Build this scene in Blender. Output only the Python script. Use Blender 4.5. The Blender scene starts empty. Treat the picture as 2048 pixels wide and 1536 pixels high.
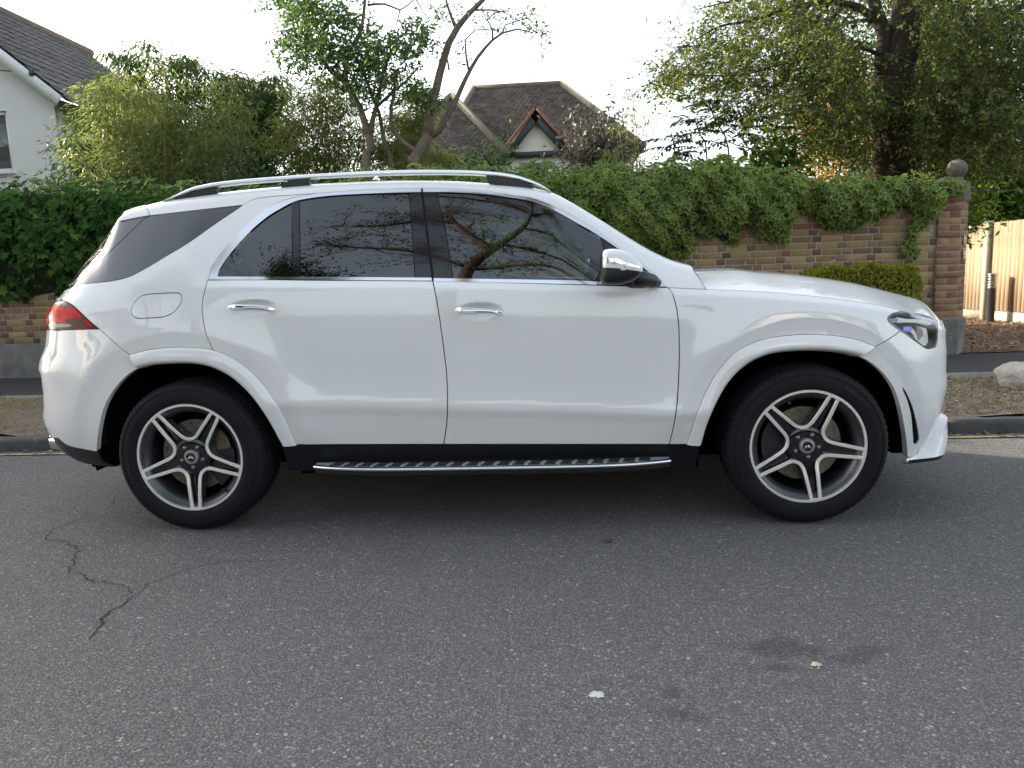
import bpy, bmesh, math, random
import numpy as np
from mathutils import Vector, Matrix
from mathutils.geometry import delaunay_2d_cdt
random.seed(7); rng = np.random.default_rng(11)
PI = math.pi
SC = bpy.context.scene
COL = SC.collection

# ---------------------------------------------------------------- camera
IW, IH, FPX = 2048., 1536., 1540.
CAM = np.array([0.3663, -4.5691, 1.2309]); YAW, PITCH, ROLL = -0.0693, 0.1425, -0.0337
_F = np.array([math.sin(YAW)*math.cos(PITCH), math.cos(YAW)*math.cos(PITCH), -math.sin(PITCH)])
_R0 = np.array([math.cos(YAW), -math.sin(YAW), 0.]); _U0 = np.cross(_R0, _F)
_R = math.cos(ROLL)*_R0 + math.sin(ROLL)*_U0; _U = -math.sin(ROLL)*_R0 + math.cos(ROLL)*_U0
cam = bpy.data.cameras.new('camera'); camo = bpy.data.objects.new('camera', cam); COL.objects.link(camo)
cam.sensor_width = 36.; cam.lens = FPX/IW*36.; cam.clip_start = .05; cam.clip_end = 3000.
camo.matrix_world = Matrix(((_R[0], _U[0], -_F[0], CAM[0]), (_R[1], _U[1], -_F[1], CAM[1]), (_R[2], _U[2], -_F[2], CAM[2]), (0, 0, 0, 1)))
SC.camera = camo
def proj(P):
    d = np.asarray(P, float)-CAM; w = d@_F
    return np.stack([IW/2+FPX*(d@_R)/w, IH/2-FPX*(d@_U)/w], -1)
def ray(x, y): return _F*FPX+_R*(x-IW/2)+_U*(IH/2-y)
def onY(x, y, Y):
    d = ray(x, y); return CAM+d*((Y-CAM[1])/d[1])
def onZ(x, y, Z=0.):
    d = ray(x, y); return CAM+d*((Z-CAM[2])/d[2])

# ---------------------------------------------------------------- sky, sun, exposure
SUN_EL, SUN_AZ = math.radians(17.), math.radians(-62.)     # azimuth from +Y (away from camera), negative = towards -X
SUN_DIR = Vector((math.sin(SUN_AZ)*math.cos(SUN_EL), math.cos(SUN_AZ)*math.cos(SUN_EL), math.sin(SUN_EL)))
world = bpy.data.worlds.new('World'); SC.world = world; world.use_nodes = True
wn, wl = world.node_tree.nodes, world.node_tree.links
sky = wn.new('ShaderNodeTexSky'); sky.sky_type = 'NISHITA'; sky.sun_disc = False
sky.sun_elevation = SUN_EL; sky.sun_rotation = SUN_AZ
sky.air_density = 1.0; sky.dust_density = 3.0; sky.ozone_density = 1.0
bg = wn['Background']; bg.inputs['Strength'].default_value = 0.15
hs = wn.new('ShaderNodeHueSaturation'); hs.inputs['Saturation'].default_value = .50; hs.inputs['Hue'].default_value = .495
wl.new(sky.outputs[0], hs.inputs['Color']); wl.new(hs.outputs[0], bg.inputs[0])
sun = bpy.data.lights.new('sun', 'SUN'); suno = bpy.data.objects.new('sun', sun); COL.objects.link(suno)
sun.energy = 3.4; sun.angle = math.radians(.6); sun.color = (1., .85, .64)
suno.rotation_euler = SUN_DIR.to_track_quat('Z', 'Y').to_euler(); suno.location = (-20, 20, 20)
SC.view_settings.view_transform = 'Standard'; SC.view_settings.look = 'None'
SC.view_settings.exposure = 1.86; SC.view_settings.gamma = 1.0
SC.view_settings.use_curve_mapping = False
SC.render.engine = 'CYCLES'
SC.cycles.use_denoising = True
SC.cycles.max_bounces = 10; SC.cycles.transparent_max_bounces = 24; SC.cycles.diffuse_bounces = 4; SC.cycles.glossy_bounces = 5
SC.cycles.caustics_reflective = False; SC.cycles.caustics_refractive = False
SC.cycles.sample_clamp_indirect = 6.

# ---------------------------------------------------------------- material helper
class NT:
    def __init__(s, name):
        s.m = bpy.data.materials.new(name); s.m.use_nodes = True
        s.t = s.m.node_tree; s.n = s.t.nodes; s.l = s.t.links; s.b = s.n['Principled BSDF']
    def node(s, typ, **kw):
        nd = s.n.new(typ)
        for k, v in kw.items(): setattr(nd, k, v)
        return nd
    def set(s, nd, **kw):
        for k, v in kw.items():
            nd.inputs[k.replace('_', ' ')].default_value = v
        return nd
    def link(s, a, b): s.l.new(a, b)
    def coord(s, kind='Object', scale=(1, 1, 1), rot=(0, 0, 0)):
        tc = s.node('ShaderNodeTexCoord'); mp = s.node('ShaderNodeMapping')
        mp.inputs['Scale'].default_value = scale; mp.inputs['Rotation'].default_value = rot
        s.link(tc.outputs[kind], mp.inputs[0]); return mp.outputs[0]
    def noise(s, vec, scale, detail=4, rough=.55, dist=0.):
        nd = s.node('ShaderNodeTexNoise'); s.link(vec, nd.inputs['Vector'])
        nd.inputs['Scale'].default_value = scale; nd.inputs['Detail'].default_value = detail
        nd.inputs['Roughness'].default_value = rough; nd.inputs['Distortion'].default_value = dist
        return nd.outputs['Fac']
    def ramp(s, fac, stops, interp='LINEAR'):
        r = s.node('ShaderNodeValToRGB'); r.color_ramp.interpolation = interp
        e = r.color_ramp.elements
        while len(e) < len(stops): e.new(.5)
        for i, (p, c) in enumerate(stops):
            e[i].position = p; e[i].color = (*c, 1) if len(c) == 3 else c
        s.link(fac, r.inputs[0]); return r.outputs[0]
    def mix(s, fac, a, b, mode='MIX'):
        m = s.node('ShaderNodeMix', data_type='RGBA', blend_type=mode)
        for sock, v in ((m.inputs[0], fac), (m.inputs[6], a), (m.inputs[7], b)):
            if hasattr(v, 'is_linked') or hasattr(v, 'links'): s.link(v, sock)
            elif isinstance(v, (int, float)): sock.default_value = v
            else: sock.default_value = (*v, 1) if len(v) == 3 else v
        return m.outputs[2]
    def math(s, op, a, b=0., c=None):
        m = s.node('ShaderNodeMath', operation=op)
        for i, v in enumerate((a, b) if c is None else (a, b, c)):
            if hasattr(v, 'links'): s.link(v, m.inputs[i])
            else: m.inputs[i].default_value = v
        return m.outputs[0]
    def bump(s, h, strength=.5, dist=.01):
        b = s.node('ShaderNodeBump'); b.inputs['Strength'].default_value = strength; b.inputs['Distance'].default_value = dist
        s.link(h, b.inputs['Height']); s.link(b.outputs[0], s.b.inputs['Normal'])
    def col(s, sock): s.link(sock, s.b.inputs['Base Color'])
    def rough(s, v):
        if hasattr(v, 'links'): s.link(v, s.b.inputs['Roughness'])
        else: s.b.inputs['Roughness'].default_value = v
def plain(name, c, rough=.5, metal=0., coat=0., spec=.5, **kw):
    t = NT(name); b = t.b
    b.inputs['Base Color'].default_value = (*c, 1); b.inputs['Roughness'].default_value = rough
    b.inputs['Metallic'].default_value = metal; b.inputs['Coat Weight'].default_value = coat
    b.inputs['Coat Roughness'].default_value = .02; b.inputs['Specular IOR Level'].default_value = spec
    for k, v in kw.items(): b.inputs[k.replace('_', ' ')].default_value = v
    return t.m
def rand_obj(t):
    return t.node('ShaderNodeObjectInfo').outputs['Random']
M = {}

# ---------------------------------------------------------------- object helpers
def link(o, parent=None):
    COL.objects.link(o)
    if parent is not None: o.parent = parent
    return o
def mesh_np(name, V, Fc, smooth=False, normals=None):
    """V (n,3); Fc list of index tuples or (m,k) array"""
    me = bpy.data.meshes.new(name)
    V = np.asarray(V, np.float32).reshape(-1, 3)
    if isinstance(Fc, np.ndarray):
        m, k = Fc.shape; idx = Fc.astype(np.int32).ravel(); tot = np.full(m, k, np.int32)
    else:
        tot = np.array([len(f) for f in Fc], np.int32); idx = np.fromiter((i for f in Fc for i in f), np.int32); m = len(tot)
    st = np.zeros(m, np.int32); st[1:] = np.cumsum(tot)[:-1]
    me.vertices.add(len(V)); me.vertices.foreach_set('co', V.ravel())
    me.loops.add(len(idx)); me.loops.foreach_set('vertex_index', idx)
    me.polygons.add(m); me.polygons.foreach_set('loop_start', st); me.polygons.foreach_set('loop_total', tot)
    me.update(calc_edges=True); me.validate()
    if smooth: me.polygons.foreach_set('use_smooth', np.ones(len(me.polygons), bool))
    if normals is not None and len(me.vertices) == len(normals):
        me.normals_split_custom_set_from_vertices([tuple(map(float, n)) for n in normals])
    return me
def ob(name, me, mat=None, parent=None, loc=None):
    o = bpy.data.objects.new(name, me)
    if mat is not None and len(me.materials) == 0: me.materials.append(mat)
    if loc is not None: o.location = loc
    return link(o, parent)
def mk(name, V, Fc, mat, parent=None, smooth=False, normals=None, loc=None):
    return ob(name, mesh_np(name, V, Fc, smooth, normals), mat, parent, loc)
def empty(name, loc=(0, 0, 0), rz=0.):
    o = bpy.data.objects.new(name, None); o.location = loc; o.rotation_euler = (0, 0, rz); o.empty_display_size = .1
    return link(o)
def tag(o, label=None, cat=None, group=None, kind=None):
    if label: o['label'] = label
    if cat: o['category'] = cat
    if group: o['group'] = group
    if kind: o['kind'] = kind
    return o
class MB:
    """collects simple shapes into one mesh"""
    def __init__(s): s.V = []; s.F = []
    def add(s, V, F):
        b = len(s.V); s.V += [tuple(map(float, v)) for v in V]; s.F += [tuple(i+b for i in f) for f in F]; return s
    def box(s, x0, x1, y0, y1, z0, z1):
        return s.add([(x0, y0, z0), (x1, y0, z0), (x1, y1, z0), (x0, y1, z0), (x0, y0, z1), (x1, y0, z1), (x1, y1, z1), (x0, y1, z1)],
                     [(0, 3, 2, 1), (4, 5, 6, 7), (0, 1, 5, 4), (1, 2, 6, 5), (2, 3, 7, 6), (3, 0, 4, 7)])
    def tube(s, pts, rad, n=8, cap=True, squash=None):
        pts = [np.array(p, float) for p in pts]
        rad = list(rad) if hasattr(rad, '__len__') else [rad]*len(pts)
        b = len(s.V); up = None
        for i, p in enumerate(pts):
            t = pts[min(i+1, len(pts)-1)]-pts[max(i-1, 0)]; t = t/(np.linalg.norm(t)+1e-12)
            if up is None:
                a = np.array([0, 0, 1.]) if abs(t[2]) < .9 else np.array([1., 0, 0]); up = np.cross(np.cross(t, a), t)
            up = up-t*(up@t); up /= np.linalg.norm(up)+1e-12; sd = np.cross(t, up)
            for k in range(n):
                a = 2*PI*k/n; q = p+rad[i]*(math.cos(a)*up+math.sin(a)*sd); s.V.append(tuple(q))
        for i in range(len(pts)-1):
            for k in range(n):
                k2 = (k+1) % n; s.F.append((b+i*n+k, b+i*n+k2, b+(i+1)*n+k2, b+(i+1)*n+k))
        if cap:
            s.F.append(tuple(b+k for k in range(n))[::-1]); e = b+(len(pts)-1)*n; s.F.append(tuple(e+k for k in range(n)))
        return s
    def lathe(s, prof, n=24, axis='z', c=(0, 0, 0), closed=False):
        """prof list of (r, h)"""
        b = len(s.V); m = len(prof)
        for r, h in prof:
            for k in range(n):
                a = 2*PI*k/n; ca, sa = r*math.cos(a), r*math.sin(a)
                s.V.append((c[0]+ca, c[1]+sa, c[2]+h) if axis == 'z' else (c[0]+ca, c[1]+h, c[2]+sa) if axis == 'y' else (c[0]+h, c[1]+ca, c[2]+sa))
        for i in range(m if closed else m-1):
            i2 = (i+1) % m
            for k in range(n):
                k2 = (k+1) % n; s.F.append((b+i*n+k, b+i*n+k2, b+i2*n+k2, b+i2*n+k))
        return s
    def build(s, name, mat, parent=None, smooth=False, loc=None): return mk(name, s.V, s.F, mat, parent, smooth, loc=loc)
def autosmooth(o, deg=35.):
    me = o.data; bm = bmesh.new(); bm.from_mesh(me)
    bmesh.ops.recalc_face_normals(bm, faces=bm.faces)
    for f in bm.faces: f.smooth = True
    for e in bm.edges:
        if len(e.link_faces) == 2 and e.calc_face_angle(0) > math.radians(deg): e.smooth = False
    bm.to_mesh(me); bm.free(); return o
def spline1(xk, yk):
    """natural cubic spline through knots, linear outside"""
    xk = np.asarray(xk, float); yk = np.asarray(yk, float); n = len(xk); h = np.diff(xk)
    A = np.eye(n); b = np.zeros(n)
    for i in range(1, n-1):
        A[i, i-1] = h[i-1]; A[i, i] = 2*(h[i-1]+h[i]); A[i, i+1] = h[i]
        b[i] = 6*((yk[i+1]-yk[i])/h[i]-(yk[i]-yk[i-1])/h[i-1])
    m2 = np.linalg.solve(A, b)
    s0 = (yk[1]-yk[0])/h[0]-h[0]*(2*m2[0]+m2[1])/6; s1 = (yk[-1]-yk[-2])/h[-1]+h[-1]*(m2[-2]+2*m2[-1])/6
    def f(x):
        x = np.asarray(x, float); i = np.clip(np.searchsorted(xk, x)-1, 0, n-2)
        a = xk[i+1]-x; c = x-xk[i]; hh = h[i]
        y = (m2[i]*a**3+m2[i+1]*c**3)/(6*hh)+(yk[i]/hh-m2[i]*hh/6)*a+(yk[i+1]/hh-m2[i+1]*hh/6)*c
        y = np.where(x < xk[0], yk[0]+s0*(x-xk[0]), y); return np.where(x > xk[-1], yk[-1]+s1*(x-xk[-1]), y)
    return f
def pchip(xk, yk):
    """monotone cubic (no overshoot), linear outside"""
    xk = np.asarray(xk, float); yk = np.asarray(yk, float); n = len(xk); h = np.diff(xk); dl = np.diff(yk)/h
    d = np.zeros(n); d[0] = dl[0]; d[-1] = dl[-1]
    for i in range(1, n-1):
        if dl[i-1]*dl[i] > 0:
            w1 = 2*h[i]+h[i-1]; w2 = h[i]+2*h[i-1]; d[i] = (w1+w2)/(w1/dl[i-1]+w2/dl[i])
    def f(x):
        x = np.asarray(x, float); i = np.clip(np.searchsorted(xk, x)-1, 0, n-2)
        t = (x-xk[i])/h[i]; tc = np.clip(t, 0, 1)
        y = (2*tc**3-3*tc**2+1)*yk[i]+(tc**3-2*tc**2+tc)*h[i]*d[i]+(-2*tc**3+3*tc**2)*yk[i+1]+(tc**3-tc**2)*h[i]*d[i+1]
        return y+np.where(t < 0, t*h[i]*d[0], 0)+np.where(t > 1, (t-1)*h[i]*d[-1], 0)
    return f
def crv(pts, step=6.):
    """Catmull-Rom through 2D/3D points, resampled at about `step`"""
    P = np.asarray(pts, float)
    if len(P) < 3:
        n = max(1, int(np.linalg.norm(P[-1]-P[0])/step)); return P[0]+(P[-1]-P[0])*np.linspace(0, 1, n+1)[:, None]
    Q = np.vstack([2*P[0]-P[1], P, 2*P[-1]-P[-2]]); out = []
    for i in range(1, len(Q)-2):
        n = max(1, int(np.linalg.norm(Q[i+1]-Q[i])/step)); t = np.linspace(0, 1, n+1)[:-1, None]
        out.append(.5*(2*Q[i]+(Q[i+1]-Q[i-1])*t+(2*Q[i-1]-5*Q[i]+4*Q[i+1]-Q[i+2])*t*t+(3*Q[i]-Q[i-1]-3*Q[i+1]+Q[i+2])*t**3))
    return np.vstack(out+[P[-1:]])
def sstep(a, b, x):
    t = np.clip((np.asarray(x, float)-a)/(b-a), 0, 1); return t*t*(3-2*t)
# ================================================================ materials of the car
t = NT('white_paint'); b = t.b
b.inputs['Base Color'].default_value = (.80, .80, .805, 1); b.inputs['Roughness'].default_value = .42
b.inputs['Coat Weight'].default_value = 1.; b.inputs['Coat Roughness'].default_value = .015; b.inputs['Coat IOR'].default_value = 1.72; b.inputs['Specular IOR Level'].default_value = .0; b.inputs['Coat Tint'].default_value = (1, 1, 1, 1)
v = t.coord('Object'); fl = t.noise(v, 900., 1); n = t.noise(v, 2.2, 2)
t.col(t.mix(n, (.775, .77, .76), (.82, .815, .805)))
nb = t.node('ShaderNodeBump'); nb.inputs['Strength'].default_value = .03; nb.inputs['Distance'].default_value = .0006
nb.inputs['Strength'].default_value = .012; t.link(t.noise(v, 14., 1), nb.inputs['Height']); t.link(nb.outputs[0], b.inputs['Coat Normal'])
M['paint'] = t.m
M['chrome'] = plain('bright_chrome', (.86, .87, .88), .07, 1.)
M['satin'] = plain('satin_aluminium', (.80, .81, .82), .28, 1.)
M['gloss_black'] = plain('gloss_black', (.008, .008, .009), .08, 0., .6)
M['black_plastic'] = plain('black_plastic', (.014, .015, .017), .42)
M['sill_black'] = plain('sill_black', (.010, .0115, .014), .42, 0., 0., .3)
M['step_plate'] = plain('step_plate', (.55, .57, .60), .4, .35)
M['liner'] = plain('liner_black', (.006, .006, .007), .9, spec=.1)
M['rubber_seal'] = plain('rubber_seal', (.006, .006, .006), .6)
def glass(name, tint, ior=1.62, body=0.):
    t = NT(name); t.n.remove(t.b); out = t.n['Material Output']
    tr = t.node('ShaderNodeBsdfTransparent'); tr.inputs[0].default_value = (*tint, 1)
    gl = t.node('ShaderNodeBsdfGlossy'); gl.inputs['Roughness'].default_value = 0.; gl.inputs[0].default_value = (1, 1, 1, 1)
    fr = t.node('ShaderNodeFresnel'); fr.inputs[0].default_value = ior
    mx = t.node('ShaderNodeMixShader'); t.link(fr.outputs[0], mx.inputs[0]); t.link(tr.outputs[0], mx.inputs[1]); t.link(gl.outputs[0], mx.inputs[2])
    t.link(mx.outputs[0], out.inputs[0]); return t.m
M['glass_front'] = glass('tinted_glass', (.50, .60, .60), 2.05)
M['glass_dark'] = glass('privacy_glass', (.030, .034, .042), 2.05)
M['glass_clear'] = glass('clear_lens', (.98, .98, .98), 1.33)
M['lamp_red'] = plain('lamp_red', (.60, .001, .010), .25, 0., .0, .15)
M['lamp_deep'] = plain('lamp_deep_red', (.06, .0015, .004), .15, 0., .0, .25)
M['lamp_clear'] = plain('lamp_clear', (.40, .34, .34), .25, .0, .0, .25)
M['lamp_sky_white'] = plain('lamp_reflector', (.96, .95, .89), .3, .0)  # matte near-white, the sky mirrored in chrome is put into the colour
M['lamp_blue'] = plain('lamp_blue', (.03, .07, .55), .05, .3, 1.)
t = NT('tyre_rubber'); v = t.coord('Object'); t.col(t.ramp(t.noise(v, 9., 5), [(.3, (.006, .0065, .008)), (.7, (.011, .0115, .0135))])); t.rough(.75); t.b.inputs['Specular IOR Level'].default_value = .25
t.bump(t.noise(v, 220., 2), .15, .002); M['tyre'] = t.m
M['machined'] = plain('machined_alloy', (.95, .91, .86), .40, .6)
M['rim_grey'] = plain('rim_grey', (.075, .074, .076), .30, .55, .3)
M['rim_black'] = plain('rim_black', (.010, .010, .011), .12, 0., .6)
t = NT('brake_disc'); v = t.coord('Object'); t.col(t.ramp(t.noise(v, 30., 3), [(.3, (.15, .125, .095)), (.7, (.30, .26, .20))])); t.b.inputs['Metallic'].default_value = .8; t.rough(.45); M['disc'] = t.m
M['cap_silver'] = plain('cap_silver', (.45, .45, .46), .35, .9)
M['caliper'] = plain('caliper_grey', (.05, .05, .052), .4, .6)
M['bolt'] = plain('bolt_steel', (.30, .30, .31), .3, 1.)
M['seat'] = plain('seat_leather', (.055, .05, .047), .5)
M['headliner'] = plain('headliner', (.30, .29, .28), .9)
M['screen_glass'] = M['glass_front']
# ================================================================ materials of the place
t = NT('asphalt_road'); v = t.coord('Object')
sp = t.node('ShaderNodeTexVoronoi'); sp.inputs['Scale'].default_value = 88.; t.link(v, sp.inputs['Vector'])
sp2 = t.node('ShaderNodeTexVoronoi'); sp2.inputs['Scale'].default_value = 200.; t.link(v, sp2.inputs['Vector'])
sep = t.node('ShaderNodeSeparateColor'); t.link(sp.outputs['Color'], sep.inputs[0])
sepb = t.node('ShaderNodeSeparateColor'); t.link(sp2.outputs['Color'], sepb.inputs[0])
big = t.noise(t.coord('Object', (.35, 1.6, 1)), .8, 4, .6); mid = t.noise(v, 3.2, 4, .6)
base = t.ramp(mid, [(.25, (.092, .091, .091)), (.75, (.128, .126, .123))])
base = t.mix(t.math('MULTIPLY', big, .55), base, (.165, .150, .132))
fine = t.ramp(sepb.outputs[0], [(0., (.045, .045, .046)), (.4, (.092, .091, .091)), (.72, (.145, .142, .138)), (.88, (.21, .203, .19)), (.96, (.30, .29, .27)), (1., (.40, .38, .35))])
base = t.mix(.62, base, fine)
stone = t.ramp(sep.outputs[1], [(0., (.24, .22, .18)), (.4, (.33, .31, .28)), (.7, (.31, .24, .165)), (1., (.42, .41, .38))])
thr = t.math('GREATER_THAN', sep.outputs[0], t.math('SUBTRACT', .975, t.math('MULTIPLY', mid, .14)))
isst = t.math('MULTIPLY', thr, t.math('LESS_THAN', sp.outputs['Distance'], t.math('MULTIPLY', sep.outputs[2], .55)))
colr = t.mix(isst, base, stone)
# dark oily stains with ragged outlines
xyz = t.node('ShaderNodeSeparateXYZ'); t.link(v, xyz.inputs[0])
ns = t.noise(v, 9., 6, .7)
stain = None
for px_, rx, ry in (((1580, 1300), .17, .085), ((1690, 1318), .12, .05), ((1555, 1335), .06, .03), ((1355, 1430), .08, .06), ((1345, 1385), .05, .05), ((1735, 1300), .05, .04)):
    c = onZ(*px_, 0.)
    dx = t.math('DIVIDE', t.math('SUBTRACT', xyz.outputs[0], float(c[0])), rx); dy = t.math('DIVIDE', t.math('SUBTRACT', xyz.outputs[1], float(c[1])), ry)
    d = t.math('SQRT', t.math('ADD', t.math('MULTIPLY', dx, dx), t.math('MULTIPLY', dy, dy)))
    s_ = t.math('MULTIPLY', t.math('SUBTRACT', .95, t.math('ADD', d, t.math('MULTIPLY', t.math('SUBTRACT', ns, .5), 4.4))), 2.2); s_ = t.math('MINIMUM', t.math('MAXIMUM', s_, 0.), 1.)
    stain = s_ if stain is None else t.math('MAXIMUM', stain, s_)
colr = t.mix(t.math('MULTIPLY', stain, .42), colr, (.016, .016, .017))
t.col(colr); t.rough(t.math('SUBTRACT', .9, t.math('MULTIPLY', stain, .18)))
h = t.math('ADD', t.math('MULTIPLY', sp2.outputs['Distance'], -.6), t.math('MULTIPLY', sp.outputs['Distance'], -.6)); t.bump(h, .9, .006)
M['road'] = t.m
def simple(name, sc, stops, rough=.85, bs=60., bst=.4, bd=.006, detail=5):
    t = NT(name); v = t.coord('Object'); t.col(t.ramp(t.noise(v, sc, detail, .62), stops)); t.rough(rough); t.bump(t.noise(v, bs, 4, .6), bst, bd); return t.m
M['crack'] = plain('crack_dark', (.022, .021, .02), .95)
t = NT('yellow_line'); v = t.coord('Object'); n = t.noise(v, 14., 6, .7); t.col(t.mix(t.ramp(n, [(.42, (0, 0, 0)), (.56, (1, 1, 1))]), (.09, .085, .075), (.50, .40, .20))); t.rough(.85); M['yellow'] = t.m
M['gutter'] = simple('gutter_dust', 18., [(.3, (.10, .092, .08)), (.55, (.20, .185, .16)), (.8, (.28, .26, .23))], .95)
t = NT('kerb_stone'); v = t.coord('Object'); r = rand_obj(t); n = t.noise(v, 9., 6, .65)
t.col(t.mix(t.math('MULTIPLY', r, .5), t.ramp(n, [(.3, (.045, .047, .048)), (.6, (.085, .087, .086)), (.8, (.16, .16, .15))]), (.06, .06, .06))); t.rough(.9); t.bump(t.noise(v, 60., 5), .6, .008); M['kerb'] = t.m
M['pavement'] = simple('pavement_asphalt', 60., [(.3, (.030, .028, .029)), (.6, (.052, .049, .049)), (.85, (.095, .09, .085))], .9, 120., .5, .006)
M['edging'] = simple('edging_concrete', 20., [(.3, (.20, .18, .15)), (.7, (.34, .31, .26))], .95)
M['soil'] = simple('verge_soil', 14., [(.25, (.11, .085, .06)), (.5, (.19, .152, .11)), (.75, (.29, .24, .18))], .97, 45., .9, .02)
M['litter_ground'] = simple('driveway_litter', 9., [(.25, (.085, .055, .035)), (.5, (.16, .105, .07)), (.75, (.26, .185, .13))], .97, 40., .9, .02)
M['ground'] = simple('garden_ground', 1.2, [(.3, (.045, .055, .025)), (.7, (.085, .085, .045))], .97)
def brickmat(name, stops):
    t = NT(name); v = t.coord('Object'); r = rand_obj(t); c = t.ramp(r, stops)
    at = t.node('ShaderNodeAttribute', attribute_name='rnd'); c2 = t.ramp(at.outputs['Fac'], stops)
    c = t.mix(t.math('GREATER_THAN', at.outputs['Fac'], .0001), c, c2)
    gv = t.node('ShaderNodeNewGeometry').outputs['Position']
    n = t.noise(gv, 22., 6, .65); n2 = t.noise(gv, 3.5, 3)
    c = t.mix(t.ramp(n, [(.35, (0, 0, 0)), (.75, (.45, .45, .45))]), c, (.10, .07, .045)); c = t.mix(t.math('MULTIPLY', n2, .15), c, (.16, .14, .115))
    t.col(c); t.rough(.92); t.bump(t.noise(gv, 130., 5, .7), .7, .004); return t.m
M['brick_y'] = brickmat('stock_brick', [(0., (.36, .255, .10)), (.25, (.28, .175, .065)), (.5, (.42, .31, .14)), (.68, (.24, .145, .075)), (.8, (.25, .12, .075)), (.9, (.34, .235, .10)), (1., (.17, .11, .065))])
M['brick_r'] = brickmat('red_header_brick', [(0., (.24, .085, .062)), (.25, (.17, .095, .065)), (.45, (.10, .065, .05)), (.6, (.32, .22, .095)), (.8, (.22, .075, .055)), (1., (.28, .18, .085))])
M['brick_o'] = brickmat('pillar_brick', [(0., (.31, .165, .075)), (.3, (.36, .24, .105)), (.55, (.27, .11, .07)), (.8, (.22, .13, .07)), (1., (.34, .20, .09))])
M['mortar'] = simple('lime_mortar', 30., [(.3, (.27, .24, .19)), (.7, (.39, .35, .285))], .97, 150., .6, .004)
M['plinth'] = simple('plinth_render', 5., [(.25, (.10, .10, .088)), (.5, (.17, .165, .15)), (.72, (.24, .235, .215)), (.85, (.42, .41, .38))], .95, 40., .8, .012, 8)
M['cap_stone'] = simple('cap_stone', 12., [(.3, (.10, .085, .07)), (.6, (.145, .125, .10)), (.85, (.19, .17, .14))], .95, 70., .7, .008)
M['collar'] = simple('terracotta_collar', 20., [(.3, (.13, .065, .045)), (.8, (.24, .14, .10))], .9)
M['rock'] = simple('pale_rock', 7., [(.25, (.22, .20, .17)), (.5, (.45, .42, .37)), (.8, (.60, .57, .51))], .9, 22., .9, .03)
t = NT('fence_wood'); v = t.coord('Object', (1, 1, .06)); r = rand_obj(t); n = t.noise(v, 38., 5, .6, .4); gv = t.coord('Object'); kn = t.noise(gv, 5., 2)
c = t.mix(r, (.25, .185, .115), (.32, .25, .17)); c = t.mix(t.ramp(n, [(.35, (0, 0, 0)), (.7, (.7, .7, .7))]), c, (.17, .10, .05)); t.col(t.mix(t.ramp(kn, [(.66, (0, 0, 0)), (.72, (.8, .8, .8))]), c, (.22, .12, .055))); t.rough(.8); t.bump(n, .3, .004); M['fence'] = t.m
M['fence_post'] = simple('concrete_post', 16., [(.3, (.34, .31, .24)), (.7, (.47, .43, .34))], .9)
M['render_wall'] = simple('white_render', 60., [(.3, (.66, .655, .66)), (.7, (.76, .755, .755))], .95, 240., .8, .004)
M['cream_wall'] = simple('cream_render', 20., [(.3, (.66, .63, .55)), (.7, (.76, .73, .65))], .95, 120., .4, .004)
M['white_trim'] = plain('white_trim', (.78, .78, .78), .45)
M['dark_trim'] = plain('dark_trim', (.03, .032, .035), .6)
M['pane'] = plain('window_pane', (.10, .12, .12), .06, 0., .3)
M['curtain'] = plain('net_curtain', (.34, .38, .36), .9)
def tilemat(name, stops):
    t = NT(name); r = rand_obj(t); at = t.node('ShaderNodeAttribute', attribute_name='rnd'); gv = t.node('ShaderNodeNewGeometry').outputs['Position']
    f = t.math('FRACT', t.math('ADD', r, at.outputs['Fac'])); c = t.ramp(f, stops); n = t.noise(gv, 3., 5, .65); c = t.mix(t.ramp(n, [(.45, (0, 0, 0)), (.75, (.7, .7, .7))]), c, (.20, .19, .17))
    t.col(c); t.rough(.9); t.bump(t.noise(gv, 60., 4), .5, .006); return t.m
M['tile_grey'] = tilemat('grey_roof_tile', [(0., (.085, .075, .075)), (.4, (.12, .105, .105)), (.75, (.155, .135, .13)), (1., (.075, .068, .07))])
M['tile_brown'] = tilemat('brown_roof_tile', [(0., (.060, .045, .038)), (.4, (.090, .068, .055)), (.7, (.115, .085, .068)), (1., (.050, .040, .036))])
M['ridge'] = simple('ridge_tile', 8., [(.3, (.12, .095, .07)), (.7, (.20, .165, .125))], .9)
M['tile_red'] = simple('red_verge_tile', 8., [(.3, (.19, .075, .04)), (.7, (.28, .13, .075))], .9)
M['sign'] = plain('sign_white', (.72, .68, .68), .5); M['sign_red'] = plain('sign_red', (.55, .05, .08), .5)
M['wire'] = plain('cable', (.02, .02, .02), .6); M['metal_grey'] = plain('aerial_metal', (.35, .35, .36), .4, .9)
def barkmat(name, a, b_, sc=14.):
    t = NT(name); v = t.coord('Object', (1, 1, .22)); n = t.noise(v, sc, 6, .68, .6); t.col(t.ramp(n, [(.3, a), (.7, b_)])); t.rough(.95); t.bump(n, 1., .035); return t.m
M['bark_dark'] = barkmat('dark_bark', (.014, .010, .008), (.060, .040, .028)); M['bark_pale'] = barkmat('smooth_bark', (.10, .075, .055), (.22, .175, .135), 9.)
M['bark_red'] = barkmat('pine_bark', (.035, .026, .019), (.09, .065, .048)); M['twig'] = barkmat('twig_brown', (.05, .035, .022), (.12, .09, .06), 20.)
M['culm'] = barkmat('bamboo_culm', (.22, .17, .055), (.38, .30, .11), 6.)
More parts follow.
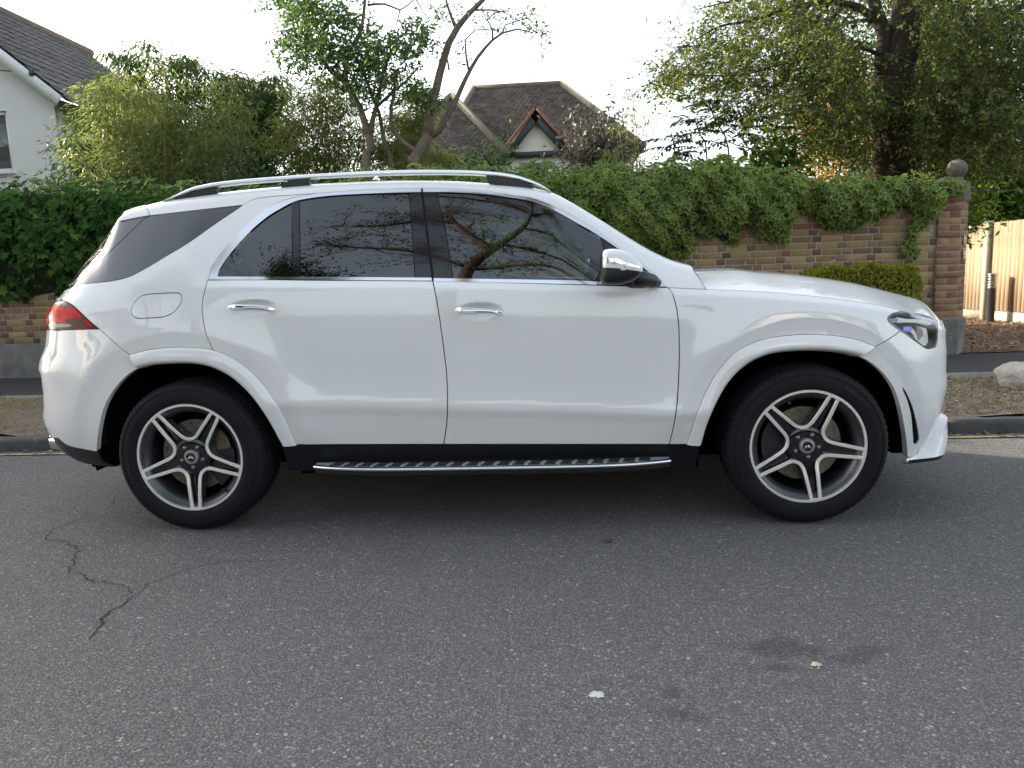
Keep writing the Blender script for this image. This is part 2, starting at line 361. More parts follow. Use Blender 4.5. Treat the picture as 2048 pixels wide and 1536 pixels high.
def leafmat(name, stops, trans=.35, rough=.45, rim=None, spec=.4):
    t = NT(name); at = t.node('ShaderNodeAttribute', attribute_name='rnd'); c = t.ramp(at.outputs['Fac'], stops)
    if rim is not None:
        ar = t.node('ShaderNodeAttribute', attribute_name='rim'); gv = t.node('ShaderNodeNewGeometry').outputs['Position']; n = t.noise(gv, 60., 2)
        f = t.math('MULTIPLY', t.math('GREATER_THAN', t.math('ADD', ar.outputs['Fac'], t.math('MULTIPLY', n, .5)), .98), t.math('LESS_THAN', at.outputs['Fac'], .75)); c = t.mix(t.math('MULTIPLY', f, .75), c, rim)
    t.col(c); t.rough(rough); t.b.inputs['Specular IOR Level'].default_value = spec
    tr = t.node('ShaderNodeBsdfTranslucent'); hs = t.node('ShaderNodeHueSaturation'); hs.inputs['Hue'].default_value = .485; hs.inputs['Saturation'].default_value = 1.1; hs.inputs['Value'].default_value = 1.5
    t.link(c, hs.inputs['Color']); t.link(hs.outputs[0], tr.inputs[0])
    mx = t.node('ShaderNodeMixShader'); mx.inputs[0].default_value = trans; t.link(t.b.outputs[0], mx.inputs[1]); t.link(tr.outputs[0], mx.inputs[2]); t.link(mx.outputs[0], t.n['Material Output'].inputs[0])
    return t.m
G = lambda *a: [(i/(len(a)-1), c) for i, c in enumerate(a)]
M['ivy_plain'] = leafmat('ivy_leaf_plain', G((.022, .060, .016), (.040, .095, .024), (.060, .125, .030), (.12, .20, .04)), .25, .7, spec=.05)
M['ivy_var'] = leafmat('ivy_leaf_variegated', G((.029, .064, .014), (.058, .112, .023), (.092, .157, .034), (.18, .24, .05)), .28, .7, rim=(.31, .37, .14), spec=.05)
M['leaf_bamboo'] = leafmat('bamboo_leaf', G((.10, .165, .05), (.155, .215, .07), (.22, .255, .10), (.14, .20, .06)), .45, spec=.2)
M['leaf_bamboo_lit'] = leafmat('bamboo_leaf_lit', G((.16, .22, .06), (.22, .275, .085), (.29, .31, .12), (.20, .26, .07)), .5, spec=.2)  # lit copy of the bamboo leaf, backlight put into its colour
M['leaf_bamboo_g'] = leafmat('bamboo_leaf_green', G((.06, .11, .032), (.09, .155, .045), (.13, .19, .055), (.18, .22, .065)), .45, spec=.2)
M['leaf_dark'] = leafmat('evergreen_leaf', G((.012, .030, .012), (.020, .045, .016), (.032, .065, .022), (.050, .09, .028)), .2)
M['leaf_tree'] = leafmat('tree_leaf', G((.030, .070, .026), (.052, .105, .036), (.080, .14, .044), (.14, .19, .05)), .4, spec=.2)
M['leaf_small'] = leafmat('droop_leaf', G((.030, .058, .015), (.062, .100, .025), (.11, .15, .035), (.20, .21, .05)), .42, spec=.2)
M['leaf_laurel'] = leafmat('laurel_leaf', G((.030, .075, .012), (.065, .13, .018), (.12, .20, .028), (.20, .27, .04)), .35, .35, spec=.3)
M['leaf_yellow'] = leafmat('autumn_leaf', G((.20, .16, .03), (.34, .24, .05), (.38, .19, .06), (.42, .34, .09)), .4)
M['leaf_box'] = leafmat('box_leaf', G((.13, .16, .02), (.22, .24, .03), (.31, .31, .045), (.38, .34, .06)), .35, .5, spec=.2)
M['leaf_grey'] = leafmat('grey_leaf', G((.055, .060, .045), (.085, .09, .07), (.12, .12, .095), (.14, .10, .07)), .25)
M['leaf_pine'] = leafmat('pine_needle', G((.018, .032, .014), (.030, .048, .02), (.04, .06, .024)), .2)
M['straw'] = leafmat('dry_grass', G((.24, .19, .11), (.36, .29, .18), (.44, .38, .25), (.15, .18, .06)), .25, .8)
M['litter'] = leafmat('fallen_leaf', G((.11, .07, .045), (.21, .14, .09), (.32, .23, .15), (.44, .36, .27)), .15, .85)
# ================================================================ leaf scattering
SHAPES = {
 'lance': (np.array([(0, 0, 0), (.5, .35, .06), (0, 1, -.05), (-.5, .35, .06)], float), [(0, 1, 2), (0, 2, 3)], [0, 1, 1, 1]),
 'oval': (np.array([(0, 0, 0), (.38, .25, .05), (.46, .6, .05), (0, 1, -.04), (-.46, .6, .05), (-.38, .25, .05)], float), [(0, 1, 2), (0, 2, 3), (0, 3, 4), (0, 4, 5)], [0, 1, 1, 1, 1, 1]),
 'ivy': (np.array([(0, .42, .05), (0, .12, 0), (.22, -.02, -.03), (.50, .16, -.06), (.27, .36, .02), (.46, .62, -.05), (.17, .62, .02), (0, 1., -.10), (-.17, .62, .02), (-.46, .62, -.05), (-.27, .36, .02), (-.50, .16, -.06), (-.22, -.02, -.03)], float), [(0, i, i+1) for i in range(1, 12)]+[(0, 12, 1)], [0]+[1]*12),
 'blade': (np.array([(-.5, 0, 0), (.5, 0, 0), (0, 1, .0)], float), [(0, 1, 2)], [0, 0, 1]),
}
def leaves(name, P, A, N, size, wid, shape, mat, parent=None, curl=0.):
    """P positions, A axis directions, N approximate normals, size lengths, wid width/length"""
    P = np.asarray(P, float); n = len(P); L, T, rim = SHAPES[shape]; k = len(L)
    A = A/(np.linalg.norm(A, axis=1, keepdims=True)+1e-9); X = np.cross(A, N); X /= np.linalg.norm(X, axis=1, keepdims=True)+1e-9; Z = np.cross(X, A)
    size = np.broadcast_to(size, n)[:, None, None]; wid = np.broadcast_to(wid, n)[:, None, None]
    V = P[:, None]+size*(wid*L[None, :, :1]*X[:, None]+L[None, :, 1:2]*A[:, None]+L[None, :, 2:3]*Z[:, None])
    Fc = (np.arange(n)[:, None, None]*k+np.array(T)[None]).reshape(-1, 3)
    me = mesh_np(name, V.reshape(-1, 3), Fc, False)
    for nm, vals in (('rnd', np.repeat(rng.random(n), k)), ('rim', np.tile(np.array(rim, float), n))):
        a = me.attributes.new(nm, 'FLOAT', 'POINT'); a.data.foreach_set('value', vals.astype(np.float32))
    return ob(name, me, mat, parent)
def unit(v): return v/(np.linalg.norm(v, axis=-1, keepdims=True)+1e-9)
def rdir(n): return unit(rng.normal(size=(n, 3)))
# ================================================================ setting: ground, road, kerb, verge, pavement
GX0, GX1 = -60., 60.
YK, YV0, YV1, YP0, YW = .945, 1.07, 2.93, 2.98, 4.60
def sheet(name, x0, x1, y0, y1, z, mat, kind='structure'):
    return tag(mk(name, [(x0, y0, z), (x1, y0, z), (x1, y1, z), (x0, y1, z)], [(0, 1, 2, 3)], mat), kind=kind)
sheet('ground', -900, 900, -900, 900, -.06, M['ground'])
road = sheet('road', GX0, GX1, -6.1, YK, 0., M['road'])
sheet('pavement', GX0, GX1, YP0, YW+.02, .14, M['pavement'])
sheet('garden', GX0, 4.75, YW+.02, 60, .16, M['ground'])
sheet('driveway', 4.75, 30, YW+.02, 60, .15, M['litter_ground'])
sheet('opposite_pavement', GX0, GX1, -8.2, -6.22, .12, M['pavement'])
gl = mk('gutter', [(x, y, .004) for x in np.linspace(-16, 16, 161) for y in (YK-.085+.012*math.sin(x*5)+.02*rng.random(), YK)], [(2*i, 2*i+2, 2*i+3, 2*i+1) for i in range(160)], M['gutter'], road)
yl = mk('yellow_line', [(x, y, .008) for x in np.linspace(-16, 16, 321) for y in (YK-.128+.004*rng.random(), YK-.088+.004*rng.random())], [(2*i, 2*i+2, 2*i+3, 2*i+1) for i in range(320)], M['yellow'], road)
# cracks: jagged dark fissures
def crack(pts, w, sub=4, jit=.012):
    P = np.array([onZ(*p, 0.)[:2] for p in pts]); 
    for _ in range(sub):
        Q = [P[0]]
        for a, b_ in zip(P[:-1], P[1:]):
            d = b_-a; m = (a+b_)/2+np.array([-d[1], d[0]])*rng.normal()*.13; Q += [m, b_]
        P = np.array(Q)
    t_ = unit(np.gradient(P, axis=0)); nrm = np.stack([-t_[:, 1], t_[:, 0]], -1); ww = w*.85*(.25+.75*rng.random(len(P)))*np.sin(np.linspace(.12, PI-.12, len(P)))**.5
    V = []
    for p, q, h in zip(P, nrm, ww): V += [(p[0]-q[0]*h, p[1]-q[1]*h, .003), (p[0]+q[0]*h, p[1]+q[1]*h, .003)]
    mk('crack', V, [(2*i, 2*i+2, 2*i+3, 2*i+1) for i in range(len(P)-1)], M['crack'], road)
crack([(158, 1020), (128, 1050), (100, 1067), (103, 1082), (135, 1090), (145, 1120), (165, 1150), (210, 1163), (240, 1170), (258, 1185), (275, 1189)], .0055)
crack([(275, 1189), (255, 1200), (220, 1222), (200, 1238), (193, 1265), (178, 1282)], .0075)
crack([(275, 1189), (292, 1180), (293, 1168), (335, 1156), (385, 1138), (425, 1128), (480, 1124), (560, 1121), (605, 1110)], .0035)
crack([(250, 985), (228, 1000), (222, 1012), (205, 1022)], .003); crack([(100, 1067), (50, 1071), (0, 1070)], .003); crack([(425, 1128), (395, 1119), (335, 1123)], .002)
crack([(2048, 985), (1990, 978), (1930, 965)], .002); crack([(50, 925), (20, 938), (0, 944)], .003); crack([(800, 1040), (780, 1090)], .0018)
# small litter on the road
def splat(name, px, r, mat, label, cat_, h=.003):
    c = onZ(*px, 0.); n = 22; a = np.linspace(0, 2*PI, n, endpoint=False); rr = r*(.55+.6*rng.random(n)); V = [(c[0], c[1], h*2.2)]+[(c[0]+q*math.cos(b_), c[1]+q*.8*math.sin(b_), h*.6) for q, b_ in zip(rr, a)]
    tag(mk(name, V, [(0, i+1, (i+1) % n+1) for i in range(n)], mat), label, cat_)
splat('bird_dropping', (1193, 1389), .026, plain('dropping_white', (.55, .56, .57), .8), 'white bird dropping splashed on the asphalt', 'dropping')
splat('pale_chip', (1632, 1331), .018, plain('chip_cream', (.62, .55, .38), .8), 'cream coloured chip lying beside dark oil stains', 'debris', .006)
c = onZ(1216, 1085, 0.); V = [(c[0]-.022, c[1]-.006, .004), (c[0]-.004, c[1]-.012, .016), (c[0]+.018, c[1]-.008, .006), (c[0]+.024, c[1]+.006, .014), (c[0]+.002, c[1]+.012, .006), (c[0]-.018, c[1]+.01, .012)]
tag(mk('red_scrap', V, [(0, 1, 5), (1, 4, 5), (1, 2, 4), (2, 3, 4)], plain('scrap_red', (.22, .015, .03), .5)), 'crumpled dark red scrap lying on the asphalt', 'litter')
# kerb stones, one by one
kerb = empty('kerb', (0, 0, 0)); tag(kerb, kind='structure')
def kerbmesh(k):
    L, h0, h1 = .905, -.06, .105; prof = [(0, h0), (.0, h1-.035), (.006, h1-.014), (.022, h1-.001), (.05, h1), (.122, h1-.003), (.122, h0)]; nx = 9; V = []
    for i in range(nx):
        for y, z in prof: V.append((-L/2+L*i/(nx-1)+(.004*rng.normal() if i in (0, nx-1) else 0), YK+y+.003*rng.normal(), z+.003*rng.normal()))
    m = len(prof); Fq = [(i*m+j, (i+1)*m+j, (i+1)*m+j+1, i*m+j+1) for i in range(nx-1) for j in range(m-1)]+[tuple(range(m)), tuple((nx-1)*m+j for j in range(m))[::-1]]
    me = mesh_np('kerb_stone', V, Fq, True); me.materials.append(M['kerb']); return me
km = [kerbmesh(k) for k in range(3)]
for i in range(-18, 19):
    o = bpy.data.objects.new('kerb_stone', km[i % 3]); o.location = (i*.915-.17, 0, 0); link(o, kerb)
okb = MB(); okb.box(GX0, GX1, -6.22, -6.1, -.05, .12); tag(okb.build('opposite_kerb', M['kerb']), kind='structure')
ed = empty('edging', (0, 0, 0)); tag(ed, kind='structure')
eb_ = MB().box(-.455, .455, YV1, YP0, -.02, .148); em = mesh_np('edging_stone', eb_.V, eb_.F); em.materials.append(M['edging'])
for i in range(-16, 17):
    o = bpy.data.objects.new('edging_stone', em); o.location = (i*.918+.3, 0, .004*rng.normal()); link(o, ed)
# verge with soil, straw and leaf litter
nx, ny = 241, 25; X = np.linspace(-18, 18, nx); Y = np.linspace(YV0, YV1, ny); gx, gy = np.meshgrid(X, Y, indexing='ij')
def vz(x, y): return .103+.035*np.sin(np.clip((y-YV0)/(YV1-YV0), 0, 1)*PI)**.6+.012*np.sin(x*3.1+y*2)+.010*np.sin(x*7.3-y*5.1)+.006*np.sin(x*17+y*13)
gz = vz(gx, gy); tag(mk('verge', np.stack([gx, gy, gz], -1).reshape(-1, 3), np.array([(i*ny+j, (i+1)*ny+j, (i+1)*ny+j+1, i*ny+j+1) for i in range(nx-1) for j in range(ny-1)]), M['soil'], None, True), kind='structure')
n = 60000; x = np.concatenate([rng.uniform(-7.5, -1.8, 40000), rng.uniform(2., 6.5, 16000), rng.uniform(-1.8, 2., 4000)]); y = rng.uniform(YV0+.01, YV1-.01, n); P = np.stack([x, y, vz(x, y)-.004], -1)
pat = np.sin(x*2.3)+np.sin(y*5.1+x)+np.sin(x*6.1+y*3.); keep = (rng.random(n) < .45+.25*pat) | (y > YV1-.14); P = P[keep]; n = len(P)
A = unit(np.stack([rng.normal(0, .9, n), rng.normal(0, .9, n), rng.uniform(.25, 1., n)], -1))
tag(leaves('verge_grass', P, A, rdir(n), rng.uniform(.03, .085, n), .085, 'blade', M['straw']), 'dry straw coloured grass covering the verge', 'grass', kind='stuff')
def litter(name, boxes, label, lo=.02, hi=.055):
    P = []
    for x0, x1, y0, y1, n, zf in boxes:
        x = rng.uniform(x0, x1, n); y = rng.uniform(y0, y1, n); P.append(np.stack([x, y, (zf(x, y) if callable(zf) else np.full(n, zf))+rng.uniform(.004, .014, n)], -1))
    P = np.vstack(P); n = len(P); Nn = unit(np.stack([rng.normal(0, .35, n), rng.normal(0, .35, n), np.ones(n)], -1)); A = unit(np.stack([rng.normal(size=n), rng.normal(size=n), rng.normal(0, .25, n)], -1))
    tag(leaves(name, P, A, Nn, rng.uniform(lo, hi, n), .55, 'oval', M['litter']), label, 'leaves', kind='stuff')
litter('verge_leaf_litter', [(2., 6.2, YV0+.02, YV1-.02, 6500, vz), (-7., -2., YV0+.02, YV1-.02, 1400, vz), (-2., 2., YV0, YV1, 600, vz)], 'brown fallen leaves and husks scattered over the verge', .015, .045)
litter('driveway_leaf_litter', [(5.0, 8.2, 4.7, 10.2, 5200, .15), (5., 9., 10., 14, 600, .15)], 'brown leaf litter covering the driveway beside the fence', .03, .075)
litter('gutter_leaves', [(-4.4, -2.4, YK-.07, YK-.005, 60, .004), (2.3, 4.2, YK-.06, YK-.005, 60, .004), (4.2, 5.3, 3.1, 4.5, 16, .142)], 'dry leaves caught in the gutter against the kerb', .02, .06)
# ================================================================ garden wall, pillar, signs
def brickmesh(name, L, H=.065, D=.10):
    c = .004; j = lambda: .0018*rng.normal()
    V = []
    for d, ins in ((0., c), (c, 0.), (D, 0.)):
        for x, z in ((-1, -1), (1, -1), (1, 1), (-1, 1)): V.append((x*(L/2-ins)+j(), d+(.0022*rng.normal() if d == 0 else 0), z*(H/2-ins)+j()))
    F = [(0, 1, 2, 3)]
    for a in (0, 4):
        for k in range(4): F.append((a+k, a+4+k, a+4+(k+1) % 4, a+(k+1) % 4))
    return mesh_np(name, V, F)
wall = empty('garden_wall', (0, YW, .14)); tag(wall, 'long yellow and red brick garden wall on a grey rendered plinth', 'wall')
WX0, WX1, ZB0 = -18., 4.60, .565
core = MB().box(WX0, WX1+.02, .005, .22, .0, 1.74); core.build('mortar_core', M['mortar'], wall)
pl = []; n = 320; prof = [(-.022, 0.), (-.024, .28), (-.020, .40), (-.004, .425), (.02, .425)]
for i in range(n+1):
    x = WX0+(WX1-WX0)*i/n
    for y, z in prof: pl.append((x, y+.003*math.sin(x*9)+.002*rng.normal(), z+(.004*rng.normal() if z > .1 else 0)))
m = len(prof); autosmooth(mk('plinth', pl, [(i*m+j, (i+1)*m+j, (i+1)*m+j+1, i*m+j+1) for i in range(n) for j in range(m-1)], M['plinth'], wall, True), 40)
SM = []; HM = []
for k in range(5):
    a = brickmesh('brick', .2125); a.materials.append(M['brick_y']); SM.append(a); a = brickmesh('brick', .101); a.materials.append(M['brick_r']); HM.append(a)
near_b = []; far_y = ([], [], []); far_r = ([], [], [])
for c in range(17):
    z = ZB0-.14+.0375+.075*c; x = WX0+.0+(.16 if c % 2 else 0.)+rng.uniform(-.01, .01); hd = bool(c % 2)
    while x < WX1-.05:
        L = .101 if hd else .213; xc = x+L/2
        if xc+L/2 < WX1+.02 or (WX1-x > .06 and x < WX1):
            p = proj((xc, YW, z+.14)); vis = (1300 < p[0] < 1900 and 415 < p[1] < 625) or (-40 < p[0] < 110 and 590 < p[1] < 700)
            if vis and len(near_b) < 290: near_b.append((xc, z, hd))
            else: (far_r if hd else far_y)[0].append((xc, z))
        x += L+.0125; hd = not hd
for xc, z, hd in near_b:
    o = bpy.data.objects.new('brick', (HM if hd else SM)[rng.integers(5)]); o.location = (xc, .0015*rng.normal(), z); link(o, wall)
for hd, lst, mt in ((0, far_y[0], 'brick_y'), (1, far_r[0], 'brick_r')):
    V, F = [], []; rn = []
    src = (HM if hd else SM)[0]; bv = np.array([v.co[:] for v in src.vertices]); bf = [tuple(p.vertices) for p in src.polygons]
    Q = np.array([(a, 0, b_) for a, b_ in lst]); V = (bv[None]+Q[:, None]).reshape(-1, 3); Fc = (np.arange(len(Q))[:, None, None]*len(bv)+np.array(bf)[None]).reshape(-1, 4)
    me = mesh_np('brickwork', V, Fc); a = me.attributes.new('rnd', 'FLOAT', 'POINT'); a.data.foreach_set('value', np.repeat(rng.uniform(.01, 1, len(Q)), len(bv)).astype(np.float32)); tag(ob('brickwork', me, M[mt], wall), kind='stuff')
# pillar with chamfered corner, cap and ball
pil = empty('gate_pillar', (4.6, 4.565, .14)); tag(pil, 'chamfered brick gate pillar with stone cap at the end of the wall', 'pillar')
PP = [(0., 0.), (.255, 0.), (.395, .14), (.395, .46), (0., .46)]
def prism(mb, poly, z0, z1, sc=1., c=(.2, .2), sc2=None):
    sc2 = sc if sc2 is None else sc2; n = len(poly); V = [(c[0]+(x-c[0])*sc, c[1]+(y-c[1])*sc, z0) for x, y in poly]+[(c[0]+(x-c[0])*sc2, c[1]+(y-c[1])*sc2, z1) for x, y in poly]
    return mb.add(V, [tuple(range(n))[::-1], tuple(range(n, 2*n))]+[(i, (i+1) % n, n+(i+1) % n, n+i) for i in range(n)])
autosmooth(prism(MB(), PP, 0., 1.74, .972).build('mortar_core', M['mortar'], pil), 20)
autosmooth(prism(prism(MB(), PP, 0., .40, 1.10), PP, .40, .43, 1.10, (.2, .2), 1.02).build('plinth', M['plinth'], pil), 20)
PM = {}
for L in (.245, .118, .187, .088, .215, .15):
    PM[L] = []
    for k in range(3): a = brickmesh('brick', L); a.materials.append(M['brick_o']); PM[L].append(a)
for c in range(18):
    z = .43+.0375+.075*c-.01
    for (ax, ay), (bx, by), full, half in ((PP[0], PP[1], .245, .118), (PP[1], PP[2], .187, .088), (PP[2], PP[3], .215, .15)):
        d = np.array([bx-ax, by-ay]); ln = np.linalg.norm(d); d /= ln; rz = math.atan2(d[1], d[0])
        ks = [(.5, full)] if c % 2 == 0 else [(.26, half), (.74, half)]
        for f, L in ks:
            o = bpy.data.objects.new('brick', PM[L][rng.integers(3)]); o.location = (ax+d[0]*ln*f, ay+d[1]*ln*f, z); o.rotation_euler = (0, 0, rz); link(o, pil)
autosmooth(prism(prism(prism(MB(), PP, 1.735, 1.75, 1.08), PP, 1.75, 1.768, 1.10), PP, 1.768, 1.785, 1.06).build('collar', M['collar'], pil), 20)
for (ax, ay), (bx, by), nb in ((PP[0], PP[1], 3), (PP[1], PP[2], 2), (PP[2], PP[3], 3)):
    for k in range(nb):
        f0, f1 = (k+.02)/nb, (k+.98)/nb; q = [(ax+(bx-ax)*f0, ay+(by-ay)*f0), (ax+(bx-ax)*f1, ay+(by-ay)*f1)]
        cs = lambda p, s_: (.2+(p[0]-.2)*s_, .2+(p[1]-.2)*s_)
        poly = [cs(q[0], 1.07), cs(q[1], 1.07), cs(q[1], .6), cs(q[0], .6)]; autosmooth(prism(MB(), poly, 1.785, 1.935, 1., (.2, .2), .985).build('cap_stone', M['cap_stone'], pil), 20)
autosmooth(prism(MB(), PP, 1.93, 2.0, 1.02, (.2, .2), .55).build('cap_top', M['cap_stone'], pil), 20)
bl = MB().lathe([(.085, 1.94), (.07, 1.985), (.062, 1.995)]+[(.108*math.sin(a), 2.09-.108*math.cos(a)) for a in np.linspace(.55, PI, 16)], 32, 'z', (.24, .13, 0)); bl.build('ball_finial', M['cap_stone'], pil, True)
# two little notices on the chamfer
for px_, wd, ht, txt in (((1934, 480), .075, .115, False), ((1932.5, 510), .075, .145, True)):
    c0 = onY(px_[0], px_[1], 4.62); dx, dy = .7071, .7071; mid = np.array([4.6+.325, 4.565+.07]); nx_, ny_ = .7071, -.7071
    g = empty('notice', (mid[0]+nx_*.012, mid[1]+ny_*.012, c0[2])); g.rotation_euler = (0, 0, PI/4)
    tag(g, 'small white notice with NO in red on the pillar' if txt else 'small white notice with rows of red print on the pillar', 'sign')
    MB().box(-wd/2, wd/2, -.004, 0., -ht/2, ht/2).build('board', M['sign'], g)
    rows = [(.40, .14, .8)]+[(.22-.15*i, .07, .62) for i in range(4)] if not txt else [(.40, .12, .9), (.22, .07, .8), (-.36, .16, .9)]
    for f, h, w in rows:
        k = 5
        for i in range(k): MB().box(-wd*w/2+wd*w*i/k, -wd*w/2+wd*w*(i+.72)/k, -.0052, -.0041, ht*(f-h/2), ht*(f+h/2)).build('print', M['sign_red'], g)
    if txt:
        cu = bpy.data.curves.new('no_text', 'FONT'); cu.body = 'NO'; cu.size = .042; cu.align_x = 'CENTER'; to = bpy.data.objects.new('no_text', cu); COL.objects.link(to); dg = bpy.context.evaluated_depsgraph_get(); me = bpy.data.meshes.new_from_object(to.evaluated_get(dg)); bpy.data.objects.remove(to)
        V = np.array([v.co[:] for v in me.vertices]); mk('lettering', np.stack([V[:, 0], np.full(len(V), -.0048), V[:, 1]-.018], -1), [tuple(p.vertices) for p in me.polygons], M['sign_red'], g)
# ---- ivy
def ivy(name, label, xz_top, xz_bot, n, mat, size, depth, nobj, extra=None):
    """region between two polylines given in wall coordinates"""
    root = empty(name, (xz_top[0][0], YW, .14)); tag(root, label, 'ivy', 'ivy on the garden wall'); o3 = np.array(root.location)
    xt, zt = np.array(xz_top).T; xb_, zb_ = np.array(xz_bot).T
    X = rng.uniform(max(xt[0], xb_[0]), min(xt[-1], xb_[-1]), n*2); f = rng.random(n*2); top = np.interp(X, xt, zt)+.03*np.sin(X*9)+.025*np.sin(X*23+1); bot = np.interp(X, xb_, zb_)
    h = top-bot; keep = rng.random(n*2) < np.clip(h/.9, .25, 1); X, f, top, bot, h = X[keep][:n], f[keep][:n], top[keep][:n], bot[keep][:n], h[keep][:n]; m_ = len(X)
    Z = bot+h*f; bul = depth*np.clip(1-np.abs(2*f-1.15)**2.6*.85, .08, 1)*np.clip(h/.5, .25, 1)+.06*np.sin(X*5.3+Z*4)+.05*np.sin(X*11-Z*9)+.035*np.sin(X*23+Z*19)
    lay = rng.random(m_)**1.6*.14; Yy = -(bul-lay*1.2)-.015; ontop = f > .93; Yy = np.where(ontop, rng.uniform(-.05, .35, m_)-np.abs(bul)*.6*rng.random(m_), Yy); Z = np.where(ontop, top+rng.uniform(-.06, .05, m_), Z)
    P = np.stack([X, YW+np.minimum(Yy, .4), Z], -1)
    if extra is not None: P = np.vstack([P, extra]); ontop = np.concatenate([ontop, np.zeros(len(extra), bool)]); f = np.concatenate([f, np.full(len(extra), .3)])
    m_ = len(P); N = unit(np.stack([rng.normal(0, .6, m_), -np.ones(m_)*.9, .35+rng.normal(0, .55, m_)+1.2*ontop+.7*np.clip(f-.75, 0, 1)], -1)); A = unit(np.stack([rng.normal(0, .55, m_), -.25+rng.normal(0, .3, m_), -.9+rng.normal(0, .35, m_)], -1)); A = unit(A-N*(A*N).sum(1, keepdims=True))
    sz = size*rng.uniform(.55, 1.2, m_); P = P-o3
    order = np.argsort((P[:, 1]-.001*sz)+3*(np.abs(proj(P+o3)[:, 0]-1024) > 1040)); sel = order[:nobj]; rest = order[nobj:]
    leaves('foliage', P[rest], A[rest], N[rest], sz[rest], 1.05, 'ivy', mat, root)['kind'] = 'stuff'
    L, T, rim = SHAPES['ivy']; lm = []
    for k in range(6):
        me = mesh_np('leaf', L*np.array([1.05, 1, 1])+np.array([0, 0, .0]), np.array(T))
        for nm, vals in (('rnd', np.full(len(L), rng.random())), ('rim', np.array(rim, float))):
            a = me.attributes.new(nm, 'FLOAT', 'POINT'); a.data.foreach_set('value', vals.astype(np.float32))
        me.materials.append(mat); lm.append(me)
    for i in sel:
        x_ = np.cross(A[i], N[i]); z_ = np.cross(x_, A[i]); s_ = float(sz[i]); o = bpy.data.objects.new('leaf', lm[int(rng.integers(6))])
        o.matrix_basis = Matrix(((x_[0]*s_, A[i][0]*s_, z_[0]*s_, P[i][0]), (x_[1]*s_, A[i][1]*s_, z_[1]*s_, P[i][1]), (x_[2]*s_, A[i][2]*s_, z_[2]*s_, P[i][2]), (0, 0, 0, 1))); link(o, root)
    # dark backing core inside, so gaps between leaves read as shade
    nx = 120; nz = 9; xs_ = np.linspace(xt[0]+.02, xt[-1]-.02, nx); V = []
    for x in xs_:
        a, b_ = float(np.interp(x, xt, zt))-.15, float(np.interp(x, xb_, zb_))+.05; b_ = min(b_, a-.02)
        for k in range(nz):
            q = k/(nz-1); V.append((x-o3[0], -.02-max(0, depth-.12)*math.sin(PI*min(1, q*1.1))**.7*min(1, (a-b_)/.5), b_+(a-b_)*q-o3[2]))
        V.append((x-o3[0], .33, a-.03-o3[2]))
    nz += 1; mk('shade_core', V, [(i*nz+k, (i+1)*nz+k, (i+1)*nz+k+1, i*nz+k+1) for i in range(nx-1) for k in range(nz-1)], M['ivy_core'], root, True)
M['ivy_core'] = plain('ivy_shade', (.012, .016, .007), .95)  # near-black colour stands for the shade inside ivy and hedges
W_ = lambda pts: [tuple(onY(a, b_, YW-.15)[[0, 2]]) for a, b_ in pts]
ivy('ivy', 'dense plain dark green ivy over the wall before the white house', [(-13., 2.52)]+W_([(0, 362), (150, 360), (300, 366), (420, 372), (600, 372)])+[(-1.9, 2.33)], [(-13., 1.0)]+W_([(0, 598), (60, 600), (105, 590), (300, 585)])+[(-1.9, 1.0)], 15000, M['ivy_plain'], .105, .34, 250)
tend = []
for k in range(90):
    q = rng.random(); a, b_ = 1834-10*q+6*math.sin(q*7)+rng.normal()*6, 420+92*q; tend.append(onY(a, b_, YW-.05-.03*rng.random()))
ivy('ivy', 'variegated ivy with pale leaf edges spilling over the brick wall', [(-2.2, 2.36)]+W_([(640, 345), (900, 335), (1010, 335), (1060, 328), (1200, 333), (1300, 328), (1380, 318), (1470, 319), (1530, 330), (1600, 345), (1650, 356), (1720, 352), (1800, 354), (1880, 352), (1938, 360)]),
    [(-2.2, 1.0)]+W_([(600, 560), (1250, 520), (1309, 500), (1332, 511), (1381, 507), (1395, 475), (1426, 471), (1458, 497), (1482, 480), (1489, 450), (1516, 453), (1548, 482), (1579, 478), (1592, 432), (1637, 423), (1660, 452), (1678, 466), (1700, 455), (1723, 444), (1759, 430), (1804, 417), (1840, 425), (1871, 448), (1876, 392), (1938, 372)]), 15500, M['ivy_var'], .092, .27, 250, np.array(tend))
# ================================================================ clipped hedge, rock, fence, bollard
def blob_leaves(c, r, n, kc=24, spread=.33, shell=.55):
    cen = rdir(kc)*(rng.random((kc, 1))**shell)*np.array(r)*.8; i = rng.integers(kc, size=n)
    return np.array(c)+cen[i]+rng.normal(size=(n, 3))*np.array(r)*spread
hc = onY(1718, 560, 4.22); hroot = empty('clipped_hedge', (hc[0], 4.22, .14)); tag(hroot, 'small yellow green clipped hedge growing against the brick wall', 'hedge')
x0, x1 = onY(1602, 560, 4.2)[0], onY(1832, 560, 4.2)[0]; n = 9000; u = rng.random((n, 3)); fx = u[:, 0]
X = x0+(x1-x0)*fx; top = np.interp(fx, [0, .06, .3, .5, .8, .95, 1], [1.05, 1.14, 1.165, 1.18, 1.17, 1.12, .98])+.02*np.sin(X*14)+.015*np.sin(X*31)
Z = .2+(top-.2)*u[:, 1]**.5; Y = 4.02+.42*u[:, 2]; sh = rng.random(n); Y = np.where(sh < .5, 4.02+.06*rng.random(n), Y); Z = np.where(sh > .65, top-.07*rng.random(n), Z)
P = np.stack([X, Y, Z], -1)-np.array(hroot.location); N = unit(np.stack([rng.normal(0, .5, n), -.6+rng.normal(0, .4, n), .7+rng.normal(0, .4, n)], -1)); A = unit(np.stack([rng.normal(0, .6, n), rng.normal(-.2, .5, n), rng.normal(.8, .4, n)], -1))
leaves('foliage', P, A, N, rng.uniform(.025, .05, n), .55, 'oval', M['leaf_box'], hroot)['kind'] = 'stuff'
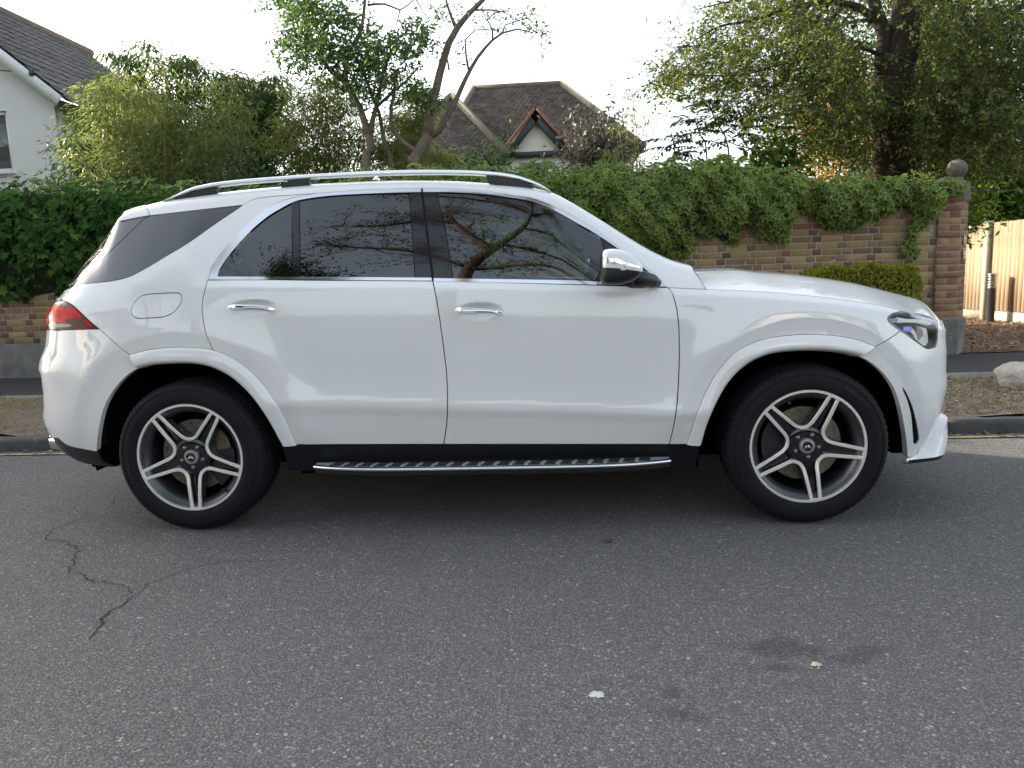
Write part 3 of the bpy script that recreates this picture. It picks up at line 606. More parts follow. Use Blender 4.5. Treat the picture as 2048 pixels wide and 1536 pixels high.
cr = MB().box(x0+.08-hc[0], x1-.08-hc[0], -.13, .14, .0, .92); cr.build('shade_core', M['ivy_core'], hroot)
def rockmesh(name, c, r, label, seed, cat_='rock'):
    rr = np.random.default_rng(seed); bm = bmesh.new(); bmesh.ops.create_icosphere(bm, subdivisions=4, radius=1.)
    pl = [(unit(rr.normal(size=3)), rr.uniform(.55, .9)) for k in range(14)]
    for v in bm.verts:
        p = np.array(v.co); 
        for d, h in pl:
            s_ = p@d-h
            if s_ > 0: p = p-d*s_*.92
        p = p*(1+.03*math.sin(p[0]*9+p[2]*7)+.02*math.sin(p[1]*17)); p = p*np.array(r); p[2] = max(p[2], -r[2]*.55); v.co = p
    me = bpy.data.meshes.new(name); bm.to_mesh(me); bm.free(); o = ob(name, me, M['rock'], None, c); autosmooth(o, 40); tag(o, label, cat_); return o
rk = onZ(2044, 778, .13); rockmesh('boulder', (rk[0]+.09, rk[1]+.10, .21), (.26, .20, .165), 'pale stone boulder sitting on the verge', 3)
fp = [np.array((7.62, 10.9)), np.array((7.72, 9.46)), np.array((8.02, 8.75)), np.array((8.9, 6.9))]
fence = empty('wooden_fence', (7.72, 9.46, .15)); tag(fence, 'sunlit close boarded wooden fence with concrete posts beside the driveway', 'fence'); fo = np.array(fence.location)
bmeshes = []
for k in range(3):
    b_ = MB(); w = .115; h = 1.50; b_.add([(0, 0, 0), (w, .010, 0), (w, .022, 0), (0, .022, 0), (0, 0, h+.01*rng.normal()), (w, .010, h+.01*rng.normal()), (w, .022, h), (0, .022, h)], [(0, 1, 5, 4), (1, 2, 6, 5), (2, 3, 7, 6), (3, 0, 4, 7), (4, 5, 6, 7), (0, 3, 2, 1)]); me = mesh_np('board', b_.V, b_.F); me.materials.append(M['fence']); bmeshes.append(me)
p0, p1_ = fp[0], fp[3]; segs = [(np.array((7.50, 11.5)), np.array((7.715, 9.50))), (np.array((7.745, 9.40)), np.array((8.05, 7.0))), (np.array((8.06, 6.9)), np.array((8.3, 4.9)))]
for a, b_ in segs:
    d = b_-a; ln = np.linalg.norm(d); d = d/ln; rz = math.atan2(d[1], d[0]); nb = int(ln/.1)
    for k in range(nb):
        o = bpy.data.objects.new('board', bmeshes[k % 3]); q = a+d*(k*.1+.01); o.location = (q[0]-fo[0], q[1]-fo[1], .17+.003*rng.normal()); o.rotation_euler = (0, 0, rz); link(o, fence)
    g = MB(); nrm = np.array([d[1], -d[0]]); V = []
    for s_, z in ((a, 0), (b_, 0), (b_, .17), (a, .17)): V.append((s_[0]-fo[0], s_[1]-fo[1], z-.01))
    V += [(v[0]-nrm[0]*.05, v[1]-nrm[1]*.05, v[2]) for v in V]
    mk('gravel_board', V, [(0, 1, 2, 3), (4, 7, 6, 5), (3, 2, 6, 7), (0, 4, 5, 1), (0, 3, 7, 4), (1, 5, 6, 2)], M['fence_post'], fence)
for q in ((7.735, 9.45), (8.06, 6.95)):
    MB().box(q[0]-fo[0]-.065, q[0]-fo[0]+.04, q[1]-fo[1]-.055, q[1]-fo[1]+.055, 0, 1.70).build('fence_post', M['fence_post'], fence)
bp = onZ(1980, 641, .15); bol = empty('bollard_light', (7.42, 8.98, .15)); tag(bol, 'black bollard light with silver louvred head beside the fence', 'light'); s_ = 1.0
q = onY(1980, 641, 8.98); bol.location = (q[0], 8.98, .15)
MB().lathe([(.0, 0), (.075, 0), (.075, .01), (.062, .012), (.062, .56), (.0, .56)], 24).build('post', M['black_plastic'], bol, True)
for k in range(5): MB().lathe([(.045, .565+.045*k), (.066, .572+.045*k), (.066, .586+.045*k), (.045, .60+.045*k)], 24).build('louvre', M['metal_grey'], bol, True)
MB().lathe([(.068, .79), (.068, .81), (.0, .815)], 24).build('cap', M['metal_grey'], bol, True); MB().lathe([(.042, .56), (.042, .79)], 20).build('lamp_glass', M['lamp_clear'], bol, True)
# ================================================================ houses
YH = 12.; H_ = lambda a, b_, Y=YH: onY(a, b_, Y)
wh = empty('white_house', (-15.5, YH, .16)); tag(wh, 'white rendered house with a grey tiled gable roof', 'house'); wo = np.array(wh.location)
apex = H_(-190, -62); ev = H_(133, 190); eL = np.array([2*apex[0]-ev[0], YH, ev[2]]); dep = 6.5
V = [(eL[0]+.35, 0), (ev[0]-.30, 0), (ev[0]-.30, ev[2]+.02), (apex[0], apex[2]-.25), (eL[0]+.35, ev[2]+.02)]
win = (H_(-130, 218)[0], H_(14, 250)[0]+.02, H_(14, 343)[2], H_(8, 222)[2])
# gable wall as a ring round the window opening
x0, x1, z0, z1 = win; O = [(V[0][0], .1), (V[1][0], .1), (V[1][0], V[2][1]), (V[3][0], V[3][1]), (V[4][0], V[4][1])]
pts = [(a-wo[0], 0, b_-wo[2]) for a, b_ in O]+[(a-wo[0], 0, b_-wo[2]) for a, b_ in ((x0, z0), (x1, z0), (x1, z1), (x0, z1))]
mk('wall', pts, [(0, 1, 6, 5), (1, 2, 7, 6), (2, 3, 7), (3, 8, 7), (3, 4, 8), (4, 0, 5, 8)], M['render_wall'], wh)
MB().box(V[0][0]-wo[0], V[1][0]-wo[0], .15, dep, .0, V[2][1]-wo[2]-.05).build('side_walls', M['render_wall'], wh)
w = MB(); q = .07
for a, b_, c_, d_ in ((x0, x1, z0, z0+q), (x0, x1, z1-q, z1), (x0, x0+q, z0+q, z1-q), (x1-q, x1, z0+q, z1-q)): w.box(a-wo[0], b_-wo[0], .05, .11, c_-wo[2], d_-wo[2])
wf = w.build('window', M['white_trim'], wh); MB().box(x0-wo[0]+.02, x1-wo[0]-.02, .085, .09, z0-wo[2]+.02, z1-wo[2]-.02).build('pane', M['pane'], wf); MB().box(x0-wo[0], x1-wo[0]-.22, .12, .14, z0-wo[2], z1-wo[2]).build('curtain', M['curtain'], wf); MB().box(x0-wo[0]-.1, x1-wo[0]+.05, -.10, .05, z0-wo[2]-.06, z0-wo[2]-.004).build('sill', M['white_trim'], wf)
sl = np.array([ev[0]-apex[0], ev[2]-apex[2]]); sln = np.linalg.norm(sl); sl /= sln; nr = np.array([-sl[1], sl[0]]); nr = nr if nr[1] > 0 else -nr
for s in (1, -1):
    P = [(apex[0]+s*(sl[0]*t_+n_*nr[0])*1. if s > 0 else apex[0]-(sl[0]*t_+n_*nr[0]), apex[2]+sl[1]*t_+n_*nr[1]) for t_, n_ in ((0, -.02), (sln+.12, -.02), (sln+.12, -.26), (0, -.26))]
    V2 = [(a-wo[0], y, b_-wo[2]) for y in (-.32, -.27) for a, b_ in P]; mk('bargeboard', V2, [(0, 1, 2, 3), (7, 6, 5, 4), (0, 4, 5, 1), (1, 5, 6, 2), (2, 6, 7, 3), (3, 7, 4, 0)], M['white_trim'], wh)
    V2 = [(a-wo[0], y, b_-wo[2]) for y in (-.30, dep) for a, b_ in ((apex[0], apex[2]-.01), (apex[0]+s*(sl[0]*(sln+.2)), apex[2]+sl[1]*(sln+.2)-.01), (apex[0]+s*(sl[0]*(sln+.2)), apex[2]+sl[1]*(sln+.2)-.06), (apex[0], apex[2]-.08))]; rf = mk('roof', V2, [(0, 1, 2, 3), (7, 6, 5, 4), (0, 4, 5, 1), (1, 5, 6, 2), (2, 6, 7, 3), (3, 7, 4, 0)], M['dark_trim'], wh)
    # interlocking tiles
    tl = []; nxp = 6
    for i in range(nxp+1):
        y = .30*i/nxp; zz = .018*(1 if i in (1, 2) else 0)+.006*math.sin(i*2.1)
        for dn, h in ((0., .012), (.40, .045)): tl.append((dn, y, zz+h))
    base = np.array(tl); Fq = [(2*i, 2*i+1, 2*i+3, 2*i+2) for i in range(nxp)]
    def tilepos(r, c): return apex[0]+s*sl[0]*(.06+.33*r), -.30+.30*c, apex[2]+sl[1]*(.06+.33*r)
    X = np.array([s*sl[0], 0, sl[1]]); Zv = np.array([s*nr[0] if s > 0 else -nr[0], 0, nr[1]])
    tv = base[:, :1]*X+base[:, 1:2]*np.array([0, 1., 0])+base[:, 2:3]*Zv
    # front lip of each tile
    lip = [tuple(tv[2*i+1]) for i in range(nxp+1)]+[tuple(tv[2*i+1]-Zv*.03) for i in range(nxp+1)]
    tv = np.vstack([tv, lip]); k0 = 2*(nxp+1); Fq = Fq+[(k0+i, k0+nxp+1+i, k0+nxp+2+i, k0+i+1) for i in range(nxp)]
    tme = mesh_np('roof_tile', tv, Fq); tme.materials.append(M['tile_grey']); R_, C_ = int((sln+.15)/.33)+1, int(dep/.30); cnt = 0; far = []
    for r in range(R_):
        for c_ in range(C_):
            p = np.array(tilepos(r, c_)); pp = proj(p+np.array([0, YH, 0])); vis = s > 0 and -30 < pp[0] < 210 and -20 < pp[1] < 220
            if vis and cnt < 300:
                o = bpy.data.objects.new('roof_tile', tme); o.location = (p[0]-wo[0], p[1], p[2]-wo[2]+.004*rng.normal()); link(o, rf); cnt += 1
            else: far.append((p[0]-wo[0], p[1], p[2]-wo[2]))
    Q = np.array(far); me = mesh_np('tiling', (tv[None]+Q[:, None]).reshape(-1, 3), (np.arange(len(Q))[:, None, None]*len(tv)+np.array(Fq)[None]).reshape(-1, 4)); a = me.attributes.new('rnd', 'FLOAT', 'POINT'); a.data.foreach_set('value', np.repeat(rng.random(len(Q)), len(tv)).astype(np.float32)); tag(ob('tiling', me, M['tile_grey'], rf), kind='stuff')
MB().tube([(apex[0]-wo[0], -.32, apex[2]-wo[2]+.03), (apex[0]-wo[0], dep, apex[2]-wo[2]+.03)], .13, 10).build('ridge', M['ridge'], wh, True)
g1 = MB(); g1.tube([H_(-160, 128)-wo-[0, .25, 0], H_(0, 146)-wo-[0, .25, 0], H_(50, 149)-wo-[0, .25, 0], H_(85, 153)-wo-[0, .3, 0]], .012, 5); g1.build('supply_wire', M['wire'], wh); MB().box(*(np.array([-.05, .05])+(H_(85, 153)-wo)[0]), -.36, -.30, *(np.array([-.06, .05])+(H_(85, 153)-wo)[2])).build('wire_bracket', M['dark_trim'], wh)
# --- brown roofed house
YC = 21.; bh = empty('brown_roofed_house', (-.9, YC, .16)); tag(bh, 'bungalow with brown tiled hip roof and small cream gable', 'house'); bo = np.array(bh.location)
K = lambda a, b_, Y=YC: onY(a, b_, Y)
def plane_tiles(name, quad, mat, parent, rowh=.10, tw=.165):
    """quad: top-left, top-right, bottom-right, bottom-left 3D; rows of overlapping plain tiles"""
    tl, tr_, br, bl_ = [np.array(q_, float) for q_ in quad]; hgt = np.linalg.norm((bl_+br)/2-(tl+tr_)/2); R_ = max(2, int(hgt/rowh)); V, F, rn = [], [], []
    nrm = unit(np.cross(br-bl_, tl-bl_)); nrm = nrm if nrm[1] < 0 or nrm[2] > 0 else -nrm
    if nrm[2] < 0: nrm = -nrm
    for r in range(R_):
        f0, f1 = r/R_, (r+1.25)/R_; a0, b0_ = tl+(bl_-tl)*f0, tr_+(br-tr_)*f0; a1, b1 = tl+(bl_-tl)*f1, tr_+(br-tr_)*f1; w_ = np.linalg.norm(b1-a1); n_ = max(1, int(w_/tw)); off = .5*(r % 2)
        for k in range(n_+1):
            u0, u1 = np.clip((k-off)/n_+.012/w_, 0, 1), np.clip((k+1-off)/n_-.012/w_, 0, 1)
            if u1-u0 < 1e-3: continue
            h = .016+.012*rng.random(); b_ = len(V); V += [a0+(b0_-a0)*u0+nrm*.002, a0+(b0_-a0)*u1+nrm*.002, a1+(b1-a1)*u1+nrm*h, a1+(b1-a1)*u0+nrm*h, a1+(b1-a1)*u1-nrm*.02, a1+(b1-a1)*u0-nrm*.02]; F += [(b_, b_+1, b_+2, b_+3), (b_+3, b_+2, b_+4, b_+5)]; rn += [rng.random()]*6
    me = mesh_np(name, np.array(V)-bo, F); a = me.attributes.new('rnd', 'FLOAT', 'POINT'); a.data.foreach_set('value', np.array(rn, np.float32)); o = ob(name, me, mat, parent); o['kind'] = 'stuff'; return o
rl_, rr_ = K(948, 177, 25.), K(1122, 170, 25.); el, er = K(870, 306, YC), K(1288, 300, YC); el[2] = er[2] = (el[2]+er[2])/2; rl_[2] = rr_[2] = (rl_[2]+rr_[2])/2
solid = MB(); bl3, br3 = el.copy(), er.copy(); bk_l, bk_r = el+[0, 8.2, 0], er+[0, 8.2, 0]
rfm = mk('roof', np.array([rl_, rr_, er, el, bk_r, bk_l])-bo-[0, 0, .03], [(0, 3, 2, 1), (1, 2, 4), (0, 5, 3), (0, 1, 4, 5)], M['tile_brown'], bh)
plane_tiles('tiling', (rl_, rr_, er, el), M['tile_brown'], rfm)
plane_tiles('tiling', (rr_, rr_+np.array([.01, 0, 0]), bk_r, er), M['tile_brown'], rfm)
for a, b_ in ((rl_, rr_), (rr_, er), (rl_, el)): MB().tube([a-bo+[0, 0, .03], b_-bo+[0, 0, .03]], .11, 8).build('ridge_tiles', M['ridge'], rfm, True)
# left wing: lower hip in front
wl_, wa = K(903, 193, 22.5), K(903, 193, 22.5); e1, e2 = K(760, 315, 19.), K(1012, 312, 19.); e1[2] = e2[2] = K(900, 312, 19.)[2]
wb_ = wa+np.array([0, 5., 0]); rf2 = mk('roof', np.array([wa, e1, e2, wb_, e2+[0, 5.5, 0], e1+[0, 5.5, 0]])-bo-[0, 0, .03], [(0, 1, 2), (0, 2, 4, 3), (0, 3, 5, 1)], M['tile_brown'], bh)
plane_tiles('tiling', (wa-[.03, 0, 0], wa+[.03, 0, 0], e2, e1), M['tile_brown'], rf2)
for a, b_ in ((wa, e2), (wa, e1)): MB().tube([a-bo+[0, 0, .03], b_-bo+[0, 0, .03]], .12, 8).build('ridge_tiles', M['ridge'], rf2, True)
MB().box(e1[0]-bo[0]+.3, e2[0]-bo[0]-.3, e1[1]-bo[1]+.35, e1[1]-bo[1]+6, 0, e1[2]-bo[2]-.1).build('wall', M['cream_wall'], bh); MB().box(e1[0]-bo[0]+.1, e2[0]-bo[0], e1[1]-bo[1]-.02, e1[1]-bo[1]+.12, e1[2]-bo[2]-.18, e1[2]-bo[2]-.03).build('gutter', M['dark_trim'], bh)
MB().box(el[0]-bo[0]+.3, er[0]-bo[0]-.3, .35, 8, 0, el[2]-bo[2]-.1).build('wall', M['cream_wall'], bh); MB().box(e2[0]-bo[0]+.02, er[0]-bo[0], -.02, .12, el[2]-bo[2]-.18, el[2]-bo[2]-.03).build('gutter', M['dark_trim'], bh)
# the small cream gable
YG = 19.6; ga, gl_, gr_ = K(1073, 216, YG), K(1002, 306, YG), K(1146, 303, YG); gl_[2] = gr_[2] = (gl_[2]+gr_[2])/2; ga[0] = (gl_[0]+gr_[0])/2
mk('gable', np.array([ga-[0, 0, .2], gl_+[.12, 0, 0], gr_-[.12, 0, 0], gl_+[.12, 0, -3.], gr_+[-.12, 0, -3.]])-bo, [(0, 1, 2), (1, 3, 4, 2)], M['cream_wall'], bh)
for e_ in (gl_, gr_):
    d = e_-ga; u_ = unit(d); n_ = np.array([-u_[2], 0, u_[0]]); n_ = n_ if n_[2] > 0 else -n_
    for o0, o1, y0, y1, mt, nm in ((-.30, -.06, -.22, -.16, 'dark_trim', 'bargeboard'), (-.06, .02, -.28, 5., 'tile_red', 'verge_tiles')):
        q = [ga+n_*o1, e_+u_*.2+n_*o1, e_+u_*.2+n_*o0, ga+n_*o0]; V = [tuple(p-bo+[0, y, 0]) for y in (y0, y1) for p in q]; mk(nm, V, [(0, 1, 2, 3), (7, 6, 5, 4), (0, 4, 5, 1), (1, 5, 6, 2), (2, 6, 7, 3), (3, 7, 4, 0)], M[mt], bh)
MB().box(gl_[0]-bo[0]-.1, gr_[0]-bo[0]+.1, YG-bo[1]-.2, YG-bo[1]-.05, gl_[2]-bo[2]-.16, gl_[2]-bo[2]).build('fascia', M['dark_trim'], bh)
for a, b_ in ((880, 960), (1040, 1100)):
    q = K(a, 322, 18.9 if a < 1000 else YG-.02); q2 = K(b_, 350, 18.9 if a < 1000 else YG-.02); yy = q[1]; w = MB().box(q[0]-bo[0], q2[0]-bo[0], yy-bo[1]+.30 if a < 1000 else -1.45, yy-bo[1]+.36 if a < 1000 else -1.41, q2[2]-bo[2]-.8, q[2]-bo[2]); wf = w.build('window', M['white_trim'], bh)
    MB().box(q[0]-bo[0]+.08, q2[0]-bo[0]-.08, yy-bo[1]+.29 if a < 1000 else -1.46, yy-bo[1]+.30 if a < 1000 else -1.455, q2[2]-bo[2]-.75, q[2]-bo[2]-.08).build('pane', M['pane'], wf)
# aerial
an = empty('tv_aerial', tuple(K(1061, 172, 25.))); tag(an, 'thin television aerial on the brown roof ridge', 'aerial'); p0 = K(1061, 172, 25.); p1b = K(1061, 150, 25.)
MB().tube([(0, 0, -.1), p1b-p0], .012, 6).build('mast', M['metal_grey'], an); bmm = MB(); a, b_ = K(1018, 147, 25.)-p0, K(1084, 150, 25.)-p0; bmm.tube([a, b_], .010, 5); bmm.build('boom', M['metal_grey'], an)
for k in range(15):
    f = k/14; c = a+(b_-a)*f; MB().tube([c+[0, -.15, 0], c+[0, .15, 0]], .004, 4).build('element', M['metal_grey'], an)
    MB().tube([c+[0, 0, -.06], c+[0, 0, .06]], .005, 4).build('element', M['metal_grey'], an)
# ================================================================ the car: body surfaces
# x forwards, near side at y<0.  T1(u,z): lower body wrapped round in plan; T2(x,v): greenhouse; HOOD(x,v)
X0F, X0R = 1.42, -1.36
def _plan(ab, L, Wn=.95):
    P = crv([(a*L, b*Wn) for a, b in ab], .004)
    s = np.concatenate([[0], np.cumsum(np.linalg.norm(np.diff(P, axis=0), axis=1))])
    return s, P[:, 0]/L, P[:, 1]/Wn
_fs, _fa, _fb = _plan([(0, 1), (.15, .999), (.3, .992), (.45, .975), (.6, .94), (.72, .885), (.82, .81), (.9, .70), (.955, .55), (.985, .36), (.997, .18), (1, 0)], .95)
_rs, _ra, _rb = _plan([(0, 1), (.15, .999), (.3, .993), (.45, .98), (.6, .955), (.72, .92), (.82, .865), (.9, .78), (.955, .645), (.985, .44), (.997, .22), (1, 0)], 1.15)
UF, UR = X0F+_fs[-1], X0R-_rs[-1]
# section: half width against normalised height (crease at .60, belt at 1.21)
_wd = pchip([.15, .30, .40, .46, .54, .60, .64, .70, .78, .88, .98, 1.06, 1.12, 1.16, 1.172, 1.21, 1.30], [.86, .905, .936, .949, .966, .9815, .9765, .9705, .9665, .964, .9605, .956, .9505, .9445, .941, .900, .82])
_ws = spline1([.15, .30, .45, .60, .78, .95, 1.08, 1.16, 1.21, 1.30], [.87, .915, .950, .966, .971, .967, .956, .943, .930, .900])
# belt / hood gap height along u, lower crease height along u
def _zat(px, Y): p = onY(px[0], px[1], Y); return p[0], p[2]
_zbk = [(-3.2, 1.2), (-2.3, 1.205)]+[_zat(p, -.93) for p in ((418, 560), (640, 560.5), (864, 562), (1120, 568), (1333, 575))]+[_zat(p, -.915) for p in ((1412, 578.5), (1470, 580.7), (1551, 585.3), (1606, 590), (1661, 595.7))]+[_zat((1715, 603.4), -.90), _zat((1757, 610), -.875), _zat((1803, 621.7), -.83)]
_zbk += [(_zbk[-1][0]+.14, _zbk[-1][1]-.05), (_zbk[-1][0]+.4, _zbk[-1][1]-.105), (UF+.01, _zbk[-1][1]-.12)]
ZB = pchip(*zip(*_zbk))
_zck = [(-3.2, .64), (-1.6, .635)]+[_zat(p, -.975) for p in ((560, 804), (669, 806), (894, 812.6), (1120, 817.5), (1348, 824))]+[(1.6, .575), (3.2, .57)]
ZC = pchip(*zip(*_zck))
# wheel arches
ARCH_R_OUT = [(261, 710), (295, 700.5), (333.4, 695.9), (374.5, 695), (407, 697), (426.4, 700.5), (456.5, 711.4), (486.6, 730.6), (514, 755.2), (538.5, 785.3), (560.4, 819.5), (576.8, 852.3), (593.2, 890)]
ARCH_R_OUTL = [(182, 899), (184, 866), (190, 828), (200, 792), (216, 757), (236, 730), (261, 710)]
ARCH_R_IN = [(194, 903), (196.7, 871.4), (205, 827.7), (218.6, 794.8), (240.5, 764.8), (267.8, 741.5), (297.9, 732), (333.4, 728.7), (374.5, 727.9), (410, 732), (442.8, 744.3), (470, 762), (497.5, 788), (522, 819.5), (541.3, 849.5), (563, 890)]
ARCH_F_OUT = [(1373.7, 888.6), (1387.3, 847.3), (1409.2, 789.9), (1433.8, 746), (1463.9, 710.6), (1496.7, 690), (1537.7, 676.4), (1592.4, 670), (1633.5, 669.5), (1674.5, 672.3), (1715.5, 680.5), (1749.7, 693.6)]
ARCH_F_OUTR = [(1749.7, 693.6), (1768, 707), (1784, 727), (1797.5, 755), (1806, 780), (1815, 815), (1822, 850), (1828, 888), (1830, 912)]
ARCH_F_IN = [(1403.8, 888.6), (1414.7, 850), (1433.8, 806), (1455.7, 768), (1483, 738), (1513, 718.7), (1551.4, 706.4), (1606, 701.8), (1655.3, 702.9), (1688, 706.4), (1721, 714.6), (1748.3, 731), (1770, 751.5), (1786.6, 776), (1797.5, 806.2), (1805.7, 841.8), (1812.5, 882.8), (1815, 915)]
def _circ(px):
    q = np.array([onY(a, b, -.98)[[0, 2]] for a, b in px]); A = np.c_[2*q, np.ones(len(q))]; s = np.linalg.lstsq(A, (q**2).sum(1), rcond=None)[0]
    return s[0], s[1], math.sqrt(s[2]+s[0]**2+s[1]**2)
ARC_R, ARC_F = _circ(ARCH_R_OUT), _circ(ARCH_F_OUT)
def _arcflare(x, z):
    d = 0
    for (cx, cz, R), amp, bw in ((ARC_R, .013, .062), (ARC_F, .014, .062)):
        r = np.hypot(x-cx, z-cz)-R
        up = np.where(r > bw, np.exp(-((r-bw)/.10)**2), 1.)
        band = np.clip((bw-r)/bw, 0, 1)
        d = d+amp*(up-.85*band)*sstep(.36, .52, z)
    return d
HANDLES = [((503.5, 615), 49, 16.5), ((958, 622), 49, 17.5)]
_hk = []
for (hx, hy), ha, hb in HANDLES:
    c = onY(hx, hy, -.962); _hk.append((c[0], c[2], ha/hx*0+np.linalg.norm(onY(hx+ha, hy, -.962)-c), np.linalg.norm(onY(hx, hy+hb, -.962)-c)))
def _cup(x, z):
    d = 0
    for cx, cz, a, b in _hk:
        q = ((x-cx)/a)**2+((z-cz)/b)**2; d = d-.026*np.clip(1-q, 0, 1)**1.4
    return d
# front / rear end profiles (solved from the silhouettes below)
_zf = np.array([.20, .30, .38, .46, .54, .62, .70, .78, .86, .94, 1.02, 1.12, 1.3]); XF = [2.37]*13
_zr = np.array([.20, .28, .34, .40, .47, .55, .63, .70, .78, .86, .94, 1.02, 1.09, 1.15, 1.21, 1.3]); XR = [-2.50]*16
def T1(u, z, disp=True):
    u = np.asarray(u, float); z = np.asarray(z, float)
    xf, xr = _XF(z), _XR(z)
    tf, tr = np.clip(u-X0F, 0, None), np.clip(X0R-u, 0, None)
    x = np.clip(u, X0R, X0F)+np.interp(tf, _fs, _fa)*(xf-X0F)+np.interp(tr, _rs, _ra)*(xr-X0R)
    b = np.interp(tf, _fs, _fb)*np.interp(tr, _rs, _rb)
    zc, zb = ZC(x), ZB(x)
    zeta = np.where(z < zc, z+(.60-zc)*np.clip((z-.2)/(zc-.2), 0, 1), .60+(z-zc)*(.61/(zb-zc)))
    fade = sstep(-1.30, -.98, u)*(1-sstep(1.02, 1.22, u)); fhi = sstep(-1.55, -1.05, u)
    lo = _ws(zeta)+(_wd(zeta)-_ws(zeta))*np.where(zeta < .88, fade, np.where(zeta > 1.06, fhi, fade+(fhi-fade)*(zeta-.88)/.18))
    w = lo
    if disp: w = w+_arcflare(x, z)*sstep(.5, .9, b)+_cup(x, z)*(np.abs(u) < 1.3)
    return np.stack([x, -w*b, z], -1)
_XF = pchip(_zf, XF); _XR = pchip(_zr, XR)
SIL_F = [(1882, 632), (1884, 640), (1890, 662), (1893.5, 690), (1893.5, 712), (1892, 728), (1893.5, 745), (1894.5, 762), (1891, 787), (1884, 815), (1877, 842), (1870, 868), (1862, 893), (1845, 925)]
SIL_R = [(150, 566), (126, 586.6), (114.7, 597.6), (101, 614), (94, 629), (92.8, 645), (93, 660), (91, 687), (83, 713), (77, 732), (76.4, 751), (80.5, 785), (84, 828), (94, 857), (113, 891), (132, 910), (191, 934), (225, 941)]
def _solve_ends():
    global _XF, _XR
    for knots, vals, sil, sg, rngu in ((_zf, XF, SIL_F, 1, np.linspace(X0F+.2, UF, 300)), (_zr, XR, SIL_R, -1, np.linspace(UR, X0R-.2, 300))):
        S = np.array(sil); o = np.argsort(S[:, 1]); fx = pchip(S[o, 1], S[o, 0]); lo, hi = S[:, 1].min(), S[:, 1].max()
        for it in range(14):
            for i, z in enumerate(knots):
                q = proj(T1(rngu, np.full(300, z), False)); k = np.argmax(sg*q[:, 0])
                py = min(max(q[k, 1], lo), hi); vals[i] += float(fx(py)-q[k, 0])/345.
            _XF = pchip(_zf, XF); _XR = pchip(_zr, XR)
_solve_ends()
# ---- greenhouse
_SILR = [(237, 443), (251, 427), (292, 411.6), (329, 402), (415.5, 388.4), (497.5, 378.8), (560, 373.3), (642, 367), (724, 363), (806, 361), (888, 361.6), (970, 366), (1052, 373.3), (1103, 385), (1146, 406.6), (1189, 432.4), (1232, 459.2), (1274.8, 486), (1317.8, 509.7), (1350, 527), (1384, 538)]
_SILT = [(150, 566), (178, 525), (202, 495), (224, 465)]
_we = spline1([-2.45, -2.2, -2.0, -1.6, -1.0, -.3, .25, .55, .85, 1.12, 1.3], [.62, .655, .67, .675, .68, .685, .69, .715, .765, .835, .88])
def _hek():
    pts = []
    for p in _SILT+_SILR:
        x = onY(p[0], p[1], -.66)[0]
        for k in range(5): x = onY(p[0], p[1], -float(_we(x))+.03)[0]
        q = onY(p[0], p[1], -float(_we(x))+.03); pts.append((q[0], q[2]))
    pts.sort(); return [p for i, p in enumerate(pts) if i == 0 or p[0]-pts[i-1][0] > .012]
_hk2 = _hek(); HE = pchip(*zip(*_hk2))
XG0, XG1 = -2.40, 1.16
def _beltpt(x):
    """point of T1 at belt for given x (x-stations)"""
    x = np.asarray(x, float); zb = ZB(x); u = x.copy()
    for k in range(12):
        P = T1(u, zb, False); u = np.clip(u+(x-P[..., 0])*.9, UR+.05, UF-.05)
    return T1(u, zb, False), u
_bx = np.linspace(-2.47, 1.4, 240); _bp, _bu = _beltpt(_bx)
_bd = (T1(_bu, ZB(_bx)+.0, False)-T1(_bu, ZB(_bx)-.03, False))/.03
def T2(x, v, disp=True):
    """v in 0..0.5 side (belt to roof edge), 0.5..1 roof edge to centre"""
    x = np.asarray(x, float); v = np.asarray(v, float)
    yb = -np.interp(x, _bx, -_bp[:, 1]); zb = ZB(x); he = HE(x)+.012; we = np.minimum(_we(x), -yb-.02)
    he = np.maximum(he, zb+.012)
    B = np.stack([yb, zb], -1); E = np.stack([-we, he], -1); Cn = np.stack([0*we, he+.008*sstep(-1.95, -1.8, x)-.01*(1-sstep(-2.1, -1.85, x))+.022*sstep(-1.9, -1.5, x)*(1-sstep(.1, .5, x))], -1)
    L = E-B
    f = (1-sstep(-1.35, -.95, x))[..., None]
    tb = np.stack([np.interp(x, _bx, _bd[:, 1]), np.interp(x, _bx, _bd[:, 2])], -1)
    ln = np.linalg.norm(L, axis=-1, keepdims=True); tb = tb/np.linalg.norm(tb, axis=-1, keepdims=True)*ln
    bul = np.stack([-L[..., 1], L[..., 0]], -1)*.09    # outward lean at the belt end
    m0 = f*(.5*tb+.5*(L+bul))+(1-f)*(L+bul); m1 = L-bul*.9
    def side(t):
        t = t[..., None]; return (2*t**3-3*t**2+1)*B+(t**3-2*t**2+t)*m0+(-2*t**3+3*t**2)*E+(t**3-t**2)*m1
    def top(t):
        t = t[..., None]; c = E+(Cn-E)*t; c[..., 1] = E[..., 1]+(Cn[..., 1]-E[..., 1])*(1-(1-t[..., 0])**2); return c
    r = .065; s = v/.5
    a0 = np.clip(1-r/ln[..., 0], .3, .97); a1 = r*1.5/np.maximum(we, .2)
    p0, p1 = side(a0), top(a1)
    t = np.clip((s-a0)/(1+a1-a0), 0, 1)[..., None]
    mid = (1-t)**2*p0+2*t*(1-t)*(E+np.array([-.002, .002]))+t*t*p1
    out = np.where((s < a0)[..., None], side(np.clip(s, -.12, 1)), np.where((s > 1+a1)[..., None], top(np.clip(s-1, 0, 1)), mid))
    return np.stack([x, out[..., 0], out[..., 1]], -1)
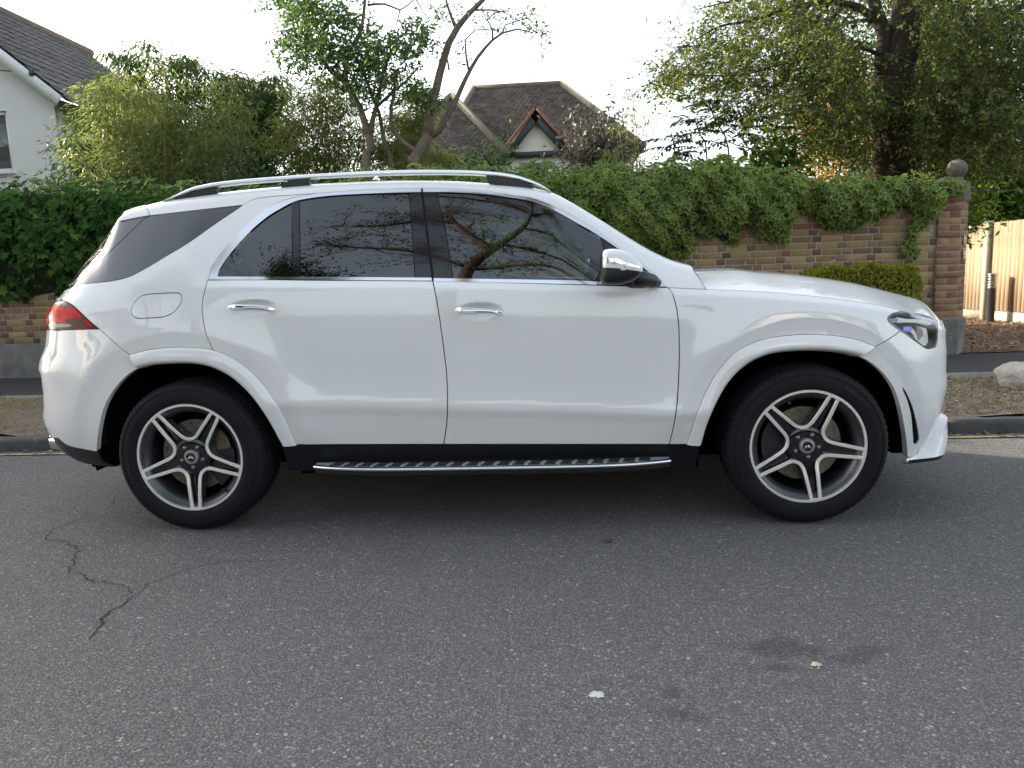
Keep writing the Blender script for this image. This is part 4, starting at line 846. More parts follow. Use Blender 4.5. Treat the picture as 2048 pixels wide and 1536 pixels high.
def _solve_roof():
    global HE, _hk2
    S = np.array(_SILT+_SILR); S = S[np.argsort(S[:, 0])]; fy = pchip(S[:, 0], S[:, 1]); vv = np.linspace(.3, .95, 80)
    for it in range(12):
        kk = []
        for x, z in _hk2:
            q = proj(T2(np.full(80, x), vv)); k = np.argmin(q[:, 1]); kk.append((x, z+(float(q[k, 1]-fy(q[k, 0]))/345.*.7 if x > -1.9 else 0.)))
        _hk2 = kk; HE = pchip(*zip(*_hk2))
_solve_roof()
# ---- hood
SIL_H = [(1384, 538), (1401, 535.5), (1428.4, 535), (1469.4, 538.3), (1524, 542.4), (1578.8, 548.7), (1633.5, 556), (1688, 567), (1742.8, 579.3), (1797.5, 591.6), (1838.5, 603.9), (1865.9, 614.8), (1879.6, 628.5), (1884, 638)]
XH0, XH1 = 1.02, 2.30
_hx = np.linspace(.9, 2.42, 160); _hp, _hu = _beltpt(_hx)
_HCx = np.array([1.0, 1.1, 1.25, 1.4, 1.55, 1.7, 1.85, 1.98, 2.08, 2.16, 2.22, 2.27]); HC = [1.22-.12*max(0, a-1.1) for a in _HCx]
def _hprof(q): return 1-(1-q)**2.6+.10*np.exp(-((q-.42)/.16)**2)*(1-q)
def HOOD(x, v, disp=True):
    x = np.asarray(x, float); q = np.clip(np.asarray(v, float)/.9, 0, 1)
    yg = np.interp(x, _hx, _hp[:, 1]); zg = ZB(x); hc = np.maximum(_HC(x), zg+.012)
    return np.stack([x, yg*(1-q), zg+(hc-zg)*_hprof(q)], -1)
_HC = pchip(_HCx, HC)
def _solve_hood():
    global _HC
    S = np.array(SIL_H); fy = pchip(S[:, 0], S[:, 1]); qq = np.linspace(.05, .9, 60)
    for it in range(25):
        for i, x in enumerate(_HCx):
            q = proj(HOOD(np.full(60, x), qq)); k = np.argmin(q[:, 1]); px = min(max(q[k, 0], 1390), 1884)
            HC[i] += float(q[k, 1]-fy(px))/360.*.7
        _HC = pchip(_HCx, HC)
_solve_hood()
# ---- pixel -> surface parameters
def inv(S, px, g0):
    px = np.asarray(px, float); g = np.asarray(g0, float).copy(); e = 1e-4
    for it in range(40):
        p0 = proj(S(g[:, 0], g[:, 1], False)); du = (proj(S(g[:, 0]+e, g[:, 1], False))-p0)/e; dv = (proj(S(g[:, 0], g[:, 1]+e, False))-p0)/e
        r = px-p0; det = du[:, 0]*dv[:, 1]-du[:, 1]*dv[:, 0]; det = np.where(np.abs(det) < 2e3, np.sign(det)*2e3+(det == 0)*2e3, det)
        st = np.stack([(r[:, 0]*dv[:, 1]-r[:, 1]*dv[:, 0])/det, (du[:, 0]*r[:, 1]-du[:, 1]*r[:, 0])/det], -1)
        g = g+np.clip(st, -.06, .06)*.9
    err = np.linalg.norm(proj(S(g[:, 0], g[:, 1], False))-px, axis=1)
    return g, err
def p1(seg, smooth=True, step=5.):
    px = crv(seg, step) if smooth else np.asarray(seg, float)
    g0 = np.array([onY(a, b, -.93)[[0, 2]] for a, b in px]); g0[:, 0] = np.clip(g0[:, 0], -2.3, 2.2)
    g, e = inv(T1, px, g0)
    if e.max() > 1.5: print('p1 miss', np.round(e.max(), 1), px[e.argmax()])
    return g
def p2(seg, smooth=True, step=5.):
    px = crv(seg, step) if smooth else np.asarray(seg, float)
    g0 = np.array([[onY(a, b, -.8)[0], np.clip((onY(a, b, -.8)[2]-1.2)/.42*.5, 0, .5)] for a, b in px])
    g, e = inv(T2, px, g0)
    if e.max() > 1.5: print('p2 miss', np.round(e.max(), 1), px[e.argmax()])
    return g
def ph(seg, smooth=True, step=5.):
    px = crv(seg, step) if smooth else np.asarray(seg, float)
    g0 = np.array([[np.clip(onY(a, b, -.85)[0], 1., 2.25), .03] for a, b in px]); g, e = inv(HOOD, px, g0)
    if e.max() > 1.5: print('ph miss', np.round(e.max(), 1), px[e.argmax()])
    return g
# ================================================================ the car: panels
car = empty('parked_car', (0, 0, 0))
tag(car, 'white five-door SUV with silver roof rails parked beside the kerb', 'car')
def inpoly(P, poly):
    x, y = P[:, 0], P[:, 1]; c = np.zeros(len(P), bool); q = np.roll(poly, -1, 0)
    for (x1, y1), (x2, y2) in zip(poly, q):
        if y1 == y2: continue
        c ^= ((y1 > y) != (y2 > y)) & (x < (x2-x1)*(y-y1)/(y2-y1)+x1)
    return c
def area(p): q = np.roll(p, -1, 0); return .5*np.sum(p[:, 0]*q[:, 1]-q[:, 0]*p[:, 1])
def clean(p, eps=.0008):
    out = [p[0]]
    for a in p[1:]:
        if np.hypot(*(a-out[-1])) > eps: out.append(a)
    if np.hypot(*(out[0]-out[-1])) < eps: out.pop()
    return np.array(out)
def inset(p, d):
    if area(p) < 0: p = p[::-1]
    e = np.roll(p, -1, 0)-p; e = e/(np.linalg.norm(e, axis=1, keepdims=True)+1e-12); n = np.stack([-e[:, 1], e[:, 0]], -1)
    m = n+np.roll(n, 1, 0); l2 = (m*m).sum(1, keepdims=True); m = m/np.maximum(l2, .6)*2
    return p+m*d
def dens(p, res):
    out = []
    for a, b in zip(p, np.roll(p, -1, 0)):
        n = max(1, int(math.ceil(np.hypot(*(b-a))/res))); out += [a+(b-a)*k/n for k in range(n)]
    return np.array(out)
def snormal(S, g, e=1e-3, disp=True):
    du = S(g[:, 0]+e, g[:, 1], disp)-S(g[:, 0]-e, g[:, 1], disp); dv = S(g[:, 0], g[:, 1]+e, disp)-S(g[:, 0], g[:, 1]-e, disp)
    n = np.cross(du, dv); return n/(np.linalg.norm(n, axis=1, keepdims=True)+1e-15)
def triang(S, outline, holes=(), res=.02, extra=None):
    poly = dens(outline, res); loops = [poly]+[dens(h, res) for h in holes]
    lo, hi = poly.min(0), poly.max(0)
    gx, gy = np.meshgrid(np.arange(lo[0]+res*.5, hi[0], res), np.arange(lo[1]+res*.5, hi[1], res)); G = np.stack([gx.ravel(), gy.ravel()], -1)
    if extra is not None: G = np.vstack([G, extra])
    G = G[inpoly(G, poly)]
    for h in loops[1:]: G = G[~inpoly(G, h)]
    bd = np.vstack(loops)
    if len(G):
        keep = np.ones(len(G), bool)
        for i in range(0, len(G), 4000):
            d = ((G[i:i+4000, None]-bd[None])**2).sum(-1).min(1); keep[i:i+4000] = d > (res*.35)**2
        G = G[keep]
    verts = [Vector(map(float, p)) for p in bd]+[Vector(map(float, p)) for p in G]; edges = []; o = 0
    for l in loops: edges += [(o+i, o+(i+1) % len(l)) for i in range(len(l))]; o += len(l)
    V, E, Fc, *_ = delaunay_2d_cdt(verts, edges, [], 0, 1e-5)
    V = np.array([(p.x, p.y) for p in V]); T = np.array([f for f in Fc], int)
    c = V[T].mean(1); ok = inpoly(c, loops[0])
    for h in loops[1:]: ok &= ~inpoly(c, h)
    T = T[ok]; a = np.cross(V[T[:, 1]]-V[T[:, 0]], V[T[:, 2]]-V[T[:, 0]]); T[a < 0] = T[a < 0][:, ::-1]
    return V, T[np.abs(a) > 1e-10], loops
def shell(S, outline, holes=(), res=.02, gap=.0025, flange=.012, off=0., extra=None, disp=True, offf=None):
    o = clean(np.asarray(outline)); hs = [clean(np.asarray(h)) for h in holes]
    if gap: o = inset(o, gap); hs = [inset(h, -gap) for h in hs]
    V, T, loops = triang(S, o, hs, res, extra)
    N = snormal(S, V, disp=disp); P = S(V[:, 0], V[:, 1], disp); P = P+N*(off if offf is None else offf(V)[:, None])
    used = np.unique(T); mp = -np.ones(len(V), int); mp[used] = np.arange(len(used)); P, N, T = P[used], N[used], mp[T]
    if flange:
        cnt = {}
        for t3 in T:
            for i in range(3): e = (t3[i], t3[(i+1) % 3]); cnt[e] = 1
        be = [e for e in cnt if (e[1], e[0]) not in cnt]
        bv = sorted({i for e in be for i in e}); k = {b_: len(P)+2*i for i, b_ in enumerate(bv)}
        ex, en = [], []
        vec = {i: np.zeros(3) for i in bv}
        for a_, b_ in be:
            d = P[b_]-P[a_]; nn = np.cross(d, N[a_]); vec[a_] += nn; vec[b_] += nn
        for i in bv:
            nn = vec[i]/(np.linalg.norm(vec[i])+1e-12); ex += [P[i], P[i]-N[i]*flange]; en += [nn, nn]
        q = []
        for a_, b_ in be: q += [(k[a_], k[a_]+1, k[b_]+1), (k[a_], k[b_]+1, k[b_])]
        P = np.vstack([P, ex]); N = np.vstack([N, en]); T = np.vstack([T, np.array(q)])
    return P, N, T
FLIP = np.array([1., -1., 1.])
def panel(name, S, outline, mat, parent=car, mirror=True, near=True, **kw):
    P, N, T = shell(S, outline, **kw); r = []
    if near: r.append(mk(name, P, T, mat, parent, True, N))
    if mirror: r.append(mk(name, P*FLIP, T[:, ::-1].copy(), mat, parent, True, N*FLIP))
    return r[0] if len(r) == 1 else r
def cat(*a): return np.vstack(a)
G2 = lambda x0, x1, y0, y1, n=2: None
ubelt = lambda xs: np.stack([np.interp(xs, _bx, _bu), ZB(xs)], -1)
paint = M['paint']
# --- shared gap curves (surface parameters)
gB = p1([(866, 563.4), (874.5, 607), (882.7, 661.8), (889, 710), (893, 745), (895, 794.8), (893.6, 844), (887.6, 888.5)])
gR = p1([(414, 562), (408.6, 585), (404.5, 609.9), (406, 629), (412.7, 661.8), (426.2, 700)])
gF = p1([(1337, 576.3), (1345.7, 589.2), (1353.2, 617), (1357.5, 651.5), (1358.3, 680), (1358.3, 719), (1355.4, 777.7), (1350.5, 828.4), (1338.8, 888.5)])
aR = p1(ARCH_R_OUT); aRl = p1(ARCH_R_OUTL); aF = p1(ARCH_F_OUT); aFr = p1(ARCH_F_OUTR)
aRi = p1(ARCH_R_IN); aFi = p1(ARCH_F_IN)
i426 = np.argmin(np.hypot(*(aR-gR[-1]).T))
xb = lambda a, b: np.linspace(a, b, max(2, int(abs(b-a)/.03)))
def handle_pts(k):
    cx, cz, a, b_ = _hk[k]; out = []
    for r, n in ((.0, 1), (.25, 8), (.5, 16), (.7, 22), (.85, 30), (.95, 36), (1.0, 40), (1.06, 40)):
        th = np.linspace(0, 2*PI, n, endpoint=False); out.append(np.stack([cx+a*r*np.cos(th), cz+b_*r*np.sin(th)], -1))
    return np.vstack(out)
def flare_pts():
    out = []
    for cx, cz, R_ in (ARC_R, ARC_F):
        a = np.linspace(-.1, PI+.1, 150)
        for r_ in (.056, .060, .062, .064, .068, .075): out.append(np.stack([cx+(R_+r_)*np.cos(a), cz+(R_+r_)*np.sin(a)], -1))
    return np.vstack(out)
def crease_pts(x0, x1):
    xs = np.arange(x0, x1, .02); return np.vstack([np.stack([xs, ZC(xs)+d], -1) for d in (-.006, -.002, .002, .006)]+[np.stack([xs, ZB(xs)-.0375*(ZB(xs)-ZC(xs))/.61+d], -1) for d in (-.01, -.004, .002, .006, .012)])
frontdoor = cat(gB, p1([(887.6, 888.5), (1338.8, 888.5)])[1:-1], gF[::-1], ubelt(xb(gF[0, 0], gB[0, 0])))
reardoor = cat(gR, aR[i426+1:], p1([(593.2, 889), (887.6, 888.5)])[1:-1], gB[::-1], ubelt(xb(gB[0, 0], gR[0, 0])))
fd = panel('front_door', T1, frontdoor, paint, extra=np.vstack([handle_pts(1), crease_pts(-.3, .92)]), res=.018)
rd = panel('rear_door', T1, reardoor, paint, extra=np.vstack([handle_pts(0), crease_pts(-1.34, -.2), flare_pts()]), res=.018)
# front wing: door gap, hood gap, headlight, bumper gap, arch
gHL = p1([(1803, 622.6), (1788, 626.3), (1778.6, 631), (1774, 637.4), (1781, 648), (1799.7, 661.5)], step=3.)
gFB = p1([(1799.7, 661.5), (1775, 678), (1749.7, 693.6)])
xw = np.interp(gHL[0, 0], _bu, _bx) if gHL[0, 0] < _bu.max() else 1.9
def u_at_belt(x): return float(_beltpt(np.array([x]))[1][0])
xw = T1(gHL[:1, 0], gHL[:1, 1], False)[0, 0]
topw = lambda xs: np.stack([_beltpt(xs)[1], ZB(xs)], -1)
wing = cat(gF[::-1], topw(xb(gF[0, 0]+.004, xw-.004)), gHL, gFB[1:], aF[::-1][1:], p1([(1373.7, 888.6), (1338.8, 888.5)])[1:-1])
panel('front_wing', T1, wing, paint, extra=np.vstack([crease_pts(.86, 1.9), flare_pts()]), res=.018)
# hood
def hoodout():
    xs = xb(XH0, XH1); return cat(np.stack([xs, 0*xs], -1), [[XH1, .9]], np.stack([xs[::-1], 0*xs+.9], -1))
gH = ph([(1384.5, 538), (1394.5, 551.4), (1411.5, 578)], step=4.)
xs = xb(gH[-1, 0], 2.285)
hv = np.linspace(.02, .9, 30); hfront = np.stack([2.285+.0*hv, hv], -1)
hood = cat(np.stack([xs, 0*xs+.0005], -1), hfront, np.stack([xs[::-1], 0*xs+.9], -1), [[gH[0, 0]-.06, .9], [gH[0, 0]-.05, .5]], gH[:-1])
panel('bonnet', HOOD, hood, paint, res=.022, gap=.002)
# bumpers (white parts) and lamps
uhl = p1([(1875.5, 637.5), (1876, 662), (1874, 685.4), (1871, 693.6)], step=4.)
hlb = p1([(1871, 693.6), (1861, 697.2), (1851.2, 696.6), (1839.5, 689), (1823, 677), (1799.7, 661.5)], step=4.)
hlt = p1([(1803, 622.6), (1825.4, 623.5), (1848.9, 627.5), (1868, 633), (1875.5, 637.5)], step=4.)
headlamp = cat(gHL[::-1], hlt[1:], uhl[1:], hlb[1:-1])
ucol = lambda zs, u: np.stack([np.full(len(zs), u), zs], -1)
UC = UF-.002
duct = p1([(1804.4, 773.5), (1814, 789), (1824.9, 817), (1833, 850), (1838, 880), (1834.4, 887), (1828, 888.3), (1826.2, 869), (1822, 828), (1814, 798), (1807, 783)], step=4.)
bumpbot = p1([(1815, 916), (1835, 911), (1850, 906)], step=4.)
zt = float(hlt[-1, 1])-.004
nosetop = np.array([[u, z] for u, z in zip(np.linspace(uhl[0, 0]+.03, UC, 20), np.linspace(zt-.006, zt-.03, 20))])
lowedge = np.array([[u, .30] for u in np.linspace(UC, bumpbot[-1, 0]+.03, 14)])
bumper = cat(gFB[::-1][:1]*0+aFi[np.argmin(np.hypot(*(aFi-p1([(1718, 712)], False)[0]).T)):], bumpbot[1:], lowedge[::-1], ucol(np.linspace(.33, nosetop[-1, 1], 16), UC), nosetop[::-1], uhl, hlb[1:], gFB[1:])
# the grille and the lower intake are openings in the front face
grille = np.array([[UF-.50, .86], [UF-.47, .90], [UF-.40, .915], [UF-.05, .915], [UF-.05, .60], [UF-.42, .60], [UF-.50, .66], [UF-.53, .76]])
bw = panel('front_bumper', T1, bumper, paint, holes=[duct, grille], res=.016, gap=.002, flange=.03, extra=flare_pts())
panel('grille_panel', T1, inset(grille, -.01), M['black_plastic'], res=.05, gap=0, flange=0, off=-.045)
for i in range(5):
    z = .64+.055*i; panel('grille_slat', T1, np.array([[UF-.49, z], [UF-.49, z+.014], [UF-.052, z+.014], [UF-.052, z]]), M['satin'], res=.05, gap=0, flange=.01, off=-.02)
panel('duct_recess', T1, inset(duct, -.006), M['liner'], res=.03, gap=0, flange=0, off=-.006)
# arch trims (white mouldings) with a rolled section
def archtrim(name, outer, inner, bulge, mirror=True):
    """loft between outer and inner curves: rises off the body, turns in at the opening"""
    n = 70
    def rs(c):
        s = np.concatenate([[0], np.cumsum(np.hypot(*np.diff(c, axis=0).T))]); q = np.linspace(0, s[-1], n); return np.stack([np.interp(q, s, c[:, 0]), np.interp(q, s, c[:, 1])], -1)
    o, i_ = rs(outer), rs(inner); rows = []
    prof = [(0., -.014), (0., .003), (.06, .0075), (.2, .0125), (.45, .0165), (.68, .0175), (.78, .0165), (.86, .012), (.93, .004), (.98, -.008), (1.0, -.025), (1.0, -.07)]
    base = []
    for f, d in prof:
        g = o+(i_-o)*f; N = snormal(T1, g, disp=False); P = T1(g[:, 0], g[:, 1], True) if f == 0 else T1(g[:, 0], g[:, 1], False)
        base.append(P)
    N = snormal(T1, o, disp=False); R_ = []
    for (f, d), P in zip(prof, base):
        PO = base[0]; Q = T1((o+(i_-o)*f)[:, 0], (o+(i_-o)*f)[:, 1], False)
        Y0 = PO[:, 1:2]; Qy = Q.copy(); Qy[:, 1:2] = Q[:, 1:2]+(Y0-T1(o[:, 0], o[:, 1], False)[:, 1:2]); R_.append(Qy+N*d*bulge)
    V = np.vstack(R_); m = len(prof); Fq = [(a*n+k, a*n+k+1, (a+1)*n+k+1, (a+1)*n+k) for a in range(m-1) for k in range(n-1)]
    for s in ((1, -1) if mirror else (1,)):
        ob_ = mk(name, V*np.array([1, s, 1]), Fq, paint, car, True); autosmooth(ob_, 50)
archtrim('wheel_arch_moulding', aF, aFi[:np.argmin(np.hypot(*(aFi-p1([(1718, 712)], False)[0]).T))+1], 1.)
archtrim('wheel_arch_moulding', aR, aRi[np.argmin(np.hypot(*(aRi-p1([(278.8, 737)], False)[0]).T)):], 1.)
# rear bumper, quarter panel
tlr = p1([(124.7, 600.6), (135, 605), (146.8, 612), (161, 625), (180.7, 643.3), (198.3, 657.5)], step=4.)
tlb = p1([(198.3, 658), (161, 659), (125, 660)], step=4.)
gRB = p1([(199, 658), (230, 684), (261, 710)])
val = p1([(191, 903), (169.4, 898.8), (136.6, 890.5), (117, 876)], step=4.)
zv = pchip([0, .25, .5, 1.], [val[-1, 1], .455, .50, .52]); UCr = UR+.002
valr = np.array([[u, float(zv(q))] for q, u in zip(np.linspace(.08, 1, 16), np.linspace(val[-1, 0], UCr, 17)[1:])])
zs_tl = float(tlb[-1, 1])
k278 = np.argmin(np.hypot(*(aRi-p1([(278.8, 737)], False)[0]).T))
rb = cat(gRB, aRi[:k278+1][::-1], val[:], valr, ucol(np.linspace(.56, zs_tl-.004, 12), UCr), np.array([[u, zs_tl-.002] for u in np.linspace(UCr, tlb[-1, 0]-.02, 16)[1:]]), tlb[::-1])
def rbump(V):
    P = T1(V[:, 0], V[:, 1], False); c = p1([(90, 743), (103.8, 762), (114.7, 794.8), (131, 822), (137, 834)], step=8.)
    zz = V[:, 1]; ue = np.interp(zz, c[::-1, 1], c[::-1, 0], left=c[-1, 0], right=c[0, 0]); d = ue-V[:, 0]
    return -.012*sstep(0., .05, d)*sstep(c[-1, 1]-.02, c[-1, 1]+.05, zz)*(1-sstep(c[0, 1]-.03, c[0, 1]+.008, zz))
panel('rear_bumper', T1, rb, paint, res=.016, gap=.002, offf=rbump, flange=.03, extra=flare_pts())
valb = p1([(194, 903), (204, 926), (224, 936)], step=4.)
zlow = .225
vlow = np.array([[u, z] for u, z in zip(np.linspace(valb[-1, 0]-.02, UCr, 18), np.linspace(valb[-1, 1]+.002, .34, 18))]); zlow = .34
panel('rear_valance', T1, cat(val[::-1], valb[1:], vlow, ucol(np.linspace(zlow+.02, .5, 8), UCr), valr[::-1]), M['black_plastic'], res=.03, gap=.001, off=-.006)
# quarter panel on the lower surface and up into the rear pillar
gD = p2([(418, 557), (421, 545), (426.4, 530.5), (442.8, 506), (470, 473), (497.5, 445.8), (524.9, 422.5), (552, 407.5), (579.5, 397.5), (620, 389.5)])
gl_low = p2([(485, 410.2), (470, 421), (429, 448.5), (374.5, 486.8), (333.4, 511.4), (292.4, 536), (256.9, 553.8), (224, 561.5), (190, 565.5), (169.4, 567.3), (154, 568.6)])
xtg = gl_low[-1, 0]
def merged(name, shells, mat, parent=car):
    out = []
    for s in (1, -1):
        P, N, T, o = [], [], [], 0
        for p, n, t3 in shells:
            P.append(p if s > 0 else p*FLIP); N.append(n if s > 0 else n*FLIP); T.append((t3 if s > 0 else t3[:, ::-1])+o); o += len(p)
        out.append(mk(name, np.vstack(P), np.vstack(T), mat, parent, True, np.vstack(N)))
    return out
weld = p2([(485, 410.2), (503, 400.7), (525, 395), (571, 391), (620, 388)])
flap = p1([(262.3, 619.4), (267.8, 607), (278.8, 594.8), (292.4, 589.3), (319.8, 587), (349.9, 585.8), (360, 588), (364, 596), (359.4, 609.9), (347, 624.9), (333.4, 631.7), (319.8, 634.5), (284, 636.4), (270.5, 634.5), (263.7, 627.6), (262.3, 619.4)], step=3.)[:-1]
eb = .0025
xq = xb(gR[0, 0], -2.28); tb_ = topw(xq); tb_[:, 1] += eb
q1 = cat(gR[::-1], tb_, [[-2.40, 1.21], [-2.36, 1.185]], tlr, gRB[1:], aR[1:i426])
q1s = shell(T1, q1, holes=[flap], res=.018, gap=eb, extra=flare_pts())
q2 = cat(np.stack([xb(-2.20, gD[0, 0]), 0*xb(-2.20, gD[0, 0])-eb], -1), gD, weld[::-1], gl_low[1:], [[-2.10, .06], [-2.20, .055]])
q2s = shell(T2, q2, res=.018, gap=eb)
merged('rear_quarter_panel', [q1s, q2s], paint)
panel('fuel_flap', T1, flap, paint, res=.02, gap=.002, flange=.008)
# roof, pillars
ctop = p2([(620, 388), (642, 386.5), (724, 380.2), (806, 377.4), (843, 376.5), (902, 376.9), (970, 381.8), (1025, 390.5), (1060, 395.5), (1092, 406), (1124.4, 421), (1156.7, 438), (1189, 457.3), (1221, 480), (1253.3, 504.7), (1285.6, 528.4), (1307, 545.4), (1324, 562.8), (1333, 574.5)])
foot = p2([(1333.5, 575.2), (1372, 576.8), (1410, 578)], step=8.); foot[:, 1] = np.maximum(foot[:, 1], .0)
gfoot = p2([(1410.5, 576), (1403, 564), (1395, 552), (1388, 543)], step=6.)
print('foot', np.round(gfoot, 3).tolist())
gt = p2([(300, 431), (390, 420.5), (485, 410.2)])
xs = np.linspace(.985, .40, 24)
inner = np.stack([xs, np.full(24, .575)], -1)
roof = cat(gt, weld[1:], ctop[1:], foot[1:], gfoot, inner, [[.36, .60], [.335, .75], [.325, 1.]], np.stack([np.linspace(.2, -1.78, 40), np.full(40, 1.)], -1), [[-1.79, .56]])
panel('roof', T2, roof, paint, res=.02, gap=.002)
panel('windscreen', T2, cat(inner[::-1], [[1.0, .575], [1.0, 1.]], [[.33, 1.], [.34, .75], [.365, .60]]), M['glass_front'], res=.03, gap=.002, off=-.004)
# tailgate glass and side glass
spl_e = p2([(300, 431), (275, 435.5), (251, 440.5), (241, 443)], step=4.)
xt_ = float(spl_e[-1, 0])-.004
print('spoiler tip', xt_)
dv = p2([(300, 431.5), (287, 438), (250, 473), (213, 508.7), (180, 544), (158, 567)])
panel('rear_side_window', T2, cat(gt, gl_low[1:-1], dv[::-1]), M['glass_dark'], res=.02, gap=.003, off=-.003)
panel('tailgate_window', T2, cat(dv, [[-2.12, .05], [-2.22, .05], [-2.24, .5], [-2.24, 1.], [xt_, 1.], [xt_, .6]], spl_e[::-1][:-1]), M['glass_dark'], res=.03, gap=.002, off=-.003)
panel('tailgate', T1, cat(np.array([[-2.42, 1.22], [-2.375, 1.185]]), np.array([[tlr[0, 0]-.03, tlr[0, 1]], [UR+.42, 1.15], [UR+.42, 1.03], [UCr, 1.03]]), ucol(np.linspace(1.06, 1.22, 6), UCr)), paint, res=.03, gap=.002)
# spoiler
panel('roof_spoiler', T2, cat(spl_e, [[xt_, .56], [xt_-.015, .7], [xt_-.02, 1.], [-1.79, 1.], [-1.79, .57]]), paint, res=.016, gap=.0015, flange=.028, off=.003)
# chrome window surrounds
rc_out = [(418, 557), (421, 545), (426.4, 530.5), (442.8, 506), (470, 473), (497.5, 445.8), (524.9, 422.5), (552, 408), (579.5, 398.5), (620, 390.2), (642, 387.3), (724, 381), (806, 378.2), (842.5, 377.3)]
rc_in = [(842.5, 385.2), (817, 385.8), (751.4, 387.5), (669.4, 391.6), (614.7, 398), (587, 405), (560, 419), (538.5, 432), (511, 454), (483.8, 481.3), (456.5, 514), (440, 538.8), (436, 553.5)]
B2 = lambda seg: p2(seg, step=4.)
rtrim = cat(B2([(864, 562), (640, 560.5), (418.5, 560)]), B2(rc_out), B2(rc_in), B2([(436.5, 553.8), (640, 554), (863.5, 555.7)]))
fc_out = [(846, 377.3), (902, 377.6), (970, 382.5), (1025, 391.2), (1060, 396.3), (1092, 406.8), (1124.4, 421.8), (1156.7, 438.8), (1189, 458), (1221, 480.7), (1253.3, 505.4), (1285.6, 529), (1307, 546), (1324, 563.4), (1332.5, 574)]
fc_in = [(1318.5, 566.6), (1313.5, 560), (1296.3, 544.5), (1274.8, 527), (1249, 507.6), (1221, 488), (1189, 466.7), (1156.7, 448.5), (1124.4, 430), (1092, 414), (1060, 402.8), (1024, 396.5), (970, 389.3), (902, 385.3), (846, 385.2)]
ftrim = cat(B2(fc_out), B2(fc_in)[::-1][::-1], B2([(867.4, 385.3), (846, 385.2)])[:0], )
# the front surround: top strip and belt strip are two strips that meet at the front corner
ftrim = cat(B2(fc_out), B2([(1332.5, 574.3), (1120, 568.3), (867.6, 563.4)]), B2([(867.4, 556.5), (1120, 560.6), (1199.6, 564), (1285, 567.3), (1318, 567.2)]), B2(fc_in))
panel('window_trim', T2, rtrim, M['chrome'], res=.02, gap=.0004, flange=.012, off=.004)
panel('window_trim', T2, ftrim, M['chrome'], res=.02, gap=.0004, flange=.012, off=.004)
# glass and pillar trims
gq = cat(B2([(585, 553.2), (437, 553), (440.5, 538.8), (457, 514), (484, 481.6), (511.5, 454.4), (539, 432.4), (566, 417.5), (584, 407.3)]))
panel('rear_quarter_window', T2, gq, M['glass_dark'], res=.025, gap=.001, off=-.004)
rdg = cat(B2([(601, 553.2), (598.3, 402.5)]), B2([(614.7, 398.3), (669.4, 392), (751.4, 387.9), (817.8, 386.2)]), B2([(818.2, 387), (824, 470), (829.3, 555)]))
panel('rear_door_window', T2, rdg, M['glass_dark'], res=.025, gap=.001, off=-.004)
panel('window_bar', T2, cat(B2([(586, 553.3), (584.6, 407)]), B2([(598, 402.6), (600.6, 553.3)])), M['gloss_black'], res=.03, gap=0, off=.001, flange=.01)
panel('pillar_trim', T2, cat(B2([(819.5, 386.2), (842, 385.6)]), B2([(842.3, 387), (863.4, 555.6)]), B2([(830.6, 555.3), (825, 470), (819.6, 387)])), M['gloss_black'], res=.03, gap=.0006, off=.001)
panel('pillar_trim', T2, cat(B2([(846.5, 385.6), (872, 386.3)]), B2([(872.5, 387), (880, 418), (890.5, 462), (905.5, 556.8)]), B2([(867.8, 556.4), (846.8, 387)])), M['gloss_black'], res=.03, gap=.0006, off=.001)
fdg = cat(B2([(873.5, 387), (881, 418), (891.5, 462), (906.5, 557)]), B2([(1060, 559.6), (1189, 563.4)]), B2([(1202, 540), (1206.5, 495), (1200.7, 474)]), B2([(1189, 467.2), (1156.7, 449), (1124.4, 430.5), (1092, 414.5), (1060, 403.3), (1024, 397), (970, 389.8), (902, 385.8), (874, 386.6)]))
panel('front_door_window', T2, fdg, M['glass_front'], res=.025, gap=.001, off=-.004)
panel('mirror_sail', T2, cat(B2([(1202, 474.5), (1221, 488.5), (1249, 508), (1274.8, 527.5), (1296.3, 545), (1313, 560), (1318, 566.8)]), B2([(1285, 567), (1190.5, 563.5)]), B2([(1203.2, 540), (1207.6, 495)])), M['black_plastic'], res=.03, gap=.0006, off=.001)
# dark seal under the surrounds
wout = cat(B2(rc_out[:-1]), B2([(842, 376.8), (902, 377)])[:-1], B2(fc_out[1:]), B2([(1333, 574.6), (1120, 568.8), (864, 563), (640, 561.4), (417.5, 560.6)]))
wh = [inset(clean(h), .004) for h in (gq, rdg, fdg)]
panel('window_seal', T2, inset(clean(wout), -.008), M['rubber_seal'], holes=wh, res=.03, gap=0, flange=0, off=-.010)
# inner black structure behind the gaps
def arcp(c, r, a0, a1, n=26): a = np.linspace(a0, a1, n); return np.stack([c[0]+r*np.cos(a), c[1]+r*np.sin(a)], -1)
und = cat([[UR+.05, .42]], arcp((-1.4975, .38), .50, PI-.1, .1), arcp((1.4975, .38), .50, PI-.1, .1), [[UF-.05, .42], [UF-.05, .86]], np.stack([np.linspace(UF-.3, 1.6, 12), ZB(np.linspace(2.2, 1.5, 12))-.03], -1), np.stack([np.linspace(1.4, -2.3, 40), ZB(np.linspace(1.4, -2.3, 40))-.012], -1), [[UR+.05, 1.19]])
panel('inner_body', T1, und, M['liner'], res=.06, gap=0, flange=0, off=-.035, disp=False)
panel('roof_lining', T2, np.array([[-1.75, .47], [.30, .47], [.30, 1.], [-1.75, 1.]]), M['headliner'], res=.06, gap=0, flange=0, off=-.035)
panel('pillar_lining', T2, cat(gD[:, :], [[-.9, .48], [-1.75, .48]], gl_low[:10]*1.0), M['liner'], res=.06, gap=0, flange=0, off=-.04)
panel('bonnet_underside', HOOD, np.array([[1.0, .01], [2.26, .01], [2.26, .9], [1.0, .9]]), M['liner'], res=.06, gap=0, flange=0, off=-.03)
